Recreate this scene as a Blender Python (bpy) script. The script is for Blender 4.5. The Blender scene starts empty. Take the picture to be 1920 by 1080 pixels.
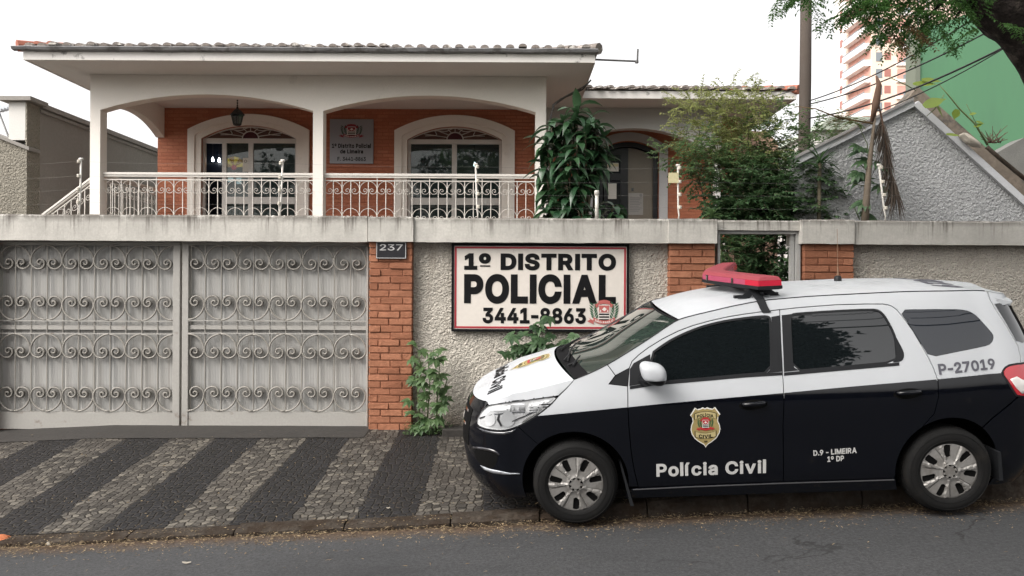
import bpy, bmesh, math, random
import numpy as np
from mathutils import Vector, Matrix, noise as mnoise
from mathutils.geometry import delaunay_2d_cdt, tessellate_polygon
from mathutils.bvhtree import BVHTree

# ------------------------------------------------------------ camera, sky, sun, exposure
SC = bpy.context.scene
COL = SC.collection
F, CAMZ, ROLL = 1400.0, 1.62, math.radians(0.3)
cam_data = bpy.data.cameras.new('camera')
cam_data.sensor_width = 36.0
cam_data.lens = 36.0 * F / 1920.0
cam_data.clip_start = 0.05
cam_data.clip_end = 1500
cam = bpy.data.objects.new('camera', cam_data)
COL.objects.link(cam)
cam.matrix_world = Matrix.Translation((0, 0, CAMZ)) @ Matrix.Rotation(math.radians(90), 4, 'X') @ Matrix.Rotation(ROLL, 4, 'Z')
SC.camera = cam

SUN_EL, SUN_AZ = math.radians(46), math.radians(-128)   # azimuth from +Y (away from the camera) towards +X
world = bpy.data.worlds.new('World')
SC.world = world
world.use_nodes = True
wn = world.node_tree.nodes
wl = world.node_tree.links
wn.clear()
sky = wn.new('ShaderNodeTexSky')
sky.sky_type = 'NISHITA'
sky.sun_disc = False
sky.sun_elevation = SUN_EL
sky.sun_rotation = SUN_AZ
sky.air_density = 1.0
sky.dust_density = 4.0
hs = wn.new('ShaderNodeHueSaturation')
hs.inputs['Saturation'].default_value = 0.14
bg = wn.new('ShaderNodeBackground')
bg.inputs['Strength'].default_value = 0.15
wo = wn.new('ShaderNodeOutputWorld')
wl.new(sky.outputs[0], hs.inputs['Color'])
warm = wn.new('ShaderNodeMix'); warm.data_type = 'RGBA'; warm.blend_type = 'MULTIPLY'
warm.inputs[0].default_value = 1.0; warm.inputs[7].default_value = (1.03, .99, .955, 1)
wl.new(hs.outputs[0], warm.inputs[6])
wl.new(warm.outputs[2], bg.inputs[0])
wl.new(bg.outputs[0], wo.inputs[0])

sd = bpy.data.lights.new('sun', 'SUN')
sd.energy = .9
sd.angle = math.radians(45)
sd.color = (1.0, 0.965, 0.91)
sun = bpy.data.objects.new('sun', sd)
COL.objects.link(sun)
to_sun = Vector((math.sin(SUN_AZ) * math.cos(SUN_EL), math.cos(SUN_AZ) * math.cos(SUN_EL), math.sin(SUN_EL)))
sun.rotation_euler = to_sun.to_track_quat('Z', 'Y').to_euler()
sun.location = (0, 0, 40)

SC.view_settings.view_transform = 'Standard'
SC.view_settings.look = 'None'
SC.view_settings.exposure = 1.22
SC.view_settings.gamma = 1.0
SC.render.engine = 'CYCLES'
SC.cycles.max_bounces = 6
SC.cycles.transparent_max_bounces = 12

# ------------------------------------------------------------ small tools
RNG = random.Random(7)
CT, ST = math.cos(ROLL), math.sin(ROLL)

def P(px, py, d):
    a, b = px - 960.0, 540.0 - py
    a, b = a * CT - b * ST, a * ST + b * CT
    return Vector((a * d / F, d, CAMZ + b * d / F))
def X(px, d, py=400): return P(px, py, d).x
def Z(py, d, px=960): return P(px, py, d).z
def ray(px, py):
    a, b = px - 960.0, 540.0 - py
    a, b = a * CT - b * ST, a * ST + b * CT
    return Vector((0, 0, CAMZ)), Vector((a / F, 1.0, b / F)).normalized()

ORG = {}
def thing(name, label, cat, loc=(0, 0, 0), group=None, kind=None):
    o = bpy.data.objects.new(name, None)
    o.empty_display_size = 0.2
    COL.objects.link(o)
    o.location = loc
    ORG[o.name] = Vector(loc)
    tag(o, label, cat, group, kind)
    return o
def tag(o, label=None, cat=None, group=None, kind=None):
    if label: o['label'] = label
    if cat: o['category'] = cat
    if group: o['group'] = group
    if kind: o['kind'] = kind
    return o

class MB:
    """collects faces with material slots, then links them as one mesh object"""
    def __init__(s):
        s.v, s.f, s.m = [], [], []
    def add(s, vs, fs, mi=0):
        b = len(s.v)
        s.v.extend([tuple(p) for p in vs])
        for f in fs:
            s.f.append(tuple(b + i for i in f)); s.m.append(mi)
        return s
    def box(s, x0, x1, y0, y1, z0, z1, mi=0):
        v = [(x0,y0,z0),(x1,y0,z0),(x1,y1,z0),(x0,y1,z0),(x0,y0,z1),(x1,y0,z1),(x1,y1,z1),(x0,y1,z1)]
        return s.add(v, [(0,3,2,1),(4,5,6,7),(0,1,5,4),(1,2,6,5),(2,3,7,6),(3,0,4,7)], mi)
    def obox(s, c, ax, ay, az, mi=0):
        c, ax, ay, az = Vector(c), Vector(ax), Vector(ay), Vector(az)
        v = [c + i*ax + j*ay + k*az for k in (-1,1) for (i,j) in ((-1,-1),(1,-1),(1,1),(-1,1))]
        return s.add(v, [(0,3,2,1),(4,5,6,7),(0,1,5,4),(1,2,6,5),(2,3,7,6),(3,0,4,7)], mi)
    def prism(s, poly, y0, y1, holes=(), mi=0, plane='xz', side_mi=None):
        """poly (and holes) in a plane, thickened along the third axis from y0 to y1"""
        loops = [list(poly)] + [list(h) for h in holes]
        flat = [p for l in loops for p in l]
        tris = tessellate_polygon([[Vector((p[0], p[1], 0)) for p in l] for l in loops])
        def m(p, t):
            return (p[0], t, p[1]) if plane == 'xz' else ((t, p[0], p[1]) if plane == 'yz' else (p[0], p[1], t))
        n = len(flat)
        vs = [m(p, y0) for p in flat] + [m(p, y1) for p in flat]
        fs = []
        for t in tris:
            a, b, c = [Vector((flat[i][0], flat[i][1])) for i in t]
            cr = (b-a).x*(c-a).y - (b-a).y*(c-a).x
            if abs(cr) < 1e-12: continue
            t = tuple(t) if cr > 0 else tuple(reversed(t))
            fr = t if plane != 'xy' else tuple(reversed(t))
            if plane == 'yz': fr = tuple(reversed(t))
            fs.append(fr); fs.append(tuple(n + i for i in reversed(fr)))
        s.add(vs, fs, mi)
        b = len(s.v) - 2*n
        st = 0
        for l in loops:
            k = len(l)
            for i in range(k):
                j = (i+1) % k
                s.f.append((b+st+i, b+n+st+i, b+n+st+j, b+st+j)); s.m.append(mi if side_mi is None else side_mi)
            st += k
        return s
    def tube(s, pts, r, n=6, mi=0, cap=True):
        pts = [Vector(p) for p in pts]
        rs = r if isinstance(r, (list, tuple)) else [r]*len(pts)
        up0 = None
        rings = []
        for i, p in enumerate(pts):
            d = (pts[min(i+1, len(pts)-1)] - pts[max(i-1, 0)])
            if d.length < 1e-9: d = Vector((0,0,1))
            d.normalize()
            if up0 is None:
                up0 = Vector((0,0,1)) if abs(d.z) < .9 else Vector((0,1,0))
            a = d.cross(up0)
            if a.length < 1e-6: a = d.cross(Vector((1,0,0)))
            a.normalize(); b = a.cross(d).normalized(); up0 = b
            rings.append([p + rs[i]*(math.cos(2*math.pi*k/n)*a + math.sin(2*math.pi*k/n)*b) for k in range(n)])
        vs = [q for rg in rings for q in rg]
        fs = []
        for i in range(len(pts)-1):
            for k in range(n):
                fs.append((i*n+k, i*n+(k+1)%n, (i+1)*n+(k+1)%n, (i+1)*n+k))
        if cap:
            fs.append(tuple(reversed(range(n)))); fs.append(tuple((len(pts)-1)*n + k for k in range(n)))
        return s.add(vs, fs, mi)
    def lathe(s, prof, c=(0,0,0), axis='z', n=24, mi=0):
        """prof: list of (radius, height)"""
        c = Vector(c)
        vs = []
        for r, h in prof:
            for k in range(n):
                a = 2*math.pi*k/n
                x, y = r*math.cos(a), r*math.sin(a)
                q = Vector((x,y,h)) if axis == 'z' else (Vector((x,h,y)) if axis == 'y' else Vector((h,x,y)))
                vs.append(c+q)
        fs = []
        for i in range(len(prof)-1):
            for k in range(n):
                f = (i*n+k, i*n+(k+1)%n, (i+1)*n+(k+1)%n, (i+1)*n+k)
                fs.append(tuple(reversed(f)) if axis == 'y' else f)
        return s.add(vs, fs, mi)
    def quad(s, a, b, c, d, mi=0): return s.add([a,b,c,d], [(0,1,2,3)], mi)
    def build(s, name, mats, parent=None, smooth=False, org=None, bevel=0, auto=None):
        me = bpy.data.meshes.new(name)
        o = bpy.data.objects.new(name, me)
        off = Vector((0,0,0))
        if parent is not None:
            off = ORG.get(parent.name, Vector((0,0,0)))
            ORG[o.name] = off
        elif org is not None:
            off = Vector(org); o.location = off; ORG[o.name] = off
        vs = [(p[0]-off.x, p[1]-off.y, p[2]-off.z) for p in s.v] if off.length > 0 else s.v
        me.from_pydata(vs, [], s.f)
        if not isinstance(mats, (list, tuple)): mats = [mats]
        for m in mats: me.materials.append(m)
        if len(mats) > 1: me.polygons.foreach_set('material_index', np.array(s.m, dtype=np.int32))
        if smooth: me.polygons.foreach_set('use_smooth', np.ones(len(me.polygons), dtype=bool))
        me.update()
        COL.objects.link(o)
        if parent is not None: o.parent = parent
        if bevel:
            b = o.modifiers.new('bevel', 'BEVEL'); b.width = bevel; b.segments = 2; b.limit_method = 'ANGLE'; b.angle_limit = math.radians(40)
        return o

def arc(cx, cz, r, a0, a1, n=16, rz=None):
    rz = r if rz is None else rz
    return [(cx + r*math.cos(math.radians(a0+(a1-a0)*i/n)), cz + rz*math.sin(math.radians(a0+(a1-a0)*i/n))) for i in range(n+1)]
def chord_arc(x0, x1, z, rise, n=24):
    """points of a segmental arch from (x0,z) up by rise and down to (x1,z)"""
    w = (x1-x0)/2
    R = (w*w + rise*rise)/(2*rise)
    cx, cz = (x0+x1)/2, z + rise - R
    a = math.asin(min(1, w/R))
    return [(cx + R*math.sin(-a + 2*a*i/n), cz + R*math.cos(-a + 2*a*i/n)) for i in range(n+1)]

# ------------------------------------------------------------ materials
MATS = {}
def nodes_of(name):
    m = bpy.data.materials.new(name); m.use_nodes = True
    nt = m.node_tree
    return m, nt, nt.nodes['Principled BSDF']
def N(nt, t, **kw):
    n = nt.nodes.new(t)
    for k, v in kw.items(): setattr(n, k, v)
    return n
def mixc(nt, fac, a, b, blend='MIX'):
    n = N(nt, 'ShaderNodeMix', data_type='RGBA', blend_type=blend)
    for sock, v in ((n.inputs[0], fac), (n.inputs[6], a), (n.inputs[7], b)):
        if isinstance(v, (int, float)): sock.default_value = v
        elif isinstance(v, (tuple, list)): sock.default_value = (v[0], v[1], v[2], 1)
        else: nt.links.new(v, sock)
    return n.outputs[2]
def ramp(nt, src, p0, p1, c0=0.0, c1=1.0):
    n = N(nt, 'ShaderNodeMapRange')
    n.inputs[1].default_value = p0; n.inputs[2].default_value = p1
    n.inputs[3].default_value = c0; n.inputs[4].default_value = c1
    nt.links.new(src, n.inputs[0])
    return n.outputs[0]
def coords(nt, scale=(1,1,1), obj=False):
    if obj:
        src = N(nt, 'ShaderNodeTexCoord').outputs['Object']
    else:
        src = N(nt, 'ShaderNodeNewGeometry').outputs['Position']
    if scale == (1,1,1): return src
    mp = N(nt, 'ShaderNodeMapping'); mp.inputs['Scale'].default_value = scale
    nt.links.new(src, mp.inputs[0])
    return mp.outputs[0]
def noisen(nt, vec, scale, detail=4, rough=.55, dist=0):
    n = N(nt, 'ShaderNodeTexNoise')
    n.inputs['Scale'].default_value = scale; n.inputs['Detail'].default_value = detail
    n.inputs['Roughness'].default_value = rough; n.inputs['Distortion'].default_value = dist
    nt.links.new(vec, n.inputs['Vector'])
    return n.outputs['Fac']
def bumpn(nt, b, h, strength=.3, dist=.01):
    n = N(nt, 'ShaderNodeBump'); n.inputs['Strength'].default_value = strength; n.inputs['Distance'].default_value = dist
    nt.links.new(h, n.inputs['Height']); nt.links.new(n.outputs[0], b.inputs['Normal'])
    return n
def mul(c, k): return (c[0]*k, c[1]*k, c[2]*k)
def mth(nt, op, a, b=0.0):
    n = N(nt, 'ShaderNodeMath', operation=op)
    for s, v in ((n.inputs[0], a), (n.inputs[1], b)):
        if isinstance(v, (int, float)): s.default_value = v
        else: nt.links.new(v, s)
    return n.outputs[0]

def mat(name, col, rough=.6, metal=0.0, var=.12, vs=3.0, fine=60.0, fvar=.06, bump=.0, bscale=80.0, bdist=.004, spec=.5, coat=0.0, obj=False, stain=None, stain_s=1.2, stain_t=(.55,.75), stretch=(1,1,1)):
    if name in MATS: return MATS[name]
    m, nt, b = nodes_of(name)
    v = coords(nt, stretch, obj)
    n1 = noisen(nt, v, vs, 5, .6)
    n2 = noisen(nt, v, fine, 3, .6)
    c = mixc(nt, ramp(nt, n1, .3, .7), mul(col, 1-var), mul(col, 1+var))
    c = mixc(nt, ramp(nt, n2, .3, .7), mul(col, 1-fvar*2), c) if fvar else c
    if stain:
        n3 = noisen(nt, v, stain_s, 6, .65)
        c = mixc(nt, ramp(nt, n3, stain_t[0], stain_t[1], 0, .8), c, stain)
    nt.links.new(c, b.inputs['Base Color'])
    b.inputs['Roughness'].default_value = rough
    b.inputs['Metallic'].default_value = metal
    b.inputs['Specular IOR Level'].default_value = spec
    b.inputs['Coat Weight'].default_value = coat
    b.inputs['Coat Roughness'].default_value = .03
    if rough > .15 and metal < .5:
        nt.links.new(ramp(nt, n1, .3, .7, rough*.85, min(1, rough*1.12)), b.inputs['Roughness'])
    if bump:
        bumpn(nt, b, noisen(nt, v, bscale, 4, .6), bump, bdist)
    MATS[name] = m
    return m

def concrete(name, col, z0, z1, dark=(.08,.07,.06), amount=.95):
    """old concrete beam with rain streaks running down from its top edge"""
    m, nt, b = nodes_of(name)
    v = coords(nt)
    sep = N(nt, 'ShaderNodeSeparateXYZ'); nt.links.new(v, sep.inputs[0])
    st = coords(nt, (15, 15, .8))
    s1 = noisen(nt, st, 1.0, 6, .7)
    g = ramp(nt, sep.outputs['Z'], z0, z1)
    k = mth(nt, 'MULTIPLY', ramp(nt, s1, .52, .64), mth(nt, 'POWER', g, 1.3))
    k = mth(nt, 'MULTIPLY', k, amount)
    n1 = noisen(nt, v, 2.2, 6, .65); n2 = noisen(nt, v, 45, 4, .6)
    c = mixc(nt, ramp(nt, n1, .3, .7), mul(col, .78), mul(col, 1.1))
    c = mixc(nt, ramp(nt, n2, .35, .7, 0, .35), c, mul(col, .6))
    c = mixc(nt, k, c, dark)
    # thin black growth along the very top edge
    e = mth(nt, 'MULTIPLY', ramp(nt, sep.outputs['Z'], z1-.085, z1), ramp(nt, noisen(nt, v, 7, 6, .7), .35, .5))
    c = mixc(nt, mth(nt, 'MULTIPLY', e, .85), c, dark)
    nt.links.new(c, b.inputs['Base Color']); b.inputs['Roughness'].default_value = .9; b.inputs['Specular IOR Level'].default_value = .25
    bumpn(nt, b, n2, .35, .006)
    return m

def roughcast(name, col, dark, scale=34, bd=.05):
    m, nt, b = nodes_of(name)
    v = coords(nt)
    vor = N(nt, 'ShaderNodeTexVoronoi'); vor.inputs['Scale'].default_value = scale; vor.inputs['Randomness'].default_value = 1
    nv = N(nt, 'ShaderNodeTexNoise'); nv.inputs['Scale'].default_value = 20; nt.links.new(v, nv.inputs['Vector'])
    vm = N(nt, 'ShaderNodeVectorMath', operation='MULTIPLY_ADD')
    nt.links.new(nv.outputs['Color'], vm.inputs[0]); vm.inputs[1].default_value = (.06,.06,.06); nt.links.new(v, vm.inputs[2])
    nt.links.new(vm.outputs[0], vor.inputs['Vector'])
    n1 = noisen(nt, v, 1.3, 6, .65); n2 = noisen(nt, v, scale*1.7, 5, .7)
    h = mth(nt, 'ADD', mth(nt, 'MULTIPLY', vor.outputs['Distance'], -1.0), mth(nt, 'MULTIPLY', n2, .9))
    c = mixc(nt, ramp(nt, n1, .3, .7), mul(col, .82), mul(col, 1.12))
    c = mixc(nt, ramp(nt, n2, .53, .66, 0, .8), c, dark)
    c = mixc(nt, ramp(nt, n1, .55, .8, 0, .45), c, mul(dark, 1.6))
    # splashed soil at the foot and soot runs from the top
    sep = N(nt, 'ShaderNodeSeparateXYZ'); nt.links.new(v, sep.inputs[0])
    ft = mth(nt, 'ADD', sep.outputs['Z'], mth(nt, 'MULTIPLY', noisen(nt, v, 3.5, 5, .7), -.5))
    c = mixc(nt, ramp(nt, ft, .12, -.25, 0, .7), c, mul(dark, 1.3))
    run = noisen(nt, coords(nt, (5, 5, .35)), 1.0, 5, .7)
    c = mixc(nt, ramp(nt, run, .56, .74, 0, .4), c, mul(dark, 1.8))
    nt.links.new(c, b.inputs['Base Color']); b.inputs['Roughness'].default_value = .95; b.inputs['Specular IOR Level'].default_value = .2
    bumpn(nt, b, h, 1.0, bd)
    return m

def island_mat(name, c0, c1, rough=.8, mortar=None, bump=.4, bscale=40, spec=.3, dirt=None):
    """colour varies from one loose piece (brick, stone) to the next"""
    m, nt, b = nodes_of(name)
    g = N(nt, 'ShaderNodeNewGeometry')
    v = coords(nt)
    n1 = noisen(nt, v, 25, 5, .65); n2 = noisen(nt, v, 1.4, 4)
    c = mixc(nt, g.outputs['Random Per Island'], c0, c1)
    c = mixc(nt, ramp(nt, n1, .35, .7, 0, .5), c, mul(c0, .6))
    if dirt: c = mixc(nt, ramp(nt, n2, .5, .72, 0, .55), c, dirt)
    nt.links.new(c, b.inputs['Base Color']); b.inputs['Roughness'].default_value = rough; b.inputs['Specular IOR Level'].default_value = spec
    bumpn(nt, b, noisen(nt, v, bscale, 5, .65), bump, .01)
    return m

def brickwall_mat(name, c0, c1, mort, bw=.24, rh=.073, axis='xz'):
    m, nt, b = nodes_of(name)
    v = coords(nt)
    sep = N(nt, 'ShaderNodeSeparateXYZ'); nt.links.new(v, sep.inputs[0])
    cmb = N(nt, 'ShaderNodeCombineXYZ')
    nt.links.new(mth(nt, 'ADD', sep.outputs['X'], sep.outputs['Y']), cmb.inputs[0]); nt.links.new(sep.outputs['Z'], cmb.inputs[1])
    br = N(nt, 'ShaderNodeTexBrick')
    br.inputs['Scale'].default_value = 1; br.inputs['Brick Width'].default_value = bw; br.inputs['Row Height'].default_value = rh
    br.inputs['Mortar Size'].default_value = .007; br.inputs['Mortar Smooth'].default_value = .35; br.inputs['Bias'].default_value = -.1
    br.inputs['Color1'].default_value = (*c0, 1); br.inputs['Color2'].default_value = (*c1, 1); br.inputs['Mortar'].default_value = (*mort, 1)
    nt.links.new(cmb.outputs[0], br.inputs['Vector'])
    n1 = noisen(nt, v, 30, 5, .65); n2 = noisen(nt, v, 1.5, 4)
    c = mixc(nt, ramp(nt, n1, .35, .7, 0, .45), br.outputs['Color'], mul(c0, .55))
    c = mixc(nt, ramp(nt, n2, .35, .65, 0, .3), c, mul(c1, .7))
    nt.links.new(c, b.inputs['Base Color']); b.inputs['Roughness'].default_value = .7; b.inputs['Specular IOR Level'].default_value = .35
    h = mth(nt, 'ADD', mth(nt, 'MULTIPLY', br.outputs['Fac'], -1.0), mth(nt, 'MULTIPLY', n1, .35))
    bumpn(nt, b, h, .9, .012)
    return m

def leaf_mat(name, c0, c1, rough=.45, trans=.3, tcol=None, spec=.4):
    m, nt, b = nodes_of(name)
    g = N(nt, 'ShaderNodeNewGeometry')
    n1 = noisen(nt, coords(nt), 2.0, 3)
    f = mth(nt, 'ADD', mth(nt, 'MULTIPLY', g.outputs['Random Per Island'], .75), mth(nt, 'MULTIPLY', ramp(nt, n1, .3, .7), .25))
    c = mixc(nt, f, c0, c1)
    nt.links.new(c, b.inputs['Base Color']); b.inputs['Roughness'].default_value = rough; b.inputs['Specular IOR Level'].default_value = spec
    tr = N(nt, 'ShaderNodeBsdfTranslucent')
    nt.links.new(mixc(nt, .5, c, tcol if tcol else mul(c1, 1.6)), tr.inputs[0])
    mx = N(nt, 'ShaderNodeMixShader'); mx.inputs[0].default_value = trans
    out = [n for n in nt.nodes if n.type == 'OUTPUT_MATERIAL'][0]
    nt.links.new(b.outputs[0], mx.inputs[1]); nt.links.new(tr.outputs[0], mx.inputs[2]); nt.links.new(mx.outputs[0], out.inputs[0])
    return m

def plain(name, col, rough=.5, metal=0, spec=.5, coat=0, emit=None, es=1.0):
    if name in MATS: return MATS[name]
    m, nt, b = nodes_of(name)
    b.inputs['Base Color'].default_value = (*col, 1); b.inputs['Roughness'].default_value = rough
    b.inputs['Metallic'].default_value = metal; b.inputs['Specular IOR Level'].default_value = spec
    b.inputs['Coat Weight'].default_value = coat; b.inputs['Coat Roughness'].default_value = .03
    if emit:
        b.inputs['Emission Color'].default_value = (*emit, 1); b.inputs['Emission Strength'].default_value = es
    MATS[name] = m
    return m

# ------------------------------------------------------------ lettering
_TXT = {}
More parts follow.
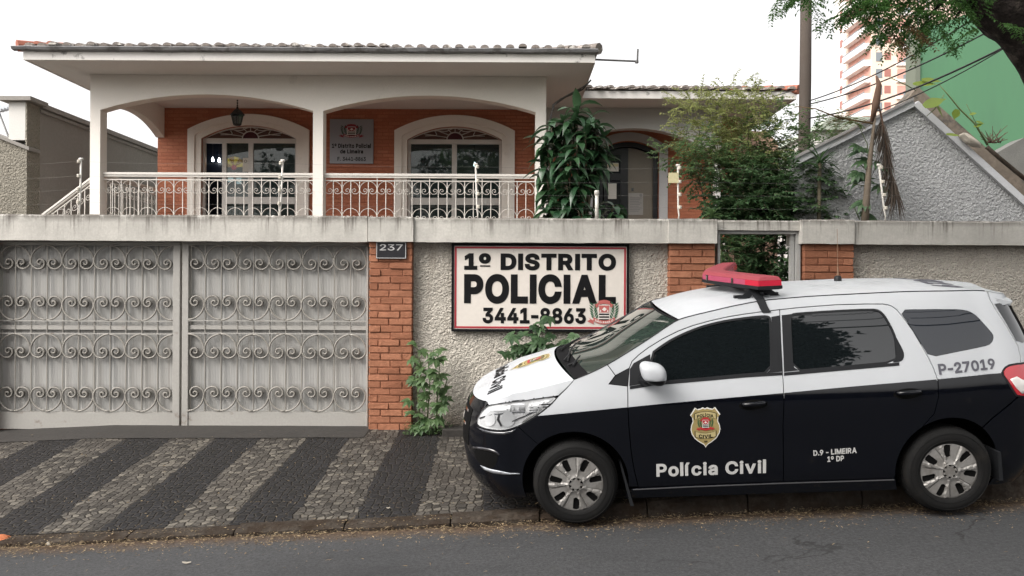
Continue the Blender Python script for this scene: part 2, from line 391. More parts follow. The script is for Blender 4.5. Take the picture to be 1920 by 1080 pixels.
# letter outlines (thousandths of an em): letter | closed outlines separated by /
GLYPHS = {}
for _l in """-|337,244 337,188 114,188 114,244
.|95,-4 86,-4 78,-1 70,3 63,9 57,16 53,24 50,32 50,41 50,50 53,59 57,66 63,73 70,79 78,83 86,86 95,87 104,86 113,83 121,79 128,73 134,66 138,59 140,50 141,41 140,32 138,24 134,16 128,9 121,3 113,-1 104,-4
0|227,-7 199,-5 174,1 151,11 130,24 111,41 95,62 80,86 69,113 60,144 53,178 49,214 48,254 49,294 53,330 60,364 69,395 81,422 95,447 112,467 130,484 151,498 174,508 200,514 227,516 254,514 279,508 302,498 323,484 342,467 358,447 372,422 384,395 393,364 400,330 404,294 405,254 404,214 400,178 393,144 384,113 373,86 359,62 342,41 323,24 302,11 279,1 254,-5/227,50 245,51 261,56 276,63 290,74 303,87 313,103 323,122 330,144 336,168 340,194 343,223 344,254 343,285 340,314 336,341 330,365 323,387 313,405 303,422 290,435 276,446 261,453 245,458 227,460 209,458 192,453 177,446 163,435 151,422 140,405 131,387 123,365 117,341 113,314 110,285 109,254 110,223 113,194 117,168 123,144 131,122 140,103 151,87 163,74 177,63 192,56 209,51
1|76,0 76,55 391,55 391,0/276,509 276,0 212,0 212,448 209,448 86,358 86,427 198,509
2|64,0 64,47 234,229 248,243 261,257 272,270 282,282 291,294 299,305 305,316 311,327 315,337 318,348 320,360 320,371 319,385 317,397 313,408 308,419 301,428 293,436 283,443 273,449 262,454 250,457 237,459 224,460 209,459 196,457 184,453 172,447 162,441 153,433 145,424 139,413 134,402 130,390 128,376 127,362 66,362 67,384 71,405 77,424 86,442 98,459 111,473 126,486 143,496 162,505 182,511 203,514 225,516 247,514 268,511 288,505 306,497 323,486 337,474 350,461 361,445 370,428 376,411 380,392 381,372 380,358 378,345 375,331 371,318 365,304 357,290 347,275 336,259 322,241 306,223 288,202 267,180 153,60 153,57 389,57 389,0
3|218,-7 195,-6 173,-3 152,2 133,10 114,19 98,30 83,43 70,57 60,74 52,91 46,111 44,132 109,132 111,119 115,107 120,97 126,87 134,78 144,71 154,64 165,59 178,55 191,52 204,50 219,50 234,51 248,53 262,56 275,61 287,67 297,74 307,83 315,93 321,104 325,116 328,130 329,145 328,158 326,172 322,184 316,196 308,207 299,217 288,226 275,234 260,240 242,244 223,247 201,248 157,248 157,299 288,448 288,452 70,452 70,509 372,509 372,461 211,278 211,289 239,290 264,288 287,284 308,276 327,265 344,253 359,239 371,222 381,205 387,186 392,166 393,145 392,123 387,103 380,84 370,66 358,50 344,36 327,23 309,12 288,4 266,-2 243,-6
4|40,105 40,158 247,509 311,509 109,166 109,163 413,163 413,105/282,0 282,121 282,146 282,318 343,318 343,0
6|226,-7 203,-5 182,-1 161,5 142,15 125,26 109,40 96,56 84,74 75,94 69,115 65,138 64,162 65,180 68,199 73,219 80,239 89,261 102,285 118,311 137,340 252,509 322,509 151,261 145,261 149,268 154,275 159,281 165,288 172,293 179,299 187,303 196,307 205,310 214,312 224,314 235,314 257,313 278,309 298,303 316,295 332,284 346,271 359,257 370,240 378,221 384,201 388,180 389,157 388,134 384,112 377,92 368,73 356,55 343,39 327,26 310,14 291,5 271,-2 249,-6/226,48 241,49 254,52 267,56 279,63 289,70 299,79 307,90 314,101 320,114 324,128 327,142 327,157 327,173 324,187 320,201 314,213 307,225 299,235 289,244 279,251 267,258 254,262 241,264 226,265 212,264 198,262 186,258 174,252 163,244 153,235 145,225 138,214 132,201 128,188 126,174 125,158 126,143 128,128 132,114 138,102 145,90 153,79 163,70 174,63 186,56 198,52 212,49
7|97,0 323,448 323,452 62,452 62,509 391,509 391,449 165,0
8|226,-7 201,-6 178,-2 156,3 136,11 117,21 101,33 86,47 74,62 64,78 57,96 53,115 52,135 53,151 55,166 59,181 65,195 72,208 81,220 90,231 101,241 113,249 125,256 139,261 153,265 153,267 135,273 119,282 105,293 93,308 83,324 76,342 72,360 70,380 72,399 75,417 82,434 90,450 101,464 114,477 129,488 146,498 164,506 184,511 204,514 226,516 248,514 269,511 288,506 306,498 323,488 337,477 350,464 361,450 370,434 377,417 380,399 382,380 380,361 376,342 369,324 359,308 347,293 333,282 318,273 300,267 300,265 314,261 327,256 339,249 351,241 362,231 372,220 380,208 387,195 393,181 397,166 400,151 401,135 399,115 395,96 388,78 378,62 366,47 352,33 335,21 317,11 296,3 275,-2 251,-6/226,49 243,50 258,52 272,55 285,60 296,66 307,74 315,82 323,91 329,102 333,113 336,126 337,139 336,152 333,165 329,177 322,189 314,199 305,208 295,216 283,223 270,228 256,232 242,234 226,235 211,234 196,232 182,228 169,223 157,216 147,208 138,199 130,189 123,177 119,165 116,152 115,139 116,126 119,113 123,102 129,91 136,82 145,74 156,66 167,60 180,55 195,52 210,50/226,290 239,290 252,292 263,296 274,300 284,306 293,313 300,321 307,330 312,341 316,351 318,363 319,376 318,388 316,399 313,410 308,420 301,429 294,437 285,444 275,449 264,454 252,457 240,459 226,460 213,459 200,457 188,454 177,449 167,444 159,437 151,429 145,420 139,410 136,399 134,388 133,376 134,363 136,351 139,341 145,330 151,321 159,313 168,306 178,300 189,296 201,292 213,290
9|226,516 249,514 271,510 291,503 310,494 328,482 343,468 356,452 368,434 377,414 384,393 388,371 389,347 388,328 385,309 380,290 373,270 363,248 350,224 334,197 315,168 200,0 130,0 301,248 307,248 303,240 299,234 294,227 287,221 281,215 273,210 265,206 257,202 248,199 238,196 228,195 218,195 195,196 175,199 155,206 137,214 121,225 106,237 94,252 83,269 74,287 68,307 65,329 64,352 65,375 69,397 75,417 85,436 96,454 110,469 125,483 143,494 162,504 182,510 203,514/226,460 212,459 199,457 186,452 174,446 163,438 154,429 145,419 138,407 133,395 129,381 126,367 125,352 126,336 129,322 133,308 138,295 145,284 154,274 163,265 174,257 186,251 199,247 212,244 226,243 240,244 254,247 267,251 279,257 289,265 299,273 307,284 314,295 320,308 324,321 327,335 327,350 327,366 324,381 320,394 314,407 307,419 299,429 290,438 279,446 267,452 254,457 241,459
A|16,0 201,509 276,509 463,0 395,0 287,302 282,317 276,334 270,352 264,372 257,394 250,420 241,447 232,478 245,478 236,447 228,419 220,393 213,371 206,351 201,333 195,317 191,302 85,0/110,142 110,199 370,199 370,142
C|267,-7 235,-5 205,1 177,11 150,25 126,42 104,63 86,88 70,115 57,146 48,179 42,215 40,254 42,293 48,329 57,362 70,393 86,421 104,445 126,466 150,484 177,498 205,508 235,514 267,516 286,515 305,513 323,509 340,504 357,498 373,490 388,481 402,471 415,460 427,447 438,433 448,418 456,402 463,385 469,367 473,348 408,348 405,361 401,373 395,384 389,395 382,404 375,413 366,421 357,428 348,435 337,440 327,445 315,449 304,452 292,454 280,455 267,456 245,454 223,450 203,443 184,432 166,419 150,403 137,385 125,364 116,340 109,314 105,285 103,254 105,223 109,194 116,168 125,145 137,123 151,105 166,89 184,76 203,66 223,59 245,54 267,53 280,53 292,55 304,57 315,60 327,64 337,69 348,74 357,81 366,88 375,96 382,105 389,114 395,125 401,136 405,148 408,160 473,160 469,142 463,124 457,107 448,91 438,76 428,62 416,49 402,38 388,28 373,19 357,11 341,5 323,0 305,-4 286,-6
D|219,0 96,0 96,57 215,57 244,58 272,63 296,70 318,81 337,94 354,110 368,128 379,149 388,172 394,198 398,226 399,255 398,285 394,312 388,337 379,361 368,381 354,399 338,415 320,428 299,438 275,446 249,450 221,452 93,452 93,509 225,509 261,507 294,501 325,492 353,478 377,461 399,441 418,418 433,391 446,361 455,329 460,293 462,255 460,217 455,181 446,149 433,119 417,92 398,68 376,48 351,31 322,17 291,8 256,2/125,509 125,0 60,0 60,509
E|60,0 60,509 372,509 372,452 125,452 125,286 355,286 355,229 125,229 125,57 375,57 375,0
F|60,0 60,509 369,509 369,452 125,452 125,278 346,278 346,221 125,221 125,0
G|269,-7 236,-5 205,1 176,11 149,25 125,43 104,64 85,88 69,116 57,146 47,179 42,215 40,254 42,293 47,329 57,362 69,393 85,421 103,445 125,466 149,484 175,498 203,508 233,514 265,516 285,515 304,513 322,509 340,504 358,497 374,489 389,480 403,469 416,458 429,445 439,431 449,416 458,401 465,384 470,367 474,349 408,349 404,361 399,372 393,383 387,393 380,403 373,411 365,420 356,427 347,434 337,439 326,444 315,448 304,452 291,454 279,455 265,456 243,454 222,450 202,443 183,432 166,419 150,404 137,385 125,364 116,340 109,314 105,285 103,254 105,223 109,194 116,168 125,145 137,124 151,105 166,90 184,76 203,66 224,59 246,54 269,53 290,54 309,57 328,63 345,71 360,81 374,93 386,107 396,123 404,141 410,160 414,180 415,202 434,199 283,199 283,256 478,256 478,200 476,170 471,141 463,115 451,91 436,69 419,50 399,33 377,19 352,8 326,0 298,-5
I|60,0 60,509 125,509 125,0
L|60,0 60,509 125,509 125,57 361,57 361,0
M|60,0 60,509 152,509 277,187 287,159 299,123 311,84 322,49 307,49 318,83 330,121 342,158 352,187 476,509 568,509 568,0 504,0 504,291 504,327 505,369 506,413 507,457 513,457 509,445 505,433 502,421 498,409 482,363 467,322 456,291 342,0 286,0 170,291 159,321 145,361 129,408 112,457 119,457 120,416 121,372 122,328 122,291 122,0
N|60,0 60,509 136,509 343,183 347,176 352,169 357,160 363,151 369,141 375,130 381,119 388,107 394,94 401,82 407,68 414,55 405,54 403,68 402,81 401,95 401,108 400,121 400,134 399,146 399,157 399,195 399,509 463,509 463,0 387,0 202,290 177,331 171,342 164,354 156,367 148,381 108,452 119,454 122,384 124,328 125,291 125,0
O|267,-7 235,-5 205,1 177,11 150,25 126,42 105,63 86,88 70,115 57,146 48,179 42,215 40,254 42,293 48,329 57,362 70,393 86,421 105,445 126,466 150,484 177,498 205,508 235,514 267,516 299,514 329,508 357,498 384,484 408,466 429,445 448,421 464,393 477,362 486,329 491,293 493,254 491,215 486,179 477,146 464,115 448,88 429,63 408,42 384,25 357,11 329,1 299,-5/267,53 289,54 310,59 330,66 349,76 367,89 383,105 396,123 408,144 418,168 425,194 429,223 430,254 429,286 425,314 418,341 408,365 396,386 383,404 367,420 349,433 330,443 310,450 289,454 267,456 245,454 223,450 203,443 184,433 167,420 151,404 137,385 125,364 116,340 109,314 105,285 103,254 105,223 109,194 116,168 125,144 137,123 151,105 167,89 184,76 203,66 223,59 245,54
P|60,0 60,509 235,509 263,507 289,503 312,497 332,487 350,476 366,462 379,447 390,430 398,411 404,391 407,370 409,348 407,325 404,304 398,284 390,265 379,248 366,233 350,219 332,207 312,198 289,191 263,187 235,186 109,186 109,242 233,242 252,243 269,246 284,250 297,256 308,264 318,272 327,282 333,294 338,306 342,319 344,333 344,348 344,362 342,376 338,389 333,402 326,413 318,423 308,431 297,439 284,444 268,449 251,451 232,452 125,452 125,0
R|60,0 60,509 236,509 264,507 290,504 313,497 333,489 351,478 367,465 380,450 390,433 399,415 405,395 408,374 409,352 408,330 405,309 399,290 390,271 380,255 367,240 351,228 333,217 312,209 289,203 264,199 236,198 96,198 96,255 234,255 252,256 269,258 284,262 298,267 309,273 319,281 327,290 334,300 339,312 342,324 344,338 345,352 344,367 342,380 339,393 334,405 327,415 319,425 309,433 298,440 284,445 269,449 252,451 233,452 125,452 125,0/353,0 230,229 303,229 428,0
S|224,-9 197,-8 172,-4 149,1 128,9 108,19 91,31 76,45 64,60 54,77 46,96 41,115 38,137 104,137 107,123 110,110 116,98 123,88 132,79 142,71 154,64 166,59 180,55 194,52 209,50 224,49 241,50 257,52 272,55 286,60 299,66 311,74 321,82 329,92 336,102 341,114 345,126 346,139 345,151 342,161 338,171 332,179 325,186 316,193 307,199 296,205 284,209 272,214 259,218 245,222 184,239 154,249 128,260 105,274 86,289 71,307 60,326 54,348 52,372 53,393 58,413 65,431 75,448 87,463 102,476 119,488 138,498 158,506 180,511 203,514 227,516 252,514 275,511 296,505 316,498 334,488 351,476 365,463 377,449 387,433 394,415 399,397 401,378 337,378 334,396 326,412 316,426 302,437 286,447 267,453 247,457 225,459 209,458 194,456 180,452 167,448 156,442 145,435 136,427 129,418 123,409 118,398 116,387 115,376 116,363 119,352 124,342 131,334 139,326 148,319 158,313 169,308 180,304 191,300 202,296 212,293 264,279 276,276 287,272 299,268 312,264 324,258 336,252 347,245 359,238 369,229 379,220 387,209 395,198 401,185 405,171 407,155 408,139 407,118 403,99 396,81 386,64 374,48 360,34 343,21 323,11 302,2 278,-4 252,-8
T|32,452 32,509 417,509 417,452 257,452 257,0 193,0 193,452
U|259,-8 230,-7 203,-2 177,5 154,15 133,28 114,43 98,60 85,80 74,101 66,124 62,148 60,173 60,509 124,509 124,178 125,160 128,144 133,128 141,113 150,99 160,87 173,77 187,68 203,61 220,56 239,53 259,52 279,53 298,56 315,61 331,68 345,77 357,87 368,99 377,113 384,128 389,144 392,160 393,178 393,509 457,509 457,173 456,148 451,124 443,101 433,80 419,60 403,43 384,28 363,15 340,5 315,-2 288,-7
V|204,0 16,509 84,509 192,206 197,192 203,176 209,158 215,137 222,115 230,89 239,61 248,31 235,31 244,62 252,90 260,115 267,138 274,158 279,176 285,192 290,206 395,509 463,509 278,0
a|160,-9 142,-8 126,-5 110,-1 94,5 80,12 68,22 57,32 48,45 40,58 35,73 31,90 30,108 31,123 34,138 38,150 43,161 50,171 58,179 67,187 78,193 89,199 100,203 112,207 125,211 138,213 152,216 165,218 178,220 234,227 244,228 252,230 259,232 265,235 270,238 273,243 275,248 276,255 276,257 275,268 273,279 271,288 267,297 262,304 256,311 248,317 240,322 230,326 220,329 208,330 196,331 183,330 171,329 159,326 149,322 140,318 132,313 124,307 118,301 112,294 107,288 103,281 100,274 41,291 48,308 57,322 67,335 79,346 91,355 104,364 118,370 133,375 148,379 163,382 179,384 194,384 204,384 215,383 227,382 239,379 251,376 263,372 275,367 286,360 296,353 306,343 315,333 322,320 329,306 333,290 336,272 337,251 337,0 277,0 277,52 272,52 269,45 264,38 258,32 252,25 244,18 236,12 226,6 215,1 203,-3 190,-6 176,-8/170,45 187,46 202,49 216,53 228,59 239,66 248,74 257,83 263,93 269,104 272,115 275,126 276,138 276,190 273,188 270,186 265,184 259,182 253,180 246,179 239,177 231,176 200,171 175,168 165,166 154,164 144,162 134,159 125,155 117,150 110,145 103,139 98,132 95,124 93,115 92,105 92,95 94,87 98,79 102,72 107,66 114,61 121,56 130,52 139,49 149,47 159,46
c|207,-8 182,-7 159,-2 137,6 117,16 98,30 82,46 68,64 56,85 46,108 40,133 36,159 34,187 36,216 40,243 46,268 56,291 68,312 82,330 98,346 117,360 137,371 159,378 182,383 207,384 221,384 234,383 247,380 260,377 272,373 284,368 295,362 305,356 315,349 324,341 332,332 340,322 347,312 353,301 358,289 362,277 303,262 301,269 298,276 294,283 290,289 286,295 281,301 276,306 270,311 264,315 257,319 250,322 242,325 234,327 226,329 217,329 207,330 189,329 173,325 158,319 145,310 134,300 124,287 115,274 108,258 103,242 99,224 97,206 96,187 97,169 99,151 103,134 108,117 115,102 124,89 134,76 145,66 158,57 173,51 189,48 207,46 217,47 226,48 234,49 243,52 250,54 258,58 264,62 271,66 277,71 282,76 287,82 292,89 296,95 299,102 302,110 304,117 363,102 359,90 354,78 348,67 341,56 334,46 325,37 316,29 306,21 296,15 285,9 273,4 261,-1 248,-4 235,-6 221,-8
d|195,-8 172,-7 151,-2 130,5 111,16 94,29 79,45 66,64 55,84 46,108 39,133 35,160 34,189 35,218 39,245 46,270 55,293 66,313 79,332 95,347 112,361 131,371 151,378 173,383 196,384 213,384 228,381 241,378 253,373 263,367 272,360 280,353 287,346 293,338 298,331 303,325 306,319 311,319 311,509 372,509 372,0 313,0 313,59 307,59 303,53 298,46 293,39 287,31 280,24 272,17 263,10 252,4 241,-1 227,-5 212,-7/205,47 221,48 236,51 250,57 263,65 274,75 284,86 293,100 299,115 305,132 309,150 311,169 312,189 311,210 309,229 305,247 300,263 293,278 284,291 275,302 263,312 251,320 237,325 221,329 205,330 187,329 172,325 157,319 145,311 133,301 124,290 115,276 108,261 103,245 99,227 97,209 96,189 97,170 99,151 103,133 109,117 115,101 124,88 134,76 145,66 158,57 172,51 188,48
e|212,-8 185,-7 161,-2 138,6 117,16 98,30 82,46 68,64 56,85 46,108 40,132 35,159 34,187 35,215 39,242 46,267 55,290 67,311 81,329 97,346 115,359 135,370 157,378 180,383 205,384 221,384 236,382 251,379 266,374 280,368 294,361 307,351 319,341 331,329 341,315 350,299 357,282 363,263 368,242 370,219 371,194 371,169 75,169 75,221 338,221 310,202 309,220 307,237 303,254 298,269 291,282 283,294 273,305 263,314 250,321 237,326 222,329 205,330 189,329 173,326 159,321 146,313 135,304 125,294 116,282 109,270 103,256 99,241 97,226 96,211 96,178 97,157 100,139 104,122 110,106 118,92 128,80 139,70 151,61 165,55 179,50 195,47 212,46 224,47 234,48 244,50 254,53 263,56 271,61 278,66 285,73 292,80 297,88 302,96 306,105 365,91 360,77 353,63 345,51 335,39 324,29 311,19 298,11 283,4 266,-1 249,-5 231,-7
i|53,0 53,379 114,379 114,0/84,443 75,444 67,446 60,449 54,455 48,461 44,468 42,475 41,483 42,491 44,499 48,506 54,512 60,517 67,521 75,523 84,524 92,523 100,521 107,517 114,512 119,506 123,499 126,491 126,483 126,475 123,468 119,461 114,455 107,449 100,446 92,444
l|60,0 60,545 125,545 125,0
m|53,0 53,379 112,379 112,295 108,295 112,310 118,323 125,335 132,346 141,355 151,363 161,370 172,376 183,380 195,384 207,386 219,386 239,385 257,380 273,372 287,361 299,347 309,331 316,314 321,295 312,295 317,308 322,321 329,332 337,343 347,353 357,361 368,369 381,375 394,380 407,383 422,385 437,386 453,385 468,383 483,378 497,372 510,364 522,354 532,342 541,328 548,313 553,296 556,276 557,255 557,0 496,0 496,254 494,273 490,289 483,302 473,313 460,321 447,326 433,329 419,330 406,330 395,328 384,324 374,320 365,314 358,307 351,299 345,290 341,280 338,270 336,259 335,247 335,0 274,0 274,260 273,275 269,288 262,301 253,311 242,320 229,326 215,329 199,330 188,330 178,328 168,325 158,320 148,314 140,307 132,299 126,289 121,278 117,266 114,253 114,238 114,0
o|207,-8 182,-7 159,-2 137,6 117,16 98,30 82,46 68,64 56,85 46,108 40,133 36,159 34,187 36,216 40,243 46,268 56,291 68,312 82,330 98,346 117,360 137,371 159,378 182,383 207,384 233,383 256,378 278,371 299,360 317,346 333,330 347,312 359,291 369,268 376,243 380,216 381,187 380,159 376,133 369,108 359,85 347,64 333,46 317,30 299,16 278,6 256,-2 233,-7/207,46 226,48 242,51 257,57 270,66 282,76 292,89 300,102 307,117 312,134 316,151 318,169 319,187 318,206 316,224 312,242 307,258 300,274 292,287 282,300 270,310 257,319 242,325 226,329 207,330 189,329 173,325 158,319 145,310 134,300 124,287 115,274 108,258 103,242 99,224 97,206 96,187 97,169 99,151 103,134 108,117 115,102 124,89 134,76 145,66 158,57 173,51 189,48
p|53,-143 53,379 112,379 112,319 118,319 122,325 126,331 131,338 137,346 144,353 152,360 161,367 171,373 183,378 197,381 212,384 229,384 252,383 274,378 294,371 313,361 330,347 345,332 359,313 370,293 379,270 385,245 389,218 390,189 389,160 385,133 379,108 370,84 359,64 346,45 330,29 313,16 294,5 274,-2 252,-7 229,-8 213,-7 198,-5 184,-1 173,4 162,10 153,17 145,24 138,31 132,39 127,46 122,53 118,59 114,59 114,-143/220,47 237,48 253,51 267,57 279,66 291,76 301,88 309,101 316,117 321,133 325,151 327,170 328,189 327,209 325,227 321,245 316,261 309,276 301,290 291,301 280,311 267,319 253,325 237,329 220,330 203,329 188,325 174,320 161,312 150,302 140,291 132,278 125,263 120,247 116,229 113,210 113,189 113,169 116,150 120,132 125,115 132,100 140,86 150,75 162,65 174,57 188,51 204,48
r|53,0 53,379 112,379 112,321 115,321 122,335 130,347 140,358 152,367 166,375 181,380 196,384 213,385 229,384 243,384 243,322 230,324 224,325 219,325 213,326 207,326 194,325 182,323 170,319 159,315 149,309 140,301 132,293 126,284 121,273 117,262 114,250 114,237 114,0
s|182,-8 163,-7 145,-5 128,-2 112,3 98,10 84,18 72,27 62,38 53,50 45,63 40,78 36,94 94,107 99,92 105,79 114,69 124,60 136,54 150,49 165,46 181,45 200,46 217,50 232,55 244,62 255,71 262,81 267,91 268,103 267,112 265,121 260,129 254,136 246,142 237,147 225,151 212,155 149,170 125,177 104,186 87,196 72,208 61,222 53,237 48,255 47,274 48,290 51,305 57,319 65,332 75,343 87,354 100,363 115,370 131,377 149,381 167,384 187,384 206,384 223,381 239,378 254,372 267,366 279,358 290,349 299,339 307,328 314,316 319,303 324,290 268,277 264,288 258,298 251,307 243,316 232,323 219,328 205,331 187,333 171,332 156,329 143,324 131,317 121,308 114,299 110,289 109,277 110,267 112,258 117,250 124,243 133,237 144,232 157,227 172,223 229,209 254,202 275,194 292,183 306,171 317,158 325,142 330,125 331,107 330,90 326,75 321,61 312,47 302,35 290,24 276,15 260,6 242,0 223,-5 203,-7
t|204,379 204,327 6,327 6,379/65,471 126,471 126,98 127,86 128,76 132,68 136,61 142,56 150,53 159,51 170,50 185,51 202,54 213,2 208,0 203,-1 198,-2 192,-3 186,-3 180,-4 174,-4 168,-4 145,-3 125,2 107,10 92,21 80,35 72,52 67,71 65,93
v|163,0 17,379 84,379 165,155 171,138 177,121 182,104 187,87 191,70 196,53 201,37 206,21 184,21 189,37 194,53 198,70 203,87 207,104 213,121 218,138 224,155 305,379 371,379 226,0
º|167,221 147,222 127,225 109,231 93,239 78,250 64,262 53,276 43,291 35,308 30,327 27,347 26,368 27,390 30,410 35,429 43,447 53,462 64,476 78,488 93,498 109,507 127,512 147,516 167,517 188,516 207,512 225,507 242,498 257,488 270,476 281,462 291,447 299,429 304,410 308,390 309,368 308,347 304,327 299,308 291,291 281,275 270,261 257,249 242,239 225,231 207,225 188,222/167,269 181,270 193,273 204,277 214,283 222,290 230,299 236,308 241,319 245,330 248,342 249,355 250,368 249,382 248,395 245,407 241,419 236,429 230,439 222,447 214,455 204,460 193,465 181,467 167,468 154,467 142,465 131,461 121,455 113,448 105,439 99,430 94,419 90,407 87,395 85,382 85,368 85,355 87,342 90,330 94,319 99,308 105,299 113,290 121,283 131,277 142,273 154,270
Ã|16,0 201,509 276,509 463,0 395,0 287,302 282,317 276,334 270,352 264,372 257,394 250,420 241,447 232,478 245,478 236,447 228,419 220,393 213,371 206,351 201,333 195,317 191,302 85,0/110,142 110,199 370,199 370,142/284,576 278,576 272,577 266,578 260,580 254,582 248,584 242,587 237,590 217,600 213,602 209,603 205,604 201,604 197,603 194,602 191,599 188,595 186,591 185,587 184,582 183,577 141,577 142,592 145,605 149,617 155,628 163,636 172,643 183,646 196,648 202,647 208,647 214,645 220,643 226,641 231,639 236,636 241,633 260,623 265,621 269,620 274,619 278,619 282,619 285,621 288,623 291,625 293,629 295,634 296,640 297,646 339,646 337,631 334,618 330,606 324,595 316,587 307,580 296,577
Í|60,0 60,509 125,509 125,0/66,558 113,659 182,659 116,558
í|53,0 53,379 114,379 114,0/57,429 104,529 173,529 107,429""".split('\n'):
    _k, _c = _l.split('|')
    GLYPHS[_k] = [[tuple(int(q)/1000 for q in p.split(',')) for p in c.split(' ')] for c in _c.split('/')]
def embolden(l, g):
    out, n = [], len(l)
    for i in range(n):
        p0, p, p1 = Vector(l[i-1]), Vector(l[i]), Vector(l[(i+1) % n])
        d0, d1 = (p-p0).normalized(), (p1-p).normalized()
        n0, n1 = Vector((-d0.y, d0.x)), Vector((-d1.y, d1.x))
        m_ = n0+n1
        if m_.length < .2: m_ = n0
        m_.normalize(); out.append(tuple(p + m_*min(g/max(.45, m_.dot(n0)), 1.6*g)))
    return out
def text_geo(body, bold=0.0, spacing=1.0):
    key = (body, bold, spacing)
    if key in _TXT: return _TXT[key]
    V, Fs, x = [], [], 0.0
    for ch in body:
        if ch == ' ': x += .24*spacing; continue
        loops = [embolden(l, bold) if bold else l for l in GLYPHS[ch]]
        flat = [p for l in loops for p in l]
        lo, hi = min(p[0] for p in flat), max(p[0] for p in flat)
        E, n0 = [], 0
        for l in loops: E += [(n0+i, n0+(i+1) % len(l)) for i in range(len(l))]; n0 += len(l)
        r = delaunay_2d_cdt([Vector(p) for p in flat], E, [], 0, 1e-6)
        b = len(V)
        V += [(p.x-lo+x, p.y) for p in r[0]]
        for t in r[2]:
            p = sum((r[0][i] for i in t), Vector((0, 0)))/len(t)
            k = 0
            for l in loops:
                j = len(l)-1
                for i in range(len(l)):
                    (xi, yi), (xj, yj) = l[i], l[j]
                    if (yi > p.y) != (yj > p.y) and p.x < (xj-xi)*(p.y-yi)/(yj-yi)+xi: k += 1 if yi > yj else -1
                    j = i
            if k: Fs.append(tuple(b+i for i in t))
        x += (hi-lo) + (.085 - bold*.9)*spacing
    _TXT[key] = (np.array(V), Fs)
    return _TXT[key]
def text_fit(body, w, h, bold=0.02, spacing=1.0):
    """flat letters centred on the origin, fitted into w x h (2D)"""
    v, f = text_geo(body, bold, spacing)
    lo, hi = v.min(0), v.max(0)
    sx = w/(hi[0]-lo[0]); sy = h/(hi[1]-lo[1])
    return [((x-(lo[0]+hi[0])/2)*sx, (y-(lo[1]+hi[1])/2)*sy) for x, y in v], f
def put_text(mb, body, cx, cz, w, h, y, bold=.02, mi=0, spacing=1.0):
    v, f = text_fit(body, w, h, bold, spacing)
    mb.add([(cx+p[0], y, cz+p[1]) for p in v], f, mi)
# ------------------------------------------------------------ leaves
def leaf_mesh(name, leaves, m, parent=None, org=None):
    """leaves: list of (base, direction, normal, length, width): each a folded pointed blade of four triangles"""
    n = len(leaves)
    V = np.zeros((n*6, 3), dtype=np.float32)
    for i, (p, d, nn, L, W) in enumerate(leaves):
        s = d.cross(nn)
        if s.length < 1e-6: s = Vector((1,0,0))
        s.normalize(); up = s.cross(d).normalized()
        q = p + d*(L*.45)
        V[i*6+0] = p
        V[i*6+1] = q + s*(W/2) + up*(W*.18)
        V[i*6+2] = q - up*0.0
        V[i*6+3] = q - s*(W/2) + up*(W*.18)
        V[i*6+4] = p + d*L - up*(L*.12)
        V[i*6+5] = p + d*(L*.02)
    off = Vector((0,0,0))
    if parent is not None: off = ORG.get(parent.name, off)
    V -= np.array(off, dtype=np.float32)
    T = np.array([[0,1,2],[0,2,3],[1,4,2],[3,2,4]], dtype=np.int32)
    Fc = (np.arange(n, dtype=np.int32)[:,None,None]*6 + T[None]).reshape(-1,3)
    me = bpy.data.meshes.new(name)
    me.vertices.add(n*6); me.vertices.foreach_set('co', V.ravel())
    k = len(Fc)
    me.loops.add(k*3); me.loops.foreach_set('vertex_index', Fc.ravel())
    me.polygons.add(k); me.polygons.foreach_set('loop_start', np.arange(0, k*3, 3, dtype=np.int32))
    me.polygons.foreach_set('loop_total', np.full(k, 3, dtype=np.int32))
    me.update(calc_edges=True); me.validate()
    me.materials.append(m)
    o = bpy.data.objects.new(name, me); COL.objects.link(o)
    if parent is not None: o.parent = parent; ORG[o.name] = off
    return o
def rvec(rg):
    while True:
        v = Vector((rg.uniform(-1,1), rg.uniform(-1,1), rg.uniform(-1,1)))
        if .05 < v.length < 1: return v.normalized()
def sprig(rg, p, d, L, n, ll, lw, droop=.3, pairs=True):
    """a twig with leaflets set along it in pairs; returns leaves and the twig's points"""
    out, pts = [], [p.copy()]
    q, dd = p.copy(), d.normalized()
    for i in range(n):
        dd = (dd + Vector((0,0,-droop/n)) + rvec(rg)*.06).normalized()
        q = q + dd*(L/n); pts.append(q.copy())
        s = dd.cross(Vector((0,0,1)))
        if s.length < .1: s = rvec(rg).cross(dd)
        s.normalize()
        for sg in ((-1,1) if pairs else (rg.choice((-1,1)),)):
            ld = (s*sg + dd*.55 + rvec(rg)*.3 + Vector((0,0,-.15))).normalized()
            nn = (Vector((0,0,1)) + rvec(rg)*.5).normalized()
            k = rg.uniform(.75, 1.2)
            out.append((q, ld, nn, ll*k, lw*k))
    return out, pts
# ============================================================ street: road, kerb, pavement, ground
def lerp(x, xs, ys): return float(np.interp(x, xs, ys))
KERB_Y = 5.60
def z_road(x, y=KERB_Y):
    xc = max(-22, min(22, x))
    return -.132 + .05*(xc-.48) + .018*(KERB_Y - max(y, -4)) * (1 if y > 1 else 1)
def h_kerb(x): return lerp(x, [-6,-1,.1,.8,2,3.4,7], [.042,.046,.066,.13,.16,.185,.19])
def z_wall(x): return max(0.0, .05*min(x, 22)) if x > -4.6 else max(-1.0, .05*(x+4.6))
def z_pave(x, y):
    t = max(0, min(1, (y-KERB_Y-.14)/(8.66-KERB_Y-.14)))
    zk = z_road(x) + h_kerb(x)
    return zk*(1-t) + z_wall(x)*t + .01*mnoise.noise(Vector((x*1.3, y*1.3, 0)))*(1-abs(2*t-1))

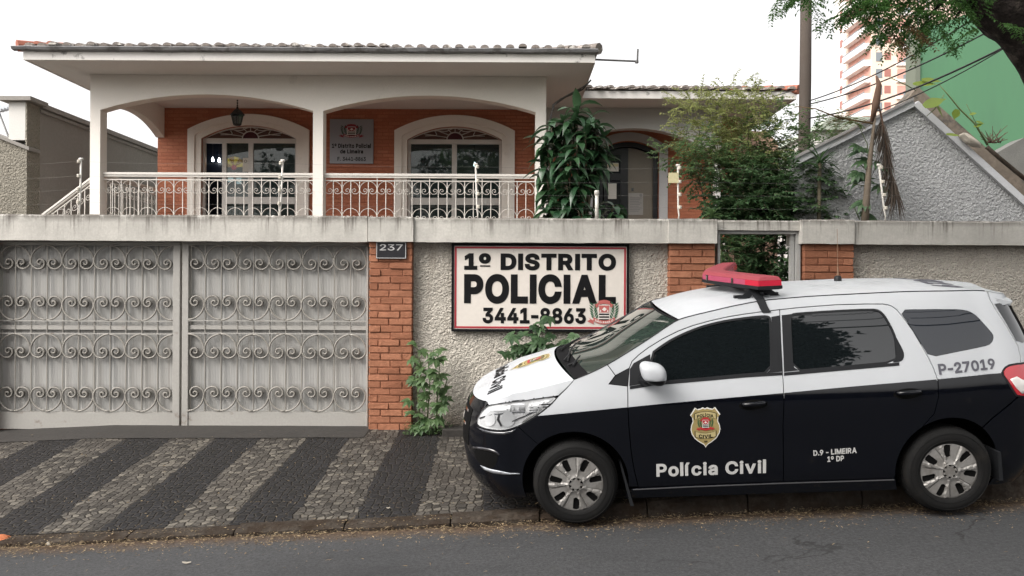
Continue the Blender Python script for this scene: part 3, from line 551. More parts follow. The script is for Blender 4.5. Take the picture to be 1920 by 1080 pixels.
def sheet(name, x0, x1, y0, y1, nx, ny, zf, m):
    mb = MB()
    vs = [(x0+(x1-x0)*i/nx, y0+(y1-y0)*j/ny) for j in range(ny+1) for i in range(nx+1)]
    mb.add([(a, b, zf(a, b)) for a, b in vs], [(j*(nx+1)+i, j*(nx+1)+i+1, (j+1)*(nx+1)+i+1, (j+1)*(nx+1)+i) for j in range(ny) for i in range(nx)])
    o = mb.build(name, m, smooth=True)
    o['kind'] = 'structure'
    return o

def asphalt():
    m, nt, b = nodes_of('asphalt')
    v = coords(nt)
    n1 = noisen(nt, v, .7, 6, .6); n2 = noisen(nt, v, 45, 5, .8); n3 = noisen(nt, v, 120, 3, .8)
    vor = N(nt, 'ShaderNodeTexVoronoi'); vor.inputs['Scale'].default_value = 48; nt.links.new(v, vor.inputs['Vector'])
    c = mixc(nt, ramp(nt, n1, .3, .7), (.050,.052,.055), (.067,.068,.071))
    c = mixc(nt, ramp(nt, n2, .38, .62, 0, .85), c, (.026,.027,.0285))
    c = mixc(nt, ramp(nt, vor.outputs['Distance'], .20, .1, 0, .55), c, (.11,.108,.106))
    c = mixc(nt, ramp(nt, noisen(nt, coords(nt, (.5,1.6,1)), .9, 5, .65), .52, .7, 0, .5), c, (.024,.0245,.026))
    c = mixc(nt, ramp(nt, noisen(nt, v, 7, 5, .7), .6, .72, 0, .5), c, (.056,.056,.055))
    # a few meandering cracks
    cv = N(nt, 'ShaderNodeTexVoronoi', feature='DISTANCE_TO_EDGE'); cv.inputs['Scale'].default_value = .55
    nv = N(nt, 'ShaderNodeTexNoise'); nv.inputs['Scale'].default_value = 3; nv.inputs['Detail'].default_value = 6; nt.links.new(v, nv.inputs['Vector'])
    va = N(nt, 'ShaderNodeVectorMath', operation='MULTIPLY_ADD'); nt.links.new(nv.outputs['Color'], va.inputs[0]); va.inputs[1].default_value = (.5,.5,.5); nt.links.new(v, va.inputs[2])
    nt.links.new(va.outputs[0], cv.inputs['Vector'])
    ck = mth(nt, 'MULTIPLY', ramp(nt, cv.outputs['Distance'], .007, .0015), ramp(nt, noisen(nt, v, .9, 2), .5, .6))
    c = mixc(nt, mth(nt, 'MULTIPLY', ck, .8), c, (.012,.012,.012))
    # soil washed against the kerb
    sep = N(nt, 'ShaderNodeSeparateXYZ'); nt.links.new(v, sep.inputs[0])
    e = ramp(nt, mth(nt, 'ADD', sep.outputs['Y'], mth(nt, 'MULTIPLY', noisen(nt, v, 3, 6, .7), .35)), KERB_Y-.06, KERB_Y+.16)
    c = mixc(nt, mth(nt, 'MULTIPLY', e, .9), c, mixc(nt, ramp(nt, noisen(nt, v, 60, 4), .3, .7), (.035,.022,.014), (.13,.085,.05)))
    nt.links.new(c, b.inputs['Base Color']); b.inputs['Roughness'].default_value = .88; b.inputs['Specular IOR Level'].default_value = .3
    bumpn(nt, b, mth(nt, 'ADD', n2, mth(nt, 'MULTIPLY', n3, .5)), .5, .006)
    return m

def mosaic():
    """Portuguese stone paving in stripes of dark and pale stones"""
    m, nt, b = nodes_of('mosaic_paving')
    v = coords(nt)
    nw = N(nt, 'ShaderNodeTexNoise'); nw.inputs['Scale'].default_value = 4; nt.links.new(v, nw.inputs['Vector'])
    va = N(nt, 'ShaderNodeVectorMath', operation='MULTIPLY_ADD'); nt.links.new(nw.outputs['Color'], va.inputs[0]); va.inputs[1].default_value = (.035,.035,0); nt.links.new(v, va.inputs[2])
    def vor(feat):
        n = N(nt, 'ShaderNodeTexVoronoi', feature=feat, voronoi_dimensions='2D'); n.inputs['Scale'].default_value = 15.5; n.inputs['Randomness'].default_value = .62
        nt.links.new(va.outputs[0], n.inputs['Vector']); return n
    cell, edge = vor('F1'), vor('DISTANCE_TO_EDGE')
    # the stripe a stone belongs to is read at the stone's own centre
    sp = N(nt, 'ShaderNodeSeparateXYZ'); nt.links.new(cell.outputs['Position'], sp.inputs[0])
    sc = 1.0
    sr = N(nt, 'ShaderNodeSeparateXYZ'); nt.links.new(v, sr.inputs[0])
    xm = mth(nt, 'ADD', mth(nt, 'MULTIPLY', sp.outputs['X'], .45), mth(nt, 'MULTIPLY', sr.outputs['X'], .55))
    xs = mth(nt, 'ADD', xm, mth(nt, 'MULTIPLY', sr.outputs['Y'], .025))
    fr = mth(nt, 'FRACT', mth(nt, 'DIVIDE', mth(nt, 'ADD', xs, 1.058+98), .98))
    dark = mth(nt, 'LESS_THAN', fr, .5)
    rc = N(nt, 'ShaderNodeSeparateColor'); nt.links.new(cell.outputs['Color'], rc.inputs[0])
    r1 = rc.outputs[0]; r2 = rc.outputs[1]
    pale = mixc(nt, r1, (.026,.0235,.021), (.098,.089,.078))
    pale = mixc(nt, ramp(nt, r2, .7, .95, 0, .8), pale, (.17,.155,.13))
    dk = mixc(nt, r1, (.0055,.0058,.007), (.0145,.015,.018))
    c = mixc(nt, dark, pale, dk)
    n1 = noisen(nt, v, 1.0, 6, .65); n2 = noisen(nt, v, 60, 4, .7)
    c = mixc(nt, ramp(nt, n2, .4, .75, 0, .45), c, (.035,.03,.025))
    c = mixc(nt, ramp(nt, n1, .5, .75, 0, .4), c, mixc(nt, dark, (.06,.05,.042), (.018,.016,.015)))
    gap = ramp(nt, edge.outputs['Distance'], .10, .03)
    c = mixc(nt, mth(nt, 'MULTIPLY', gap, .9), c, mixc(nt, n2, (.012,.010,.008), (.05,.042,.032)))
    nt.links.new(c, b.inputs['Base Color']); b.inputs['Roughness'].default_value = .7; b.inputs['Specular IOR Level'].default_value = .25
    h = mth(nt, 'ADD', mth(nt, 'MULTIPLY', ramp(nt, edge.outputs['Distance'], 0, .16), 1.0), mth(nt, 'ADD', mth(nt, 'MULTIPLY', r2, .6), mth(nt, 'MULTIPLY', n2, .3)))
    bumpn(nt, b, h, 1.0, .012)
    return m

M_asph, M_mos = asphalt(), mosaic()
M_earth = mat('earth', (.09,.07,.05), .95, var=.3, bump=.4, bscale=30)
sheet('ground', -400, 400, -60, 600, 160, 20, lambda x, y: -.7 + .05*max(-22, min(22, x)), M_earth)
sheet('road', -30, 30, -3.0, KERB_Y+.03, 240, 30, z_road, M_asph)
sheet('pavement', -30, 30, KERB_Y+.15, 8.72, 300, 24, z_pave, M_mos)
M_slab = mat('worn_concrete', (.030,.027,.024), .9, var=.35, vs=3, fine=30, fvar=.15, bump=.5, bscale=25, bdist=.01)
sheet('gate_threshold', -6, -1.62, 8.18, 8.72, 60, 6, lambda x, y: z_pave(x, y)+.006+.004*mnoise.noise(Vector((x*3, y*5, 3))), M_slab)

# kerb: old stone blocks, chipped and unlevel
mb = MB()
xk = -30.0
rk = random.Random(3)
while xk < 30:
    L = rk.uniform(.55, 1.05)
    near = -6 < xk < 7
    n = max(2, int(L/.05)) if near else 3
    dy, dz = rk.uniform(-.018,.018), rk.uniform(-.012,.012)
    rows = []
    for i in range(n+1):
        x = xk + .006 + (L-.012)*i/n
        zr, zt = z_road(x)-.1, z_road(x)+h_kerb(x)+dz
        e = .03*max(0, 1-min(i, n-i)/1.5)
        nz = lambda k: mnoise.noise(Vector((x*5, k*2.7, xk)))*.016 + mnoise.noise(Vector((x*16, k*3.7, 9)))*.008
        y0 = KERB_Y + dy
        rows.append([(x, y0+nz(1)+e*.4, zr), (x, y0+nz(2)+e*.3, (zt+zr+.1)/2), (x, y0+.012+nz(3)+e*.5, zt-.025), (x, y0+.035+nz(4), zt-.004-e*.3+nz(5)*.4), (x, y0+.10, zt+nz(6)*.5-e*.2), (x, y0+.17, zt-.004), (x, y0+.18, zr)])
    k = 7
    vs = [p for r in rows for p in r]
    fs = [(i*k+j, (i+1)*k+j, (i+1)*k+j+1, i*k+j+1) for i in range(n) for j in range(k-1)]
    fs += [tuple(range(k)), tuple(n*k+j for j in reversed(range(k)))]
    mb.add(vs, fs)
    xk += L
M_kerb = mat('kerb_stone', (.060,.050,.041), .92, var=.45, vs=4, fine=35, fvar=.2, bump=.8, bscale=30, bdist=.015, stain=(.025,.016,.010), stain_s=5, stain_t=(.42,.6), spec=.15)
mb.build('kerb', M_kerb, smooth=False)['kind'] = 'structure'

# dry leaves and straw swept along the kerb
rl = random.Random(11)
LV = []
def flake(x, y, z, L, W):
    a = rl.uniform(0, 6.28)
    d = Vector((math.cos(a), math.sin(a), rl.uniform(-.12,.25))).normalized()
    n = (Vector((0,0,1)) + rvec(rl)*.5).normalized()
    LV.append((Vector((x, y, z+.004+abs(d.z)*L*.3)), d, n, L, W))
for i in range(9500):
    x = rl.uniform(-5.2, 5.2)
    dens = .55 + .45*mnoise.noise(Vector((x*1.1, 4.2, 0)))
    if rl.random() > dens + (.3 if -.5 < x < 3.6 else 0): continue
    y = KERB_Y - .005 - min(.9, rl.expovariate(1/.10) - .0) + .02*mnoise.noise(Vector((x*3, 0, 5)))
    flake(x, y, z_road(x, y)+max(0, .035-(KERB_Y-y)*.25)*rl.random(), rl.uniform(.008,.045), rl.uniform(.003,.009))
for i in range(1500):
    x = rl.uniform(-5.5, 4.6); y = KERB_Y + abs(rl.gauss(0, .10))
    flake(x, y, max(z_pave(x, y), z_road(x)+h_kerb(x)*.9 if y > KERB_Y+.02 else 0) , rl.uniform(.008,.03), rl.uniform(.003,.008))
for i in range(420):
    x, y = rl.uniform(-5.5, 1.2), rl.uniform(5.8, 8.5)
    flake(x, y, z_pave(x, y), rl.uniform(.008,.03), rl.uniform(.003,.01))
for i in range(130):
    x, y = rl.uniform(-4, 4.5), rl.uniform(4.2, 5.4)
    flake(x, y, z_road(x, y), rl.uniform(.012,.06), rl.uniform(.002,.006))
for px, py in ((906,838),(1045,834),(525,900),(1010,896),(1078,850),(1455,961)):
    pass
o = leaf_mesh('leaf_litter', LV, island_mat('dry_leaf', (.085,.055,.030), (.40,.31,.19), .85, bump=.1))
tag(o, 'dry leaves and straw swept along the kerb', None, None, 'stuff')

# a few pale scraps big enough to count, and a broken piece of brick at the far left
M_scrap = mat('pale_scrap', (.34,.31,.26), .8, var=.15)
def on_road(px, py):
    o_, d_ = ray(px, py); t = 5.0
    for _ in range(30):
        p = o_ + d_*t
        zz = z_road(p.x, p.y) if p.y < KERB_Y else z_pave(p.x, p.y)
        t += (p.z - zz)/(-d_.z)
    return o_ + d_*t
for px, py, L, lab in ((350,1058,.06,'pale curled leaf on the road below the gate'), (728,955,.03,'small white scrap on the striped pavement near the kerb')):
    if lab is None: continue
    p = on_road(px, py)
    mb = MB(); n = 6
    for s_ in range(n):
        t0, t1 = s_/n, (s_+1)/n
        w = lambda t: L*.28*math.sin(math.pi*min(max(t,.06),.94))
        h = lambda t: .006 + .012*abs(t-.5)
        for z_off, fl in ((0, False), (.003, True)):
            q = [(p.x-L/2+L*t0, p.y-w(t0)/2, p.z+h(t0)+z_off), (p.x-L/2+L*t1, p.y-w(t1)/2, p.z+h(t1)+z_off), (p.x-L/2+L*t1, p.y+w(t1)/2, p.z+h(t1)+z_off+.004), (p.x-L/2+L*t0, p.y+w(t0)/2, p.z+h(t0)+z_off+.004)]
            mb.quad(*(q if fl else reversed(q)))
    tag(mb.build('paper_scrap' if 'scrap' in lab else ('twig' if 'twig' in lab else 'fallen_leaf'), M_scrap), lab, 'litter')
def lump(name, px, py, r, m, lab, cat, sq=(1,.8,.7)):
    p = on_road(px, py)
    bm = bmesh.new(); bmesh.ops.create_icosphere(bm, subdivisions=3, radius=r)
    for v in bm.verts:
        k = 1 + .35*mnoise.noise(v.co*(2.2/r)*.5) + .12*mnoise.noise(v.co*(5/r)*.5)
        v.co = Vector((v.co.x*sq[0]*k, v.co.y*sq[1]*k, v.co.z*sq[2]*k)) + Vector((0,0,r*sq[2]*.7))
    me = bpy.data.meshes.new(name); bm.to_mesh(me); bm.free(); me.materials.append(m)
    o = bpy.data.objects.new(name, me); COL.objects.link(o); o.location = p
    tag(o, lab, cat)
M_brickbit = mat('broken_brick', (.42,.13,.05), .85, var=.25, bump=.5, bscale=30)
lump('brick_fragment', 6, 1018, .05, M_brickbit, 'orange broken brick fragment on the kerb at the far left', 'brick', (1.2,.7,.75))
lump('pebble', 92, 1022, .02, M_scrap, 'small tan pebble lying on the kerb near the brick fragment', 'stone')

# ============================================================ boundary wall
D_P, D_R, D_C = 8.54, 8.66, 8.50
M_brk = island_mat('pillar_brick', (.30,.123,.068), (.385,.17,.098), .82, bump=.7, bscale=35, dirt=(.16,.055,.028))
M_mort = mat('pillar_mortar', (.25,.10,.054), .9, var=.2, bump=.3)
zc0, zc1 = Z(453, D_C, 700), Z(406, D_C, 700)
M_cop = concrete('weathered_coping', (.50,.485,.45), zc0, zc1)
M_rough = roughcast('roughcast', (.62,.58,.515), (.13,.10,.075), 40, .024)
wall = thing('boundary_wall', 'front boundary wall of brick pillars, beige roughcast panels and stained concrete coping', 'wall', (X(1000, D_R), D_R, 0))

def brick_pillar(px0, px1, py_top, py_bot, left_face=True):
    x0, x1 = X(px0, D_P), X(px1, D_P)
    zt, zb = Z(py_top, D_P, (px0+px1)/2), Z(py_bot, D_P, (px0+px1)/2) - .05
    mb = MB(); rb = random.Random(px0)
    mb.box(x0+.012, x1-.012, D_P+.012, D_P+.42, zb-.3, zt, 1)
    n = int((zt-zb)/.0795); rh = (zt-zb)/n
    for r in range(n):
        z0 = zb + r*rh
        W = x1-x0
        pat = [(0,.47),(.47,1)] if r % 2 == 0 else [(0,.22),(.22,.72),(.72,1)]
        if r % 4 == 2: pat = [(0,.5),(.5,1)]
        if r % 4 == 3: pat = [(0,.28),(.28,.78),(.78,1)]
        for a, b_ in pat:
            j = rb.uniform(-.006,.006); t = rb.uniform(-.003,.003)
            a_, c_ = x0+a*W+.006+rb.uniform(-.003,.003), x0+b_*W-.006+rb.uniform(-.003,.003)
            # bricks with slightly rough, out-of-square faces
            v = []
            for (xx, yy, zz) in [(a_,D_P+j,z0+.006),(c_,D_P+j,z0+.006),(c_,D_P+.3,z0+.006),(a_,D_P+.3,z0+.006),(a_,D_P+j,z0+rh-.007),(c_,D_P+j,z0+rh-.007),(c_,D_P+.3,z0+rh-.007),(a_,D_P+.3,z0+rh-.007)]:
                v.append((xx+rb.uniform(-.003,.003), yy+rb.uniform(-.004,.004), zz+rb.uniform(-.003,.003)))
            mb.add(v, [(0,3,2,1),(4,5,6,7),(0,1,5,4),(1,2,6,5),(2,3,7,6),(3,0,4,7)], 0)
    mb.build('brick_pillar', [M_brk, M_mort], wall, bevel=.004)
brick_pillar(692, 774, 452, 812)
brick_pillar(1255, 1342, 455, 806)
brick_pillar(1508, 1602, 457, 800)
brick_pillar(-110, -16, 450, 812)

def panel(px0, px1, zt, zb):
    x0, x1 = X(px0, D_R), X(px1, D_R)
    nx, nz = max(2, int((x1-x0)/.03)), 80
    mb = MB()
    vs = []
    for j in range(nz+1):
        for i in range(nx+1):
            x = x0+(x1-x0)*i/nx; z = zb+(zt-zb)*j/nz
            vs.append((x, D_R+.008*mnoise.noise(Vector((x*22, z*22, 0)))+.006*mnoise.noise(Vector((x*3, z*3, 4))), z))
    mb.add(vs, [(j*(nx+1)+i, j*(nx+1)+i+1, (j+1)*(nx+1)+i+1, (j+1)*(nx+1)+i) for j in range(nz) for i in range(nx)])
    mb.box(x0, x1, D_R+.03, D_R+.22, zb, zt)
    return mb.build('roughcast_panel', M_rough, wall)
panel(776, 1256, Z(448, D_R, 1000), -.25)
panel(1600, 2700, Z(452, D_R, 1760), -.25)
def coping(px0, px1, py0, py1, d0, d1=8.98, name='coping', seed=0):
    pm = (px0+px1)/2
    if px0 < 0: pm = 345
    if px1 > 1920: pm = 1760
    x0, x1 = X(px0, d0), X(px1, d0)
    zt, zb = Z(py0, d0, pm), Z(py1, d0, pm)
    n = max(2, int((x1-x0)/.06))
    mb = MB(); vs = []
    for i in range(n+1):
        x = x0+(x1-x0)*i/n
        f = lambda k, s: s*mnoise.noise(Vector((x*7, k*3.1, seed)))
        vs += [(x, d0+f(1,.005), zb+f(2,.004)), (x, d0+f(3,.005), zt-.02+f(4,.006)), (x, d0+.015+f(5,.004), zt+f(6,.007)), (x, d1, zt+f(6,.004)), (x, d1, zb)]
    fs = [(i*5+j, (i+1)*5+j, (i+1)*5+(j+1)%5, i*5+(j+1)%5) for i in range(n) for j in range(5)]
    fs += [(4,3,2,1,0), tuple(n*5+j for j in range(5))]
    mb.add(vs, fs)
    return mb.build(name, M_cop, wall)
coping(-120, 689, 403, 452, 8.505, seed=1)
coping(690, 775, 406, 453, 8.475, seed=2)
coping(776, 1253, 409, 455, 8.505, seed=3)
coping(1254, 1345, 410, 456, 8.475, seed=4)
coping(1346, 1504, 413, 432, 8.56, name='lintel', seed=5)
coping(1505, 1603, 411, 457, 8.475, seed=6)
coping(1604, 2700, 414, 459, 8.505, seed=7)
# grey metal frame of the pedestrian doorway
M_grey = mat('grey_paint', (.36,.36,.35), .55, var=.1, bump=.1, stain=(.16,.10,.07), stain_s=6, stain_t=(.66,.72))
dfr = MB()
xa, xb = X(1345, 8.62), X(1500, 8.62)
zt = Z(433, 8.62, 1420)
dfr.box(xb-.05, xb, 8.60, 8.72, 0, zt); dfr.box(xb-.10, xb-.058, 8.64, 8.70, 0, zt-.03)
dfr.box(xa, xb-.053, 8.60, 8.72, zt-.035, zt-.002); dfr.box(xa+.002, xa+.03, 8.60, 8.72, 0, zt-.038)
dfr.build('door_frame', M_grey, wall)

# ============================================================ garage gate
D_G = 8.70
def gpx(zx): return zx/2.455
def gpy(zy): return 390 + zy/2.455
M_gp = mat('gate_paint', (.35,.34,.318), .6, var=.08, vs=2, fine=40, fvar=.05, bump=.12, bscale=50, stain=(.15,.11,.085), stain_s=5, stain_t=(.62,.72))
M_gs = mat('gate_scroll_paint', (.27,.256,.23), .55, var=.1, vs=8)
def sheet_mat(x0, w, rows):
    m, nt, b = nodes_of('gate_sheet')
    v = coords(nt)
    st = coords(nt, (40, 1, 1.2)); s1 = noisen(nt, st, 1.0, 5, .65)
    st2 = coords(nt, (7, 1, .5)); s2 = noisen(nt, st2, 1.0, 4, .6)
    c = mixc(nt, ramp(nt, s1, .3, .72), (.30,.295,.28), (.375,.368,.352))
    c = mixc(nt, ramp(nt, s2, .38, .7, 0, .7), c, (.30,.305,.305))
    c = mixc(nt, ramp(nt, noisen(nt, v, 18, 5, .7), .6, .75, 0, .4), c, (.24,.22,.19))
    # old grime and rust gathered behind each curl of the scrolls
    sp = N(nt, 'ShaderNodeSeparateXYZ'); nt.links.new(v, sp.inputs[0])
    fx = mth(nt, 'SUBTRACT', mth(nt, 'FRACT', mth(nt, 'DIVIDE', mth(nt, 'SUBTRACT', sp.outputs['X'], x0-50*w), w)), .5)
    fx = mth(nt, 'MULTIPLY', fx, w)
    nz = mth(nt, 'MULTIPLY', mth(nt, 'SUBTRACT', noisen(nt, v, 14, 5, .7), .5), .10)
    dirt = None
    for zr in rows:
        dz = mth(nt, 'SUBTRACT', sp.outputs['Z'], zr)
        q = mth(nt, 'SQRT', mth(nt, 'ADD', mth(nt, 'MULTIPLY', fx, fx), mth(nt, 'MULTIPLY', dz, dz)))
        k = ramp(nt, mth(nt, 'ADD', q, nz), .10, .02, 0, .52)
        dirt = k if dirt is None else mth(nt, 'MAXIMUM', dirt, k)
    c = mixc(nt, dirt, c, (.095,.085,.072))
    run = noisen(nt, coords(nt, (16, 1, .5)), 1.0, 4, .6)
    c = mixc(nt, ramp(nt, run, .55, .72, 0, .45), c, (.22,.205,.18))
    nt.links.new(c, b.inputs['Base Color']); b.inputs['Roughness'].default_value = .6
    w = N(nt, 'ShaderNodeTexWave'); w.inputs['Scale'].default_value = 17; w.bands_direction = 'X'; nt.links.new(v, w.inputs['Vector'])
    bumpn(nt, b, w.outputs['Fac'], .35, .004)
    return m
gate = thing('garage_gate', 'wide grey metal double gate with wrought scrolls on ribbed sheet', 'gate', (X(345, D_G), D_G, 0))

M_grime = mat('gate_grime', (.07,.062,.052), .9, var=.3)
def spiral(cx, cz, r, sx, sz, y, n=9):
    """from the crown of a big arc, down its side and curling in; sx, sz mirror it"""
    pts = []
    radii = [(1.0, 90, 0), (.50, 0, -90), (.36, -90, -180), (.25, -180, -270), (.19, -270, -360), (.13, -360, -450), (.09, -450, -540)]
    c = Vector((0, 0)); prev = 1.0
    for i, (q, a0, a1) in enumerate(radii):
        if i > 0:
            a = math.radians(a0); c = c + Vector((math.cos(a), math.sin(a)))*(prev - q)
        for k in range(n+1 if i == len(radii)-1 else n):
            a = math.radians(a0 + (a1-a0)*k/n)
            p = c + Vector((math.cos(a), math.sin(a)))*q
            pts.append((cx + sx*p.x*r, y, cz + sz*p.y*r))
        prev = q
    return pts

def gate_leaf(zx0, zx1, fx0, fx1):
    """zx: bars in zoomed pixels; fx: outer frame"""
    d = D_G
    xx = lambda zx: X(gpx(zx), d, 620)
    zz = lambda zy: Z(gpy(zy), d, gpx((zx0+zx1)/2) if zx0 > 0 else 160)
    f0, f1 = xx(fx0), xx(fx1)
    zb, zt = zz(1018), zz(156)
    # the sheet: shallow folds between the bars
    mb = MB()
    n = 11; w = (xx(zx1)-xx(zx0))/n
    prof = []
    for i in range(n):
        a = xx(zx0) + w*i
        for t, dy in ((.02,.005),(.06,.0),(.94,.0),(.98,.005)): prof.append((a+w*t, d+.03+dy))
    vs = [(p[0], p[1], zz(938)) for p in prof] + [(p[0], p[1], zz(165)) for p in prof]
    k = len(prof)
    mb.add(vs, [(i, i+1, k+i+1, k+i) for i in range(k-1)])
    rws = []
    for zy, sz in ((173, 1), (517, -1), (580, 1), (934, -1)): rws.append(zz(zy)-sz*w-sz*.22*w)
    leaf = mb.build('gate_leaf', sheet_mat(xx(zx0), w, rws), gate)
    ORG[leaf.name] = ORG[gate.name]
    # frame
    fr = MB()
    fr.box(f0, f1, d-.035, d+.045, zz(168), zt)
    fr.box(f0, xx(zx0), d-.035, d+.045, zb, zz(168)-.001); fr.box(xx(zx1), f1, d-.035, d+.045, zb, zz(168)-.001)
    fr.build('frame', M_gp, leaf, bevel=.004)
    kp = MB(); kp.box(xx(zx0)+.001, xx(zx1)-.001, d-.025, d+.035, zb+.004, zz(938)-.001)
    rp = random.Random(int(fx1))
    kp.build('kick_plate', M_gp, leaf)
    rail = MB()
    rail.box(xx(zx0)+.001, xx(zx1)-.001, d-.012, d+.028, zz(560), zz(541))
    rail.box(xx(zx0)+.001, xx(zx1)-.001, d-.034, d-.020, zz(522), zz(517)); rail.box(xx(zx0)+.001, xx(zx1)-.001, d-.034, d-.020, zz(580), zz(575))
    rail.box(xx(zx0)+.001, xx(zx1)-.001, d-.034, d-.020, zz(173), zz(169.5))
    rail.build('mid_rail', M_gp, leaf)
    for i in range(1, n):
        bars = MB(); x = xx(zx0) + w*i
        bars.box(x-.005, x+.005, d-.018, d-.008, zz(937), zz(171))
        bars.build('bar', M_gs, leaf)
    sc = MB()
    r = w
    for row, (zy, sz) in enumerate(((173, 1), (517, -1), (580, 1), (934, -1))):
        zc = zz(zy) - sz*r
        for i in range(0 if zx0 < 100 else 0, n+1):
            odd = (i % 2 == (1 if zx0 < 100 else 0))
            if not odd: continue
            cx = xx(zx0) + w*i
            for sx in (-1, 1):
                if (i == 0 and sx < 0) or (i == n and sx > 0): continue
                jr = random.Random(i*7+row*31+sx)
                rr = r*(1+jr.uniform(-.02,.02))
                sp_ = spiral(cx, zc, rr*.985, sx, sz, d-.028+jr.uniform(-.004,.004))
                sc.tube(sp_, .0105, 6)
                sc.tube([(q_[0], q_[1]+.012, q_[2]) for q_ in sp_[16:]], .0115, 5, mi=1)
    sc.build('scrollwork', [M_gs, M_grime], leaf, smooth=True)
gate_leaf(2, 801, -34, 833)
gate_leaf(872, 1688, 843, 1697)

# ============================================================ signs on the wall
def msign(name, col, rough=.5): return mat(name, col, rough, var=.05, vs=6, fine=30, fvar=.02, obj=False)
M_cream = mat('sign_cream', (.66,.615,.565), .5, var=.04, vs=3, fine=25, fvar=.02, stain=(.42,.36,.31), stain_s=9, stain_t=(.70,.80))
M_black = mat('sign_black', (.006,.006,.007), .6, var=.2, spec=.15)
M_sred = mat('sign_red', (.40,.035,.05), .5, var=.1)
M_swhite = mat('sign_white', (.74,.70,.66), .5, var=.04)
M_sgreen = mat('sign_green', (.03,.11,.055), .5, var=.15)
M_pinkred = mat('faded_red', (.46,.12,.11), .5, var=.1)

def rect(x0, z0, x1, z1): return [(x0,z0),(x1,z0),(x1,z1),(x0,z1)]
def emblem_layers(text=True, pal=None):
    """state arms on a unit square (-1..1): list of (layer, material key, polygon or (verts, faces))"""
    L = []
    # laurels
    for s in (-1, 1):
        for k in range(6):
            t = k/5
            bx, bz = s*(.50+.10*math.sin(t*2.4)), -.35+.75*t
            for q in (-1, 1):
                a = math.radians(90 - s*q*38 - s*8)
                dx, dz = math.cos(a), math.sin(a)
                L.append((0, 'green', [(bx,bz),(bx+.20*dx-.05*dz, bz+.20*dz+.05*dx),(bx+.36*dx, bz+.36*dz),(bx+.20*dx+.05*dz, bz+.20*dz-.05*dx)] if True else None))
    # shield
    bot = [(.30*math.cos(math.radians(a)), -.32+.24*math.sin(math.radians(a))) for a in range(180, 361, 15)]
    L.append((1, 'white', [(.33,.50),(-.33,.50)] + [(x*1.1, z*1.06) for x, z in bot]))
    L.append((2, 'red', rect(-.29,.06,.29,.47)))
    for z in (-.04,-.20,-.36):
        L.append((2, 'black', rect(-.29,z-.045,.29,z+.045)))
    L.append((2, 'black', [(.2,-.49),(-.2,-.49),(-.1,-.53),(.1,-.53)]))
    L.append((3, 'white', [(-.14,.22),(-.06,.30),(.0,.38),(.08,.32),(.15,.25),(.08,.18),(.0,.12),(-.06,.2)]))
    L.append((3, 'white', [(-.26,.1),(-.16,.1),(-.21,.24)])); L.append((3, 'white', [(.16,.1),(.26,.1),(.21,.24)]))
    # upper scroll
    up = [(-.34,.50),(-.16,.55),(0,.57),(.16,.55),(.34,.50),(.34,.72),(.16,.77),(0,.79),(-.16,.77),(-.34,.72)]
    L.append((2, 'red', up))
    L.append((1, 'red', [(-.34,.62),(-.56,.50),(-.46,.44),(-.52,.34),(-.30,.40)])); L.append((1, 'red', [(.34,.62),(.30,.40),(.52,.34),(.46,.44),(.56,.50)]))
    # lower ribbon
    lo = [(x, -.62 + .26*(abs(x)/.7)**2) for x in np.linspace(-.62,.62,13)]
    hi = [(x, z+.22) for x, z in reversed(lo)]
    L.append((3, 'red', lo+hi))
    L.append((2, 'red', [(-.60,-.42),(-.95,-.20),(-.78,-.34),(-.98,-.44),(-.60,-.62)][:]))
    L.append((2, 'red', [(.60,-.42),(.60,-.62),(.98,-.44),(.78,-.34),(.95,-.20)]))
    if text:
        v, f = text_fit('SÃO PAULO', 1.06, .15, .03)
        v = [(x, z -.50 + .26*(abs(x)/.7)**2) for x, z in v]
        L.append((4, 'white', (v, f)))
    return L
def put_emblem(mb, keymap, cx, cz, s, mapf, lay=.0012, text=True, sx=1.0):
    for l, key, g in emblem_layers(text):
        if isinstance(g, tuple): vs, fs = g
        else:
            vs = g; fs = tessellate_polygon([[Vector((p[0], p[1], 0)) for p in g]])
            fs = [tuple(t) for t in fs]
        out = []
        for f in fs:
            a = 0
            for i in range(len(f)):
                p, q = vs[f[i]], vs[f[(i+1) % len(f)]]; a += p[0]*q[1]-q[0]*p[1]
            out.append(tuple(f) if a > 0 else tuple(reversed(f)))
        mb.add([mapf(cx+p[0]*s*sx, cz+p[1]*s, (l+1)*lay) for p in vs], out, keymap[key])

D_S = 8.595
S0 = P(846, 622, D_S); S1 = P(1180, 457, D_S)
S0.z = Z(622, D_S, 1013); S1.z = Z(457, D_S, 1013)
sign = thing('police_station_sign', 'large cream sign reading 1º DISTRITO POLICIAL in black letters on the roughcast wall', 'sign', ((S0.x+S1.x)/2, D_S, S0.z))
t = .028
fb = MB(); fb.prism(rect(S0.x, S0.z, S1.x, S1.z), D_S, D_S+.05, [rect(S0.x+t, S0.z+t, S1.x-t, S1.z-t)])
fb.build('frame', M_black, sign, bevel=.003)
bd = MB(); bd.box(S0.x+t, S1.x-t, D_S+.012, D_S+.04, S0.z+t, S1.z-t)
bd.build('board', M_cream, sign)
ln = MB(); a, w_ = t+.008, .022
ln.prism(rect(S0.x+a, S0.z+a, S1.x-a, S1.z-a), D_S+.009, D_S+.0118, [rect(S0.x+a+w_, S0.z+a+w_, S1.x-a-w_, S1.z-a-w_)])
ln.build('red_border', M_sred, sign)
tx = MB()
def sx_(px): return X(px, D_S, 540)
def line(body, x0, x1, y0, y1, bold, sp):
    za, zb_ = Z(y1, D_S, (x0+x1)/2), Z(y0, D_S, (x0+x1)/2)
    put_text(tx, body, (sx_(x0)+sx_(x1))/2, (za+zb_)/2, sx_(x1)-sx_(x0), zb_-za, D_S+.008, bold, 0, sp)
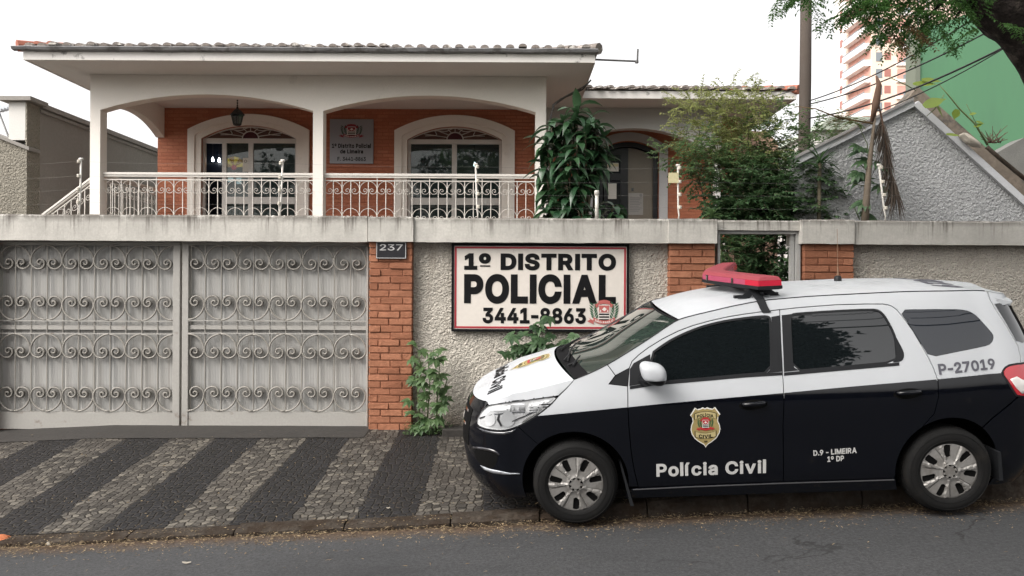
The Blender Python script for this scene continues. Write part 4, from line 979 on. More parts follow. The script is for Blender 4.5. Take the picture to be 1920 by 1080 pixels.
line('1º DISTRITO', 870, 1155, 475, 507, .045, 1.05)
line('POLICIAL', 870, 1155, 514, 570, .045, .9)
tx.box(sx_(900), sx_(919), D_S+.0075, D_S+.0085, Z(498, D_S, 909)-.012, Z(498, D_S, 909)+.004)
line('3441-8863', 905, 1099, 577, 607, .035, 1.1)
tx.build('lettering', M_black, sign)
em = MB()
put_emblem(em, {'red':0,'white':1,'black':2,'green':3}, sx_(1133), Z(588, D_S, 1133), .20, lambda x, z, h: (x, D_S+.0072-h, z))
em.build('emblem', [M_pinkred, M_swhite, M_black, M_sgreen], sign)

# house number plate on the brick pillar
D_N = 8.512
n0, n1 = P(705, 485, D_N), P(762, 453, D_N)
plate = thing('house_number_plate', 'small dark enamel plate reading 237 on the brick pillar beside the gate', 'number plate', ((n0.x+n1.x)/2, D_N, n0.z))
q = MB(); q.box(n0.x, n1.x, D_N, D_N+.02, n0.z, n1.z); q.build('plate', mat('plate_dark', (.018,.018,.022), .35, var=.2), plate, bevel=.003)
M_plt = mat('plate_pale', (.42,.42,.42), .5)
q = MB(); q.prism(rect(n0.x+.004, n0.z+.004, n1.x-.004, n1.z-.004), D_N-.003, D_N-.0005, [rect(n0.x+.012, n0.z+.012, n1.x-.012, n1.z-.012)]); q.build('border', M_plt, plate)
q = MB(); put_text(q, '237', (n0.x+n1.x)/2, n0.z*.4+n1.z*.6+.012, .26, .072, D_N-.004, .01, 0, 1.15); q.build('digits', M_plt, plate)

# electric fence posts on the coping, each with its insulators
M_post = mat('post_white', (.58,.56,.52), .5, var=.1, stain=(.3,.25,.2), stain_s=14, stain_t=(.6,.75))
M_ins = mat('insulator', (.62,.58,.50), .35, var=.1)
D_E = 8.72
M_yel = mat('warning_yellow', (.62,.56,.34), .5, var=.08)
posts = [
 ((150,402),(152,299), -1, 'thin white electric fence post in front of the stair railing'),
 ((526,404),(530,302), -1, 'white electric fence post in front of the left glass door'),
 ((895,410),(892,309), 1, 'white electric fence post in front of the right glass door'),
 ((1272,411),(1271,311), 1, 'white electric fence post carrying a small yellow warning card'),
 ((1660,413),(1648,310), 1, 'leaning white electric fence post beside the dead palm frond'),
]
wire_pts = [[], [], [], []]
for (b0, t0, side, lab) in posts:
    pb, pt = P(*b0, D_E), P(*t0, D_E)
    o = thing('electric_fence_post', lab, 'fence post', pb, 'electric fence posts on the coping')
    m = MB()
    k = (pt-pb)
    m.tube([pb-Vector((0,0,.02)), pb+k*.08+Vector((.008*side,0,0)), pb+k*.2, pt], [.007,.009,.011,.011], 8)
    m.tube([pt-Vector((.022,0,-.004)), pt+Vector((.022,0,.004))], .016, 8)
    m.build('pole', M_post, o, smooth=True)
    for j, tt in enumerate((.96,.70,.46,.22)):
        q = pb + k*tt
        m = MB(); c = q+Vector((side*.018, -.012, 0))
        m.lathe([(.0,-.02),(.018,-.018),(.022,-.008),(.014,0),(.022,.008),(.018,.018),(.0,.02)], c, 'z', 10)
        m.build('insulator', M_ins, o, smooth=True)
        wire_pts[j].append(c+Vector((side*.02,-.01,0)))
    if 'yellow' in lab:
        a, c = P(1253, 343, D_E-.02), P(1272, 324, D_E-.02)
        m = MB(); m.box(a.x, c.x, D_E-.028, D_E-.022, a.z, c.z); m.build('warning_card', M_yel, o)
o = thing('capped_pipe', 'short white capped pipe standing among the dracaena leaves', 'pipe', P(1119, 412, D_E))
m = MB(); pb, pt = P(1119, 414, D_E), P(1119, 362, D_E); m.tube([pb, pt], .021, 10); m.build('pipe', M_post, o, smooth=True)
m = MB(); m.lathe([(0,.03),(.026,.03),(.028,.02),(.028,-.02),(.021,-.024)], pt, 'z', 12); m.build('cap', M_post, o, smooth=True)
M_wire = plain('wire_metal', (.22,.22,.21), .6, .3)
for j in range(4):
    pts = wire_pts[j]
    pl = [Vector((-6, D_E, pts[0].z-.02))]
    seq = [pl[0]] + pts + [Vector((5.6, D_E, pts[-1].z+.02))]
    full = []
    for a, b_ in zip(seq[:-1], seq[1:]):
        for i in range(6):
            t_ = i/6; p = a.lerp(b_, t_); p.z -= .02*4*t_*(1-t_); full.append(p)
    full.append(seq[-1])
    m = MB(); m.tube(full, .0006, 4)
    tag(m.build('electric_fence_wire', M_wire), ['topmost','second from top','third from top','lowest'][j] + ' thin wire strung between the electric fence posts', 'wire', 'electric fence wires')
# ============================================================ police house
D1, D2, D3, D4 = 13.0, 15.4, 15.2, 16.1
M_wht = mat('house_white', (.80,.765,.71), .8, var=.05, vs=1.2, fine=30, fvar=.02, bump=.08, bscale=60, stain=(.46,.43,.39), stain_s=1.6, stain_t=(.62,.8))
M_eave = mat('eave_white', (.70,.68,.66), .8, var=.05, vs=1.5, fine=20, fvar=.02)
M_fas = mat('fascia_white', (.68,.66,.63), .8, var=.06, vs=2, fine=30, fvar=.03, stain=(.07,.065,.06), stain_s=2.2, stain_t=(.62,.68))
M_gut = mat('old_gutter', (.20,.20,.205), .6, var=.2, vs=2, fine=20, fvar=.1, stain=(.06,.055,.05), stain_s=3, stain_t=(.52,.62))
M_tile = mat('old_roof_tile', (.22,.19,.17), .9, var=.4, vs=4, fine=30, fvar=.2, bump=.6, bscale=25, stain=(.62,.60,.56), stain_s=5, stain_t=(.55,.62))
M_tile2 = mat('red_roof_tile', (.36,.13,.085), .9, var=.25, vs=4, fine=30, fvar=.12, bump=.5, bscale=25, stain=(.14,.10,.09), stain_s=6)
M_hbrk = brickwall_mat('house_brick', (.42,.14,.075), (.50,.19,.105), (.37,.125,.068))
M_frame = mat('white_aluminium', (.60,.59,.56), .35, var=.04)
M_dark = mat('interior_dark', (.10,.11,.115), .8, var=.1)
M_room = mat('room_wall', (.60,.61,.58), .8, var=.05)

def glass_mat(name, tint, mixv=.72):
    m, nt, b = nodes_of(name)
    out = [n for n in nt.nodes if n.type == 'OUTPUT_MATERIAL'][0]
    b.inputs['Base Color'].default_value = (.05,.066,.066,1); b.inputs['Roughness'].default_value = .02; b.inputs['Specular IOR Level'].default_value = .9
    t = N(nt, 'ShaderNodeBsdfTransparent'); t.inputs[0].default_value = (*tint, 1)
    mx = N(nt, 'ShaderNodeMixShader'); mx.inputs[0].default_value = mixv
    nt.links.new(t.outputs[0], mx.inputs[1]); nt.links.new(b.outputs[0], mx.inputs[2]); nt.links.new(mx.outputs[0], out.inputs[0])
    return m
M_gl = glass_mat('door_glass', (.72,.84,.83), .42)

house = thing('police_house', 'white raised house with brick walls, arched porch and overhanging tiled roof', 'house', (X(600, D1), D1, 0))
z_floor = Z(436, D1, 600); z_soff = Z(142, D1, 600)
xL, xL2 = X(168, D1), X(187, D1)
xm0, xm1 = X(586, D1), X(605, D1)
xR0, xR = X(1003, D1), X(1023, D1)
zs = Z(207, D1, 400); rise = Z(177, D1, 400) - zs
pol = [(xL, z_floor-.4), (xL2, z_floor-.4)] + chord_arc(xL2, xm0, zs, rise) + [(xm0, z_floor-.4), (xm1, z_floor-.4)] + chord_arc(xm1, xR0, zs, rise) + [(xR0, z_floor-.4), (xR, z_floor-.4), (xR, z_soff), (xL, z_soff)]
m = MB(); m.prism(pol, D1, D1+.22); m.build('porch_arcade', M_wht, house)
# left side arch
ya, yb = D1+.222, D2-.002
pol = [(ya, zs)] + [(y, z) for y, z in chord_arc(ya, yb, zs, .27)][1:-1] + [(yb, zs), (yb, z_soff-.002), (ya, z_soff-.002)]
m = MB(); m.prism(pol, xL+.002, xL2-.002, plane='yz'); m.build('side_arch', M_wht, house)
# plinth and floor
xwR = X(1352, D3)
m = MB(); m.box(xL-.02, xR+.02, D1-.02, D2+5, -.9, z_floor-.02); m.box(xR+.022, xwR, D3-.4, D2+5, -.9, z_floor-.025)
m.build('plinth', mat('plinth_stucco', (.42,.40,.36), .9, var=.15, bump=.3, bscale=30), house)
M_floor = mat('porch_tiles', (.28,.16,.11), .4, var=.1)
m = MB(); m.box(xL, xR, D1+.0, D2, z_floor-.018, z_floor); m.box(xR+.03, xwR-.01, D3-.38, D4, z_floor-.02, z_floor-.004); m.build('porch_floor', M_floor, house)

# eaves, fascia, gutter, roof
ye = 12.14
exL, exR = X(45, ye), X(1112, ye)
wxR = X(1490, 14.4)
zf = z_soff + .002
m = MB(); m.box(exL, exR, ye+.02, 20.5, zf, zf+.03); m.box(exR+.002, wxR, 14.42, 20.4, zf+.003, zf+.03); m.build('soffit', M_eave, house)
zt_f = zf+.14
m = MB(); m.box(exL-.02, exR+.02, ye-.01, ye+.018, zf-.012, zt_f); m.box(exL-.024, exL-.002, ye+.02, 20.5, zf-.012, zt_f); m.box(exR+.003, exR+.024, ye+.02, 14.38, zf-.012, zt_f)
m.box(exR+.03, wxR, 14.39, 14.418, zf-.014, zt_f-.01); m.box(wxR+.002, wxR+.024, 14.39, 20.4, zf-.014, zt_f-.01)
m.build('fascia', M_fas, house)
# gutter in front of the fascia with dents
m = MB(); vs = []; n = 150
gx0, gx1 = exL-.16, exR+.06
for i in range(n+1):
    x = gx0 + (gx1-gx0)*i/n
    f = lambda k: .012*mnoise.noise(Vector((x*2.2, k*3, 1)))+.006*mnoise.noise(Vector((x*9, k*5, 2)))
    vs += [(x, ye-.015, zt_f-.02+f(1)), (x, ye-.09, zt_f-.005+f(2)), (x, ye-.11, zt_f+.035+f(3)), (x, ye-.10, zt_f+.048+f(3)), (x, ye-.015, zt_f+.04)]
m.add(vs, [(i*5+j, (i+1)*5+j, (i+1)*5+(j+1)%5, i*5+(j+1)%5) for i in range(n) for j in range(5)] + [(4,3,2,1,0), tuple(n*5+j for j in range(5))])
m.build('gutter', M_gut, house)
zr0 = zt_f + .085
def hip(x0, x1, y0, y1, z0, pitch):
    h = (y1-y0)/2*math.tan(math.radians(pitch)); w = (y1-y0)/2
    return [(x0,y0,z0),(x1,y0,z0),(x1,y1,z0),(x0,y1,z0),(x0+w,(y0+y1)/2,z0+h),(x1-w,(y0+y1)/2,z0+h)], [(0,1,5,4),(1,2,5),(2,3,4,5),(3,0,4),(3,2,1,0)]
m = MB(); v, f = hip(exL-.10, exR+.08, ye-.04, 20.6, zr0-.03, 13.5); m.add(v, f)
v2, f2 = hip(exR-2.0, wxR+.05, 14.36, 20.4, zr0-.07, 13.5); m.add(v2, f2)
rr = random.Random(4)
sl = math.tan(math.radians(13.5))
def tiles(mb, x0, x1, y0, z0, depth, skip=0):
    x = x0
    while x < x1:
        y = y0 - rr.uniform(.0, .05)
        zz = z0 + rr.uniform(-.014, .014)
        if rr.random() > skip:
            for s_ in range(int(depth/.36)):
                a, b_ = y+.36*s_, y+.36*s_+.42
                za, zb_ = zz+(a-y0)*sl+.02, zz+(b_-y0)*sl+.008
                k = 6; r = .07
                vs = [(x+r*math.cos(math.pi*q/k), a, za+r*.75*math.sin(math.pi*q/k)) for q in range(k+1)] + [(x+r*.85*math.cos(math.pi*q/k), b_, zb_+r*.65*math.sin(math.pi*q/k)) for q in range(k+1)]
                mb.add(vs, [(q+1, q, k+1+q, k+2+q) for q in range(k)] + [tuple(range(k+1))])
        x += .205
tiles(m, exL+.1, exR+.05, ye-.06, zr0-.035, 3.9)
tiles(m, exR+.15, wxR, 14.33, zr0-.075, 2.4)
roof = m.build('roof', M_tile, house)
# round caps along the hips; the far left one is still red
def caps(a, b_, n, mt):
    m = MB(); a, b_ = Vector(a), Vector(b_)
    for i in range(n):
        p, q = a.lerp(b_, i/n), a.lerp(b_, (i+1.15)/n)
        m.tube([p+Vector((0,0,.01)), q], [.095, .075], 8)
    return m.build('hip_cap', mt, roof)
caps(v[0], v[4], 10, M_tile2); caps(v[1], v[5], 10, M_tile); caps(v2[1], v2[5], 8, M_tile2)
# loose red tiles showing at the left corner
m = MB(); tiles(m, exL-.02, exL+.5, ye+.05, zr0+.012, .7); m.build('tile_patch', M_tile2, roof)

# back wall with two arched openings
def opening(cx, w, py_spring, py_peak, d, z0):
    za = Z(py_spring, d, 960); r_ = Z(py_peak, d, 960)-za
    return [(cx-w/2, z0), (cx+w/2, z0)] + list(reversed(chord_arc(cx-w/2, cx+w/2, za, r_)))
bxL, bxR = X(295, D2), X(1040, D2)
doors = [(464, 351, 577.5, 366, 567, 377, 556), (850.5, 738, 963, 752, 949, 763, 941)]
holes = []
for (c, o0, o1, i0, i1, g0, g1) in doors:
    cx = (X(g0, D2)+X(g1, D2))/2
    holes.append(opening(cx, X(g1, D2)-X(g0, D2), 263, 238, D2, z_floor+.001))
m = MB(); m.prism(rect(bxL, z_floor, bxR, z_soff-.001), D2, D2+.24, holes); m.build('brick_wall', M_hbrk, house)
for di, (c, o0, o1, i0, i1, g0, g1) in enumerate(doors):
    cx = (X(g0, D2)+X(g1, D2))/2
    W0, W1, W2 = X(o1, D2)-X(o0, D2), X(i1, D2)-X(i0, D2), X(g1, D2)-X(g0, D2)
    out = opening(cx, W0, 246.5, 217.5, D2, z_floor+.002)
    mid = opening(cx, W1, 257, 230.5, D2, z_floor+.002)
    inn = opening(cx, W2-.01, 263, 238, D2, z_floor+.002)
    # the surround is a ring open at the floor
    def ring(a, b_, y0, y1, mb):
        A, B = a[1:]+[a[0]], b_[1:]+[b_[0]]
        n = len(A)
        vs = []
        for p, q in zip(A, B): vs += [(p[0],y0,p[1]),(q[0],y0,q[1]),(p[0],y1,p[1]),(q[0],y1,q[1])]
        fs = []
        for i in range(n-1):
            k = 4*i
            fs += [(k, k+1, k+5, k+4), (k, k+4, k+6, k+2), (k+1, k+3, k+7, k+5), (k+2,k+6,k+7,k+3)]
        mb.add(vs, fs)
    m = MB(); ring(out, mid, D2-.07, D2-.002, m); ring(mid, inn, D2-.035, D2-.0025, m)
    sur = m.build('door_surround', M_wht, house)
    # door frame
    d = D2+.09
    x0, x1 = cx-W2/2+.004, cx+W2/2-.004
    zt = Z(263, D2, 960); zt2 = Z(268, D2, 960)
    zrail = Z(372, d, 960), Z(385, d, 960)
    fr = MB()
    fr.box(x0, x1, d-.04, d+.04, zt2-.02, zt+.02)
    def vbar(px0, px1): fr.box(X(px0, d), X(px1, d), d-.03, d+.03, z_floor+.004, zt2-.022)
    if di == 0:
        bars = [(417, 425), (466, 475)]
        fr.box(x0, x0+.05, d-.035, d+.035, z_floor+.004, zt2-.022); fr.box(x1-.05, x1, d-.035, d+.035, z_floor+.004, zt2-.022)
    else:
        bars = [(847, 856)]
        fr.box(x0, x0+.06, d-.035, d+.035, z_floor+.004, zt2-.022); fr.box(x1-.06, x1, d-.035, d+.035, z_floor+.004, zt2-.022)
    for b_ in bars: vbar(*b_)
    xs = [x0+.055] + [X(q, d) for b_ in bars for q in b_] + [x1-.055]
    for a, b_ in zip(xs[0::2], xs[1::2]):
        if di == 0 and a < X(400, d): continue
        fr.box(a+.001, b_-.001, d-.025, d+.025, zrail[1], zrail[0])
    # arched rim of the fanlight
    arcp = chord_arc(x0+.004, x1-.004, zt+.021, Z(238, D2, 960)-zt-.03)
    fr.tube([(p[0], d, p[1]) for p in arcp], .022, 6)
    gd = fr.build('glass_door', M_frame, house)
    for i, (a, b_) in enumerate(zip(xs[0::2], xs[1::2])):
        if di == 0 and i == 0: continue          # this leaf stands open
        m = MB(); m.box(a+.002, b_-.002, d-.004, d+.004, z_floor+.01, zt2-.023); m.build('pane', M_gl, gd)
    m = MB(); m.prism([(x0+.02, zt+.022)] + [(p[0], p[1]-.012) for p in arcp[1:-1]] + [(x1-.02, zt+.022)], d-.003, d+.003)
    m.build('fanlight', plain('amber_glass', (.10,.055,.045), .12), gd)
    # tracery: half disc, spokes with bowed ends
    tr = MB(); zc = zt+.02; R = .17; ap = [Vector((p[0], d-.012, p[1]-.02)) for p in arcp]
    hd = [(cx+R*math.cos(math.radians(a)), d-.012, zc+R*.9*math.sin(math.radians(a))) for a in range(0, 181, 15)]
    tr.tube(hd, .012, 5)
    for a in (18, 40, 65, 90, 115, 140, 162):
        p0 = Vector((cx+R*math.cos(math.radians(a)), d-.012, zc+R*.9*math.sin(math.radians(a))))
        dirv = Vector((math.cos(math.radians(a))*2.1, 0, math.sin(math.radians(a))*.95)).normalized()
        p1 = p0
        for k in range(1, 100):
            q = p0 + dirv*.012*k
            zlim = np.interp(q.x, [p.x for p in ap], [p.z for p in ap])
            if q.z >= zlim or abs(q.x-cx) > W2/2-.05: break
            p1 = q
        tr.tube([p0, p1], .008, 5)
    for s_ in (-1, 1):
        for a, b_ in ((22, 52), (55, 86)):
            pts = []
            for t_ in np.linspace(0, 1, 8):
                ang = math.radians(a + (b_-a)*t_); rad = .30 + .03*a/20 - .09*math.sin(math.pi*t_)
                q = Vector((cx+s_*rad*math.cos(ang)*2.0, d-.012, zc+rad*.62*math.sin(ang)))
                q.z = min(q.z, np.interp(q.x, [p.x for p in ap], [p.z for p in ap]))
                pts.append(q)
            tr.tube(pts, .008, 5)
    tr.build('tracery', M_frame, gd, smooth=True)
    m = MB(); m.prism([(cx+(R-.01)*math.cos(math.radians(a)), zc+(R-.01)*.9*math.sin(math.radians(a))) for a in range(0, 181, 15)], d-.009, d-.006); m.build('half_disc', plain('wine_glass', (.06,.012,.02), .1), gd)
    if di == 0:   # paper notice on the glass
        o = thing('paper_notice', 'small white notice taped inside the left glass door', 'notice', (0,0,0))
        m = MB(); a, b_ = P(455, 322, d-.012), P(466, 296, d-.012); m.box(a.x, b_.x, d-.0145, d-.011, a.z, b_.z); m.build('sheet', mat('paper', (.62,.61,.56), .8, var=.04), o)
        m = MB(); m.lathe([(.022,-.001),(.030,-.001)], ((a.x+b_.x)/2, d-.0155, b_.z-.07), 'y', 14); m.build('printed_ring', M_black, o)
# the room behind the glass
m = MB(); y0, y1 = D2+.245, D2+4.2
m.add([(bxL+.1,y0,z_floor-.01),(xR-.1,y0,z_floor-.01),(xR-.1,y1,z_floor-.01),(bxL+.1,y1,z_floor-.01),(bxL+.1,y0,z_soff-.01),(xR-.1,y0,z_soff-.01),(xR-.1,y1,z_soff-.01),(bxL+.1,y1,z_soff-.01)],
      [(0,1,2,3),(7,6,5,4),(2,3,7,6),(1,2,6,5),(0,3,7,4)])
m.box(X(640, D2+1.5), X(650, D2+1.5), y0+.01, y1-.01, z_floor, z_soff-.02)
m.build('room', M_room, house)
# dark block painted in for the unlit hall, and counter, seen through the doors
m = MB(); m.box(X(370, D2+.8), X(418, D2+.8), D2+.8, D2+1.3, z_floor, z_floor+2.2); m.build('dark_hall_block', mat('blue_black', (.015,.025,.04), .3), house)
m = MB(); m.box(X(770, D2+1.8), X(935, D2+1.8), D2+1.8, D2+2.4, z_floor, z_floor+1.0); m.build('counter', mat('counter_wood', (.05,.045,.045), .4), house)
# coloured fanlight in the rear wall of the hall, daylight from behind put in as a glow
dd = D2+.75
m = MB(); cx_, cz_ = X(438, dd), Z(314, dd, 438)
wedge = lambda a0, a1, r0, r1: [(cx_+r0*math.cos(math.radians(a0)), cz_+r0*math.sin(math.radians(a0))),(cx_+r1*math.cos(math.radians(a0)), cz_+r1*math.sin(math.radians(a0))),(cx_+r1*math.cos(math.radians(a1)), cz_+r1*math.sin(math.radians(a1))),(cx_+r0*math.cos(math.radians(a1)), cz_+r0*math.sin(math.radians(a1)))]
for k in range(6): m.prism(wedge(5+k*29, 31+k*29, .06, .24), dd, dd+.01, mi=k % 2)
m.prism([(cx_+.055*math.cos(math.radians(a)), cz_+.055*math.sin(math.radians(a))) for a in range(0, 360, 30)], dd, dd+.01, mi=2)
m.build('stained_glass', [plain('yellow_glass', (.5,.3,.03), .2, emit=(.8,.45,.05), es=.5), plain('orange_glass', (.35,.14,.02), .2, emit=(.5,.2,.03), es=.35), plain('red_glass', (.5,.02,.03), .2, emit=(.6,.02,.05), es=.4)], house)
m = MB(); m.box(X(427, dd), X(437, dd), dd, dd+.01, Z(341, dd, 430), Z(324, dd, 430)); m.box(X(443, dd), X(452, dd), dd, dd+.01, Z(345, dd, 450), Z(326, dd, 450)); m.build('rear_window', plain('daylight_glow_pane', (.7,.75,.75), .3, emit=(.9,.95,1), es=.45), house)  # panes glow to stand in for daylight
M_lamp = plain('bulb_and_glint_glow', (.9,.9,.9), .3, emit=(.9,.95,1.0), es=5)
for px, py, dz, lab in ((399, 300, .6, 'left of two small glowing bulbs added for bright reflections in the left glass door'), (411, 301, .6, 'right of two small glowing bulbs added for bright reflections in the left glass door'), (890, 309, 1.0, 'lit ceiling bulb glowing inside the right glass door')):  # left door's pair glow in place of reflections in its glass
    p = P(px, py, D2+dz); o = thing('bulb_and_glint', lab, 'lamp', p)
    m = MB(); m.lathe([(0,-.035),(.02,-.03),(.03,-.01),(.027,.01),(.016,.03),(.012,.06)], p, 'z', 12); m.build('bulb', M_lamp, o, smooth=True)
    m = MB(); m.tube([p+Vector((0,0,.055)), Vector((p.x, p.y, z_soff-.015))], .006, 5); m.build('cord', M_dark, o)

# ---- right wing
zs3 = Z(292, D3, 1188); pk3 = Z(240.5, D3, 1188)
a0, a1 = X(1035, D3), X(1341, D3)
wx0 = xR + .002
pol = [(wx0, z_floor-.4), (a0, z_floor-.4)] + chord_arc(a0, a1, zs3, pk3-zs3) + [(a1, z_floor-.4), (xwR, z_floor-.4), (xwR, z_soff-.002), (wx0, z_soff-.002)]
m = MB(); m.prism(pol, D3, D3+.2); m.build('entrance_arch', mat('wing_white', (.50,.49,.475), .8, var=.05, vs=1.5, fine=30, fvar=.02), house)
cxd = X(1178, D4)
def op4(pl, pr, sp, pk):
    w = X(pr, D4)-X(pl, D4); za = Z(sp, D4, 1178)
    return [(cxd-w/2, z_floor+.001), (cxd+w/2, z_floor+.001)] + list(reversed(chord_arc(cxd-w/2, cxd+w/2, za, Z(pk, D4, 1178)-za)))
o4, i4, h4 = op4(1105, 1251, 277, 249), op4(1121, 1235, 286, 264), op4(1121.5, 1234.5, 286, 265)
m = MB(); m.prism(rect(xR+.02, z_floor, xwR+.6, z_soff-.003), D4, D4+.24, [h4]); m.build('entrance_brick_wall', M_hbrk, house)
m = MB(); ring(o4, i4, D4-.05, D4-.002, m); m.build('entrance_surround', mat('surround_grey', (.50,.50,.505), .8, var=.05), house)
M_wood = mat('dark_door_wood', (.010,.010,.014), .35, var=.3, vs=4)
m = MB(); ring(op4(1122, 1234, 286, 265.5), op4(1131, 1226, 291, 274), D4+.06, D4+.16, m)
dx = lambda px: X(px, D4+.1)
zz = lambda py: Z(py, D4+.1, 1178)
arch_t = [(p[0], p[1]) for p in op4(1132, 1225, 291.5, 274.5)[2:]]
zat = lambda x: float(np.interp(x, [p[0] for p in reversed(arch_t)], [p[1] for p in reversed(arch_t)]))
lp = [(dx(1132), z_floor+.01), (dx(1177), z_floor+.01)] + [(x, zat(x)-.012) for x in np.linspace(dx(1177), dx(1132), 8)]
m.prism(lp, D4+.09, D4+.13, [rect(dx(1139), zz(325), dx(1163), zz(290)), rect(dx(1139), zz(415), dx(1163), zz(338))])
door4 = m.build('entrance_door', M_wood, house)
m = MB(); m.box(dx(1138), dx(1164), D4+.108, D4+.112, zz(416), zz(289)); m.build('pane', plain('dim_glass', (.02,.022,.028), .08), door4)
rp_ = [(dx(1177.5), z_floor+.01), (dx(1225), z_floor+.01)] + [(x, zat(x)-.015) for x in np.linspace(dx(1225), dx(1177.5), 8)]
m = MB(); m.prism(rp_, D4+.13, D4+.14); m.build('frosted_pane', mat('beige_pane', (.20,.175,.14), .35, var=.06, vs=2), door4)
m = MB(); m.box(dx(1184), dx(1188), D4+.118, D4+.129, zz(358), zz(352)); m.build('lock', M_dark, door4)
M_paper = MATS['paper']; M_ink = mat('ink_grey', (.22,.22,.22), .8)
for (a, b_, c_, e_, lab, yb_) in ((1138.5, 305.5, 1160, 321.5, 'notice with a yellow heading on the dark entrance door', True), (1140, 344, 1156, 373, 'pale blank notice low on the dark entrance door', False), (1178, 362, 1206, 403, 'large printed notice with a crest on the beige door pane', False)):
    yy = D4+.085 if c_ < 1170 else D4+.122
    o = thing('paper_notice', lab, 'notice', (0,0,0))
    p0, p1 = P(a, e_, yy), P(c_, b_, yy)
    m = MB(); m.box(p0.x, p1.x, yy-.003, yy, p0.z, p1.z); m.build('sheet', M_paper if c_ < 1170 else mat('dull_paper', (.33,.32,.30), .8), o)
    m = MB(); H = p1.z-p0.z; W = p1.x-p0.x
    if yb_: m.box(p0.x+.03*W, p1.x-.03*W, yy-.0045, yy-.0032, p1.z-.42*H, p1.z-.1*H); m.build('heading', M_yel, o)
    elif c_ > 1170:
        for k in range(9): m.box(p0.x+.1*W, p1.x-.1*W-.1*W*(k % 3), yy-.0045, yy-.0032, p1.z-(.24+.075*k)*H, p1.z-(.215+.075*k)*H)
        m.lathe([(0,-.0015),(.032,-.001)], (p1.x-.16*W, yy-.004, p1.z-.1*H), 'y', 12)
        m.build('printed_lines', M_ink, o)
m = MB(); y0, y1 = D4+.245, D4+3
m.add([(xR+.2,y0,z_floor-.01),(xwR-.1,y0,z_floor-.01),(xwR-.1,y1,z_floor-.01),(xR+.2,y1,z_floor-.01),(xR+.2,y0,z_soff-.01),(xwR-.1,y0,z_soff-.01),(xwR-.1,y1,z_soff-.01),(xR+.2,y1,z_soff-.01)], [(0,1,2,3),(7,6,5,4),(2,3,7,6),(1,2,6,5),(0,3,7,4)])
m.build('entrance_room', M_room, house)
# rear gallery seen past the wing, sun bounce painted in as peach
m = MB(); m.prism([(5.0, 2), (6.15, 2), (6.15, 5.0), (5.9, 5.28), (5.0, 5.29)], 17.3, 17.6); m.build('rear_gallery', mat('bounce_peach_wall', (.50,.33,.24), .8, var=.05), house)

# ---- railings
M_rail = mat('railing_white', (.70,.67,.62), .5, var=.06)
M_rust = M_rail
def railing(p0, p1, z0a, z0b, hgt, n, name='balcony_railing', slope=0, rows=(True, True)):
    """p0,p1: (x,y); z0a/z0b: top height at both ends"""
    p0, p1 = Vector((p0[0], p0[1], z0a)), Vector((p1[0], p1[1], z0b))
    d = p1-p0; u = Vector((d.x, d.y, 0)).normalized(); side = Vector((-u.y, u.x, 0))
    top = MB()
    L = d/2
    up = Vector((0,0,1))
    top.obox(p0+L-up*.022, L, side*.035, up*.022); top.obox(p0+L-up*.062, L, side*.022, up*.014)
    o = top.build(name, M_rail, house, bevel=.004)
    b = MB(); w = 1.0/n
    b.obox(p0+L-up*.125, L, side*.008, up*.008); b.build('lower_rail', M_rail, o)
    for i in range(1, n):
        b = MB()
        q = p0 + d*(w*i)
        long = (i % 6 == 0)
        b.tube([q-up*(.08 if long else .125), q-up*hgt], .008, 5)
        b.build('baluster', M_rail, o)
    s = MB(); r = d.length*w
    for i in range(1, n, 2):
        for row in (0, 1):
            if not rows[row]: continue
            q = p0 + d*(w*i)
            for sx in (-1, 1):
                if (i+sx*1.0) < -.01 or (i+sx*1.0) > n+.01: continue
                cz = q.z-.13-r if row == 0 else q.z-.76
                for pt in [spiral(0, 0, r*.97, sx, 1, 0, 6)]:
                    sh = [q + u*a[0] + Vector((0,0, cz-q.z + a[2])) + Vector((0,0, d.z/max(d.length,.01)*a[0])) for a in pt]
                    s.tube(sh, .0048, 4, cap=False)
    s.build('scrollwork', M_rail, o, smooth=True)
zr_top = Z(325, D1+.1, 600)
railing((xL2+.01, D1+.11), (xm0-.004, D1+.11), zr_top, zr_top, 1.02, 24)
railing((xm1+.004, D1+.11), (xR0-.004, D1+.11), zr_top, zr_top, 1.02, 24)
railing((xL+.09, D1+.24), (xL+.09, D2-.2), zr_top, zr_top, 1.02, 14)
sa, sb = P(172, 332, D1+.1), P(70, 409, D1+.1)
railing((sb.x, D1+.1), (sa.x, D1+.1), sb.z, sa.z, .8, 8, name='stair_railing')
m = MB(); m.add([(sb.x-.6, D1, -.9),(xL-.022, D1, -.9),(xL-.022, D1, z_floor-.1),(sb.x-.6, D1, z_floor-1.2),(sb.x-.6, D2, -.9),(xL-.022, D2, -.9),(xL-.022, D2, z_floor-.1),(sb.x-.6, D2, z_floor-1.2)], [(0,1,2,3),(7,6,5,4),(3,2,6,7),(0,3,7,4),(1,5,6,2)])
m.build('stairs', MATS['plinth_stucco'], house)

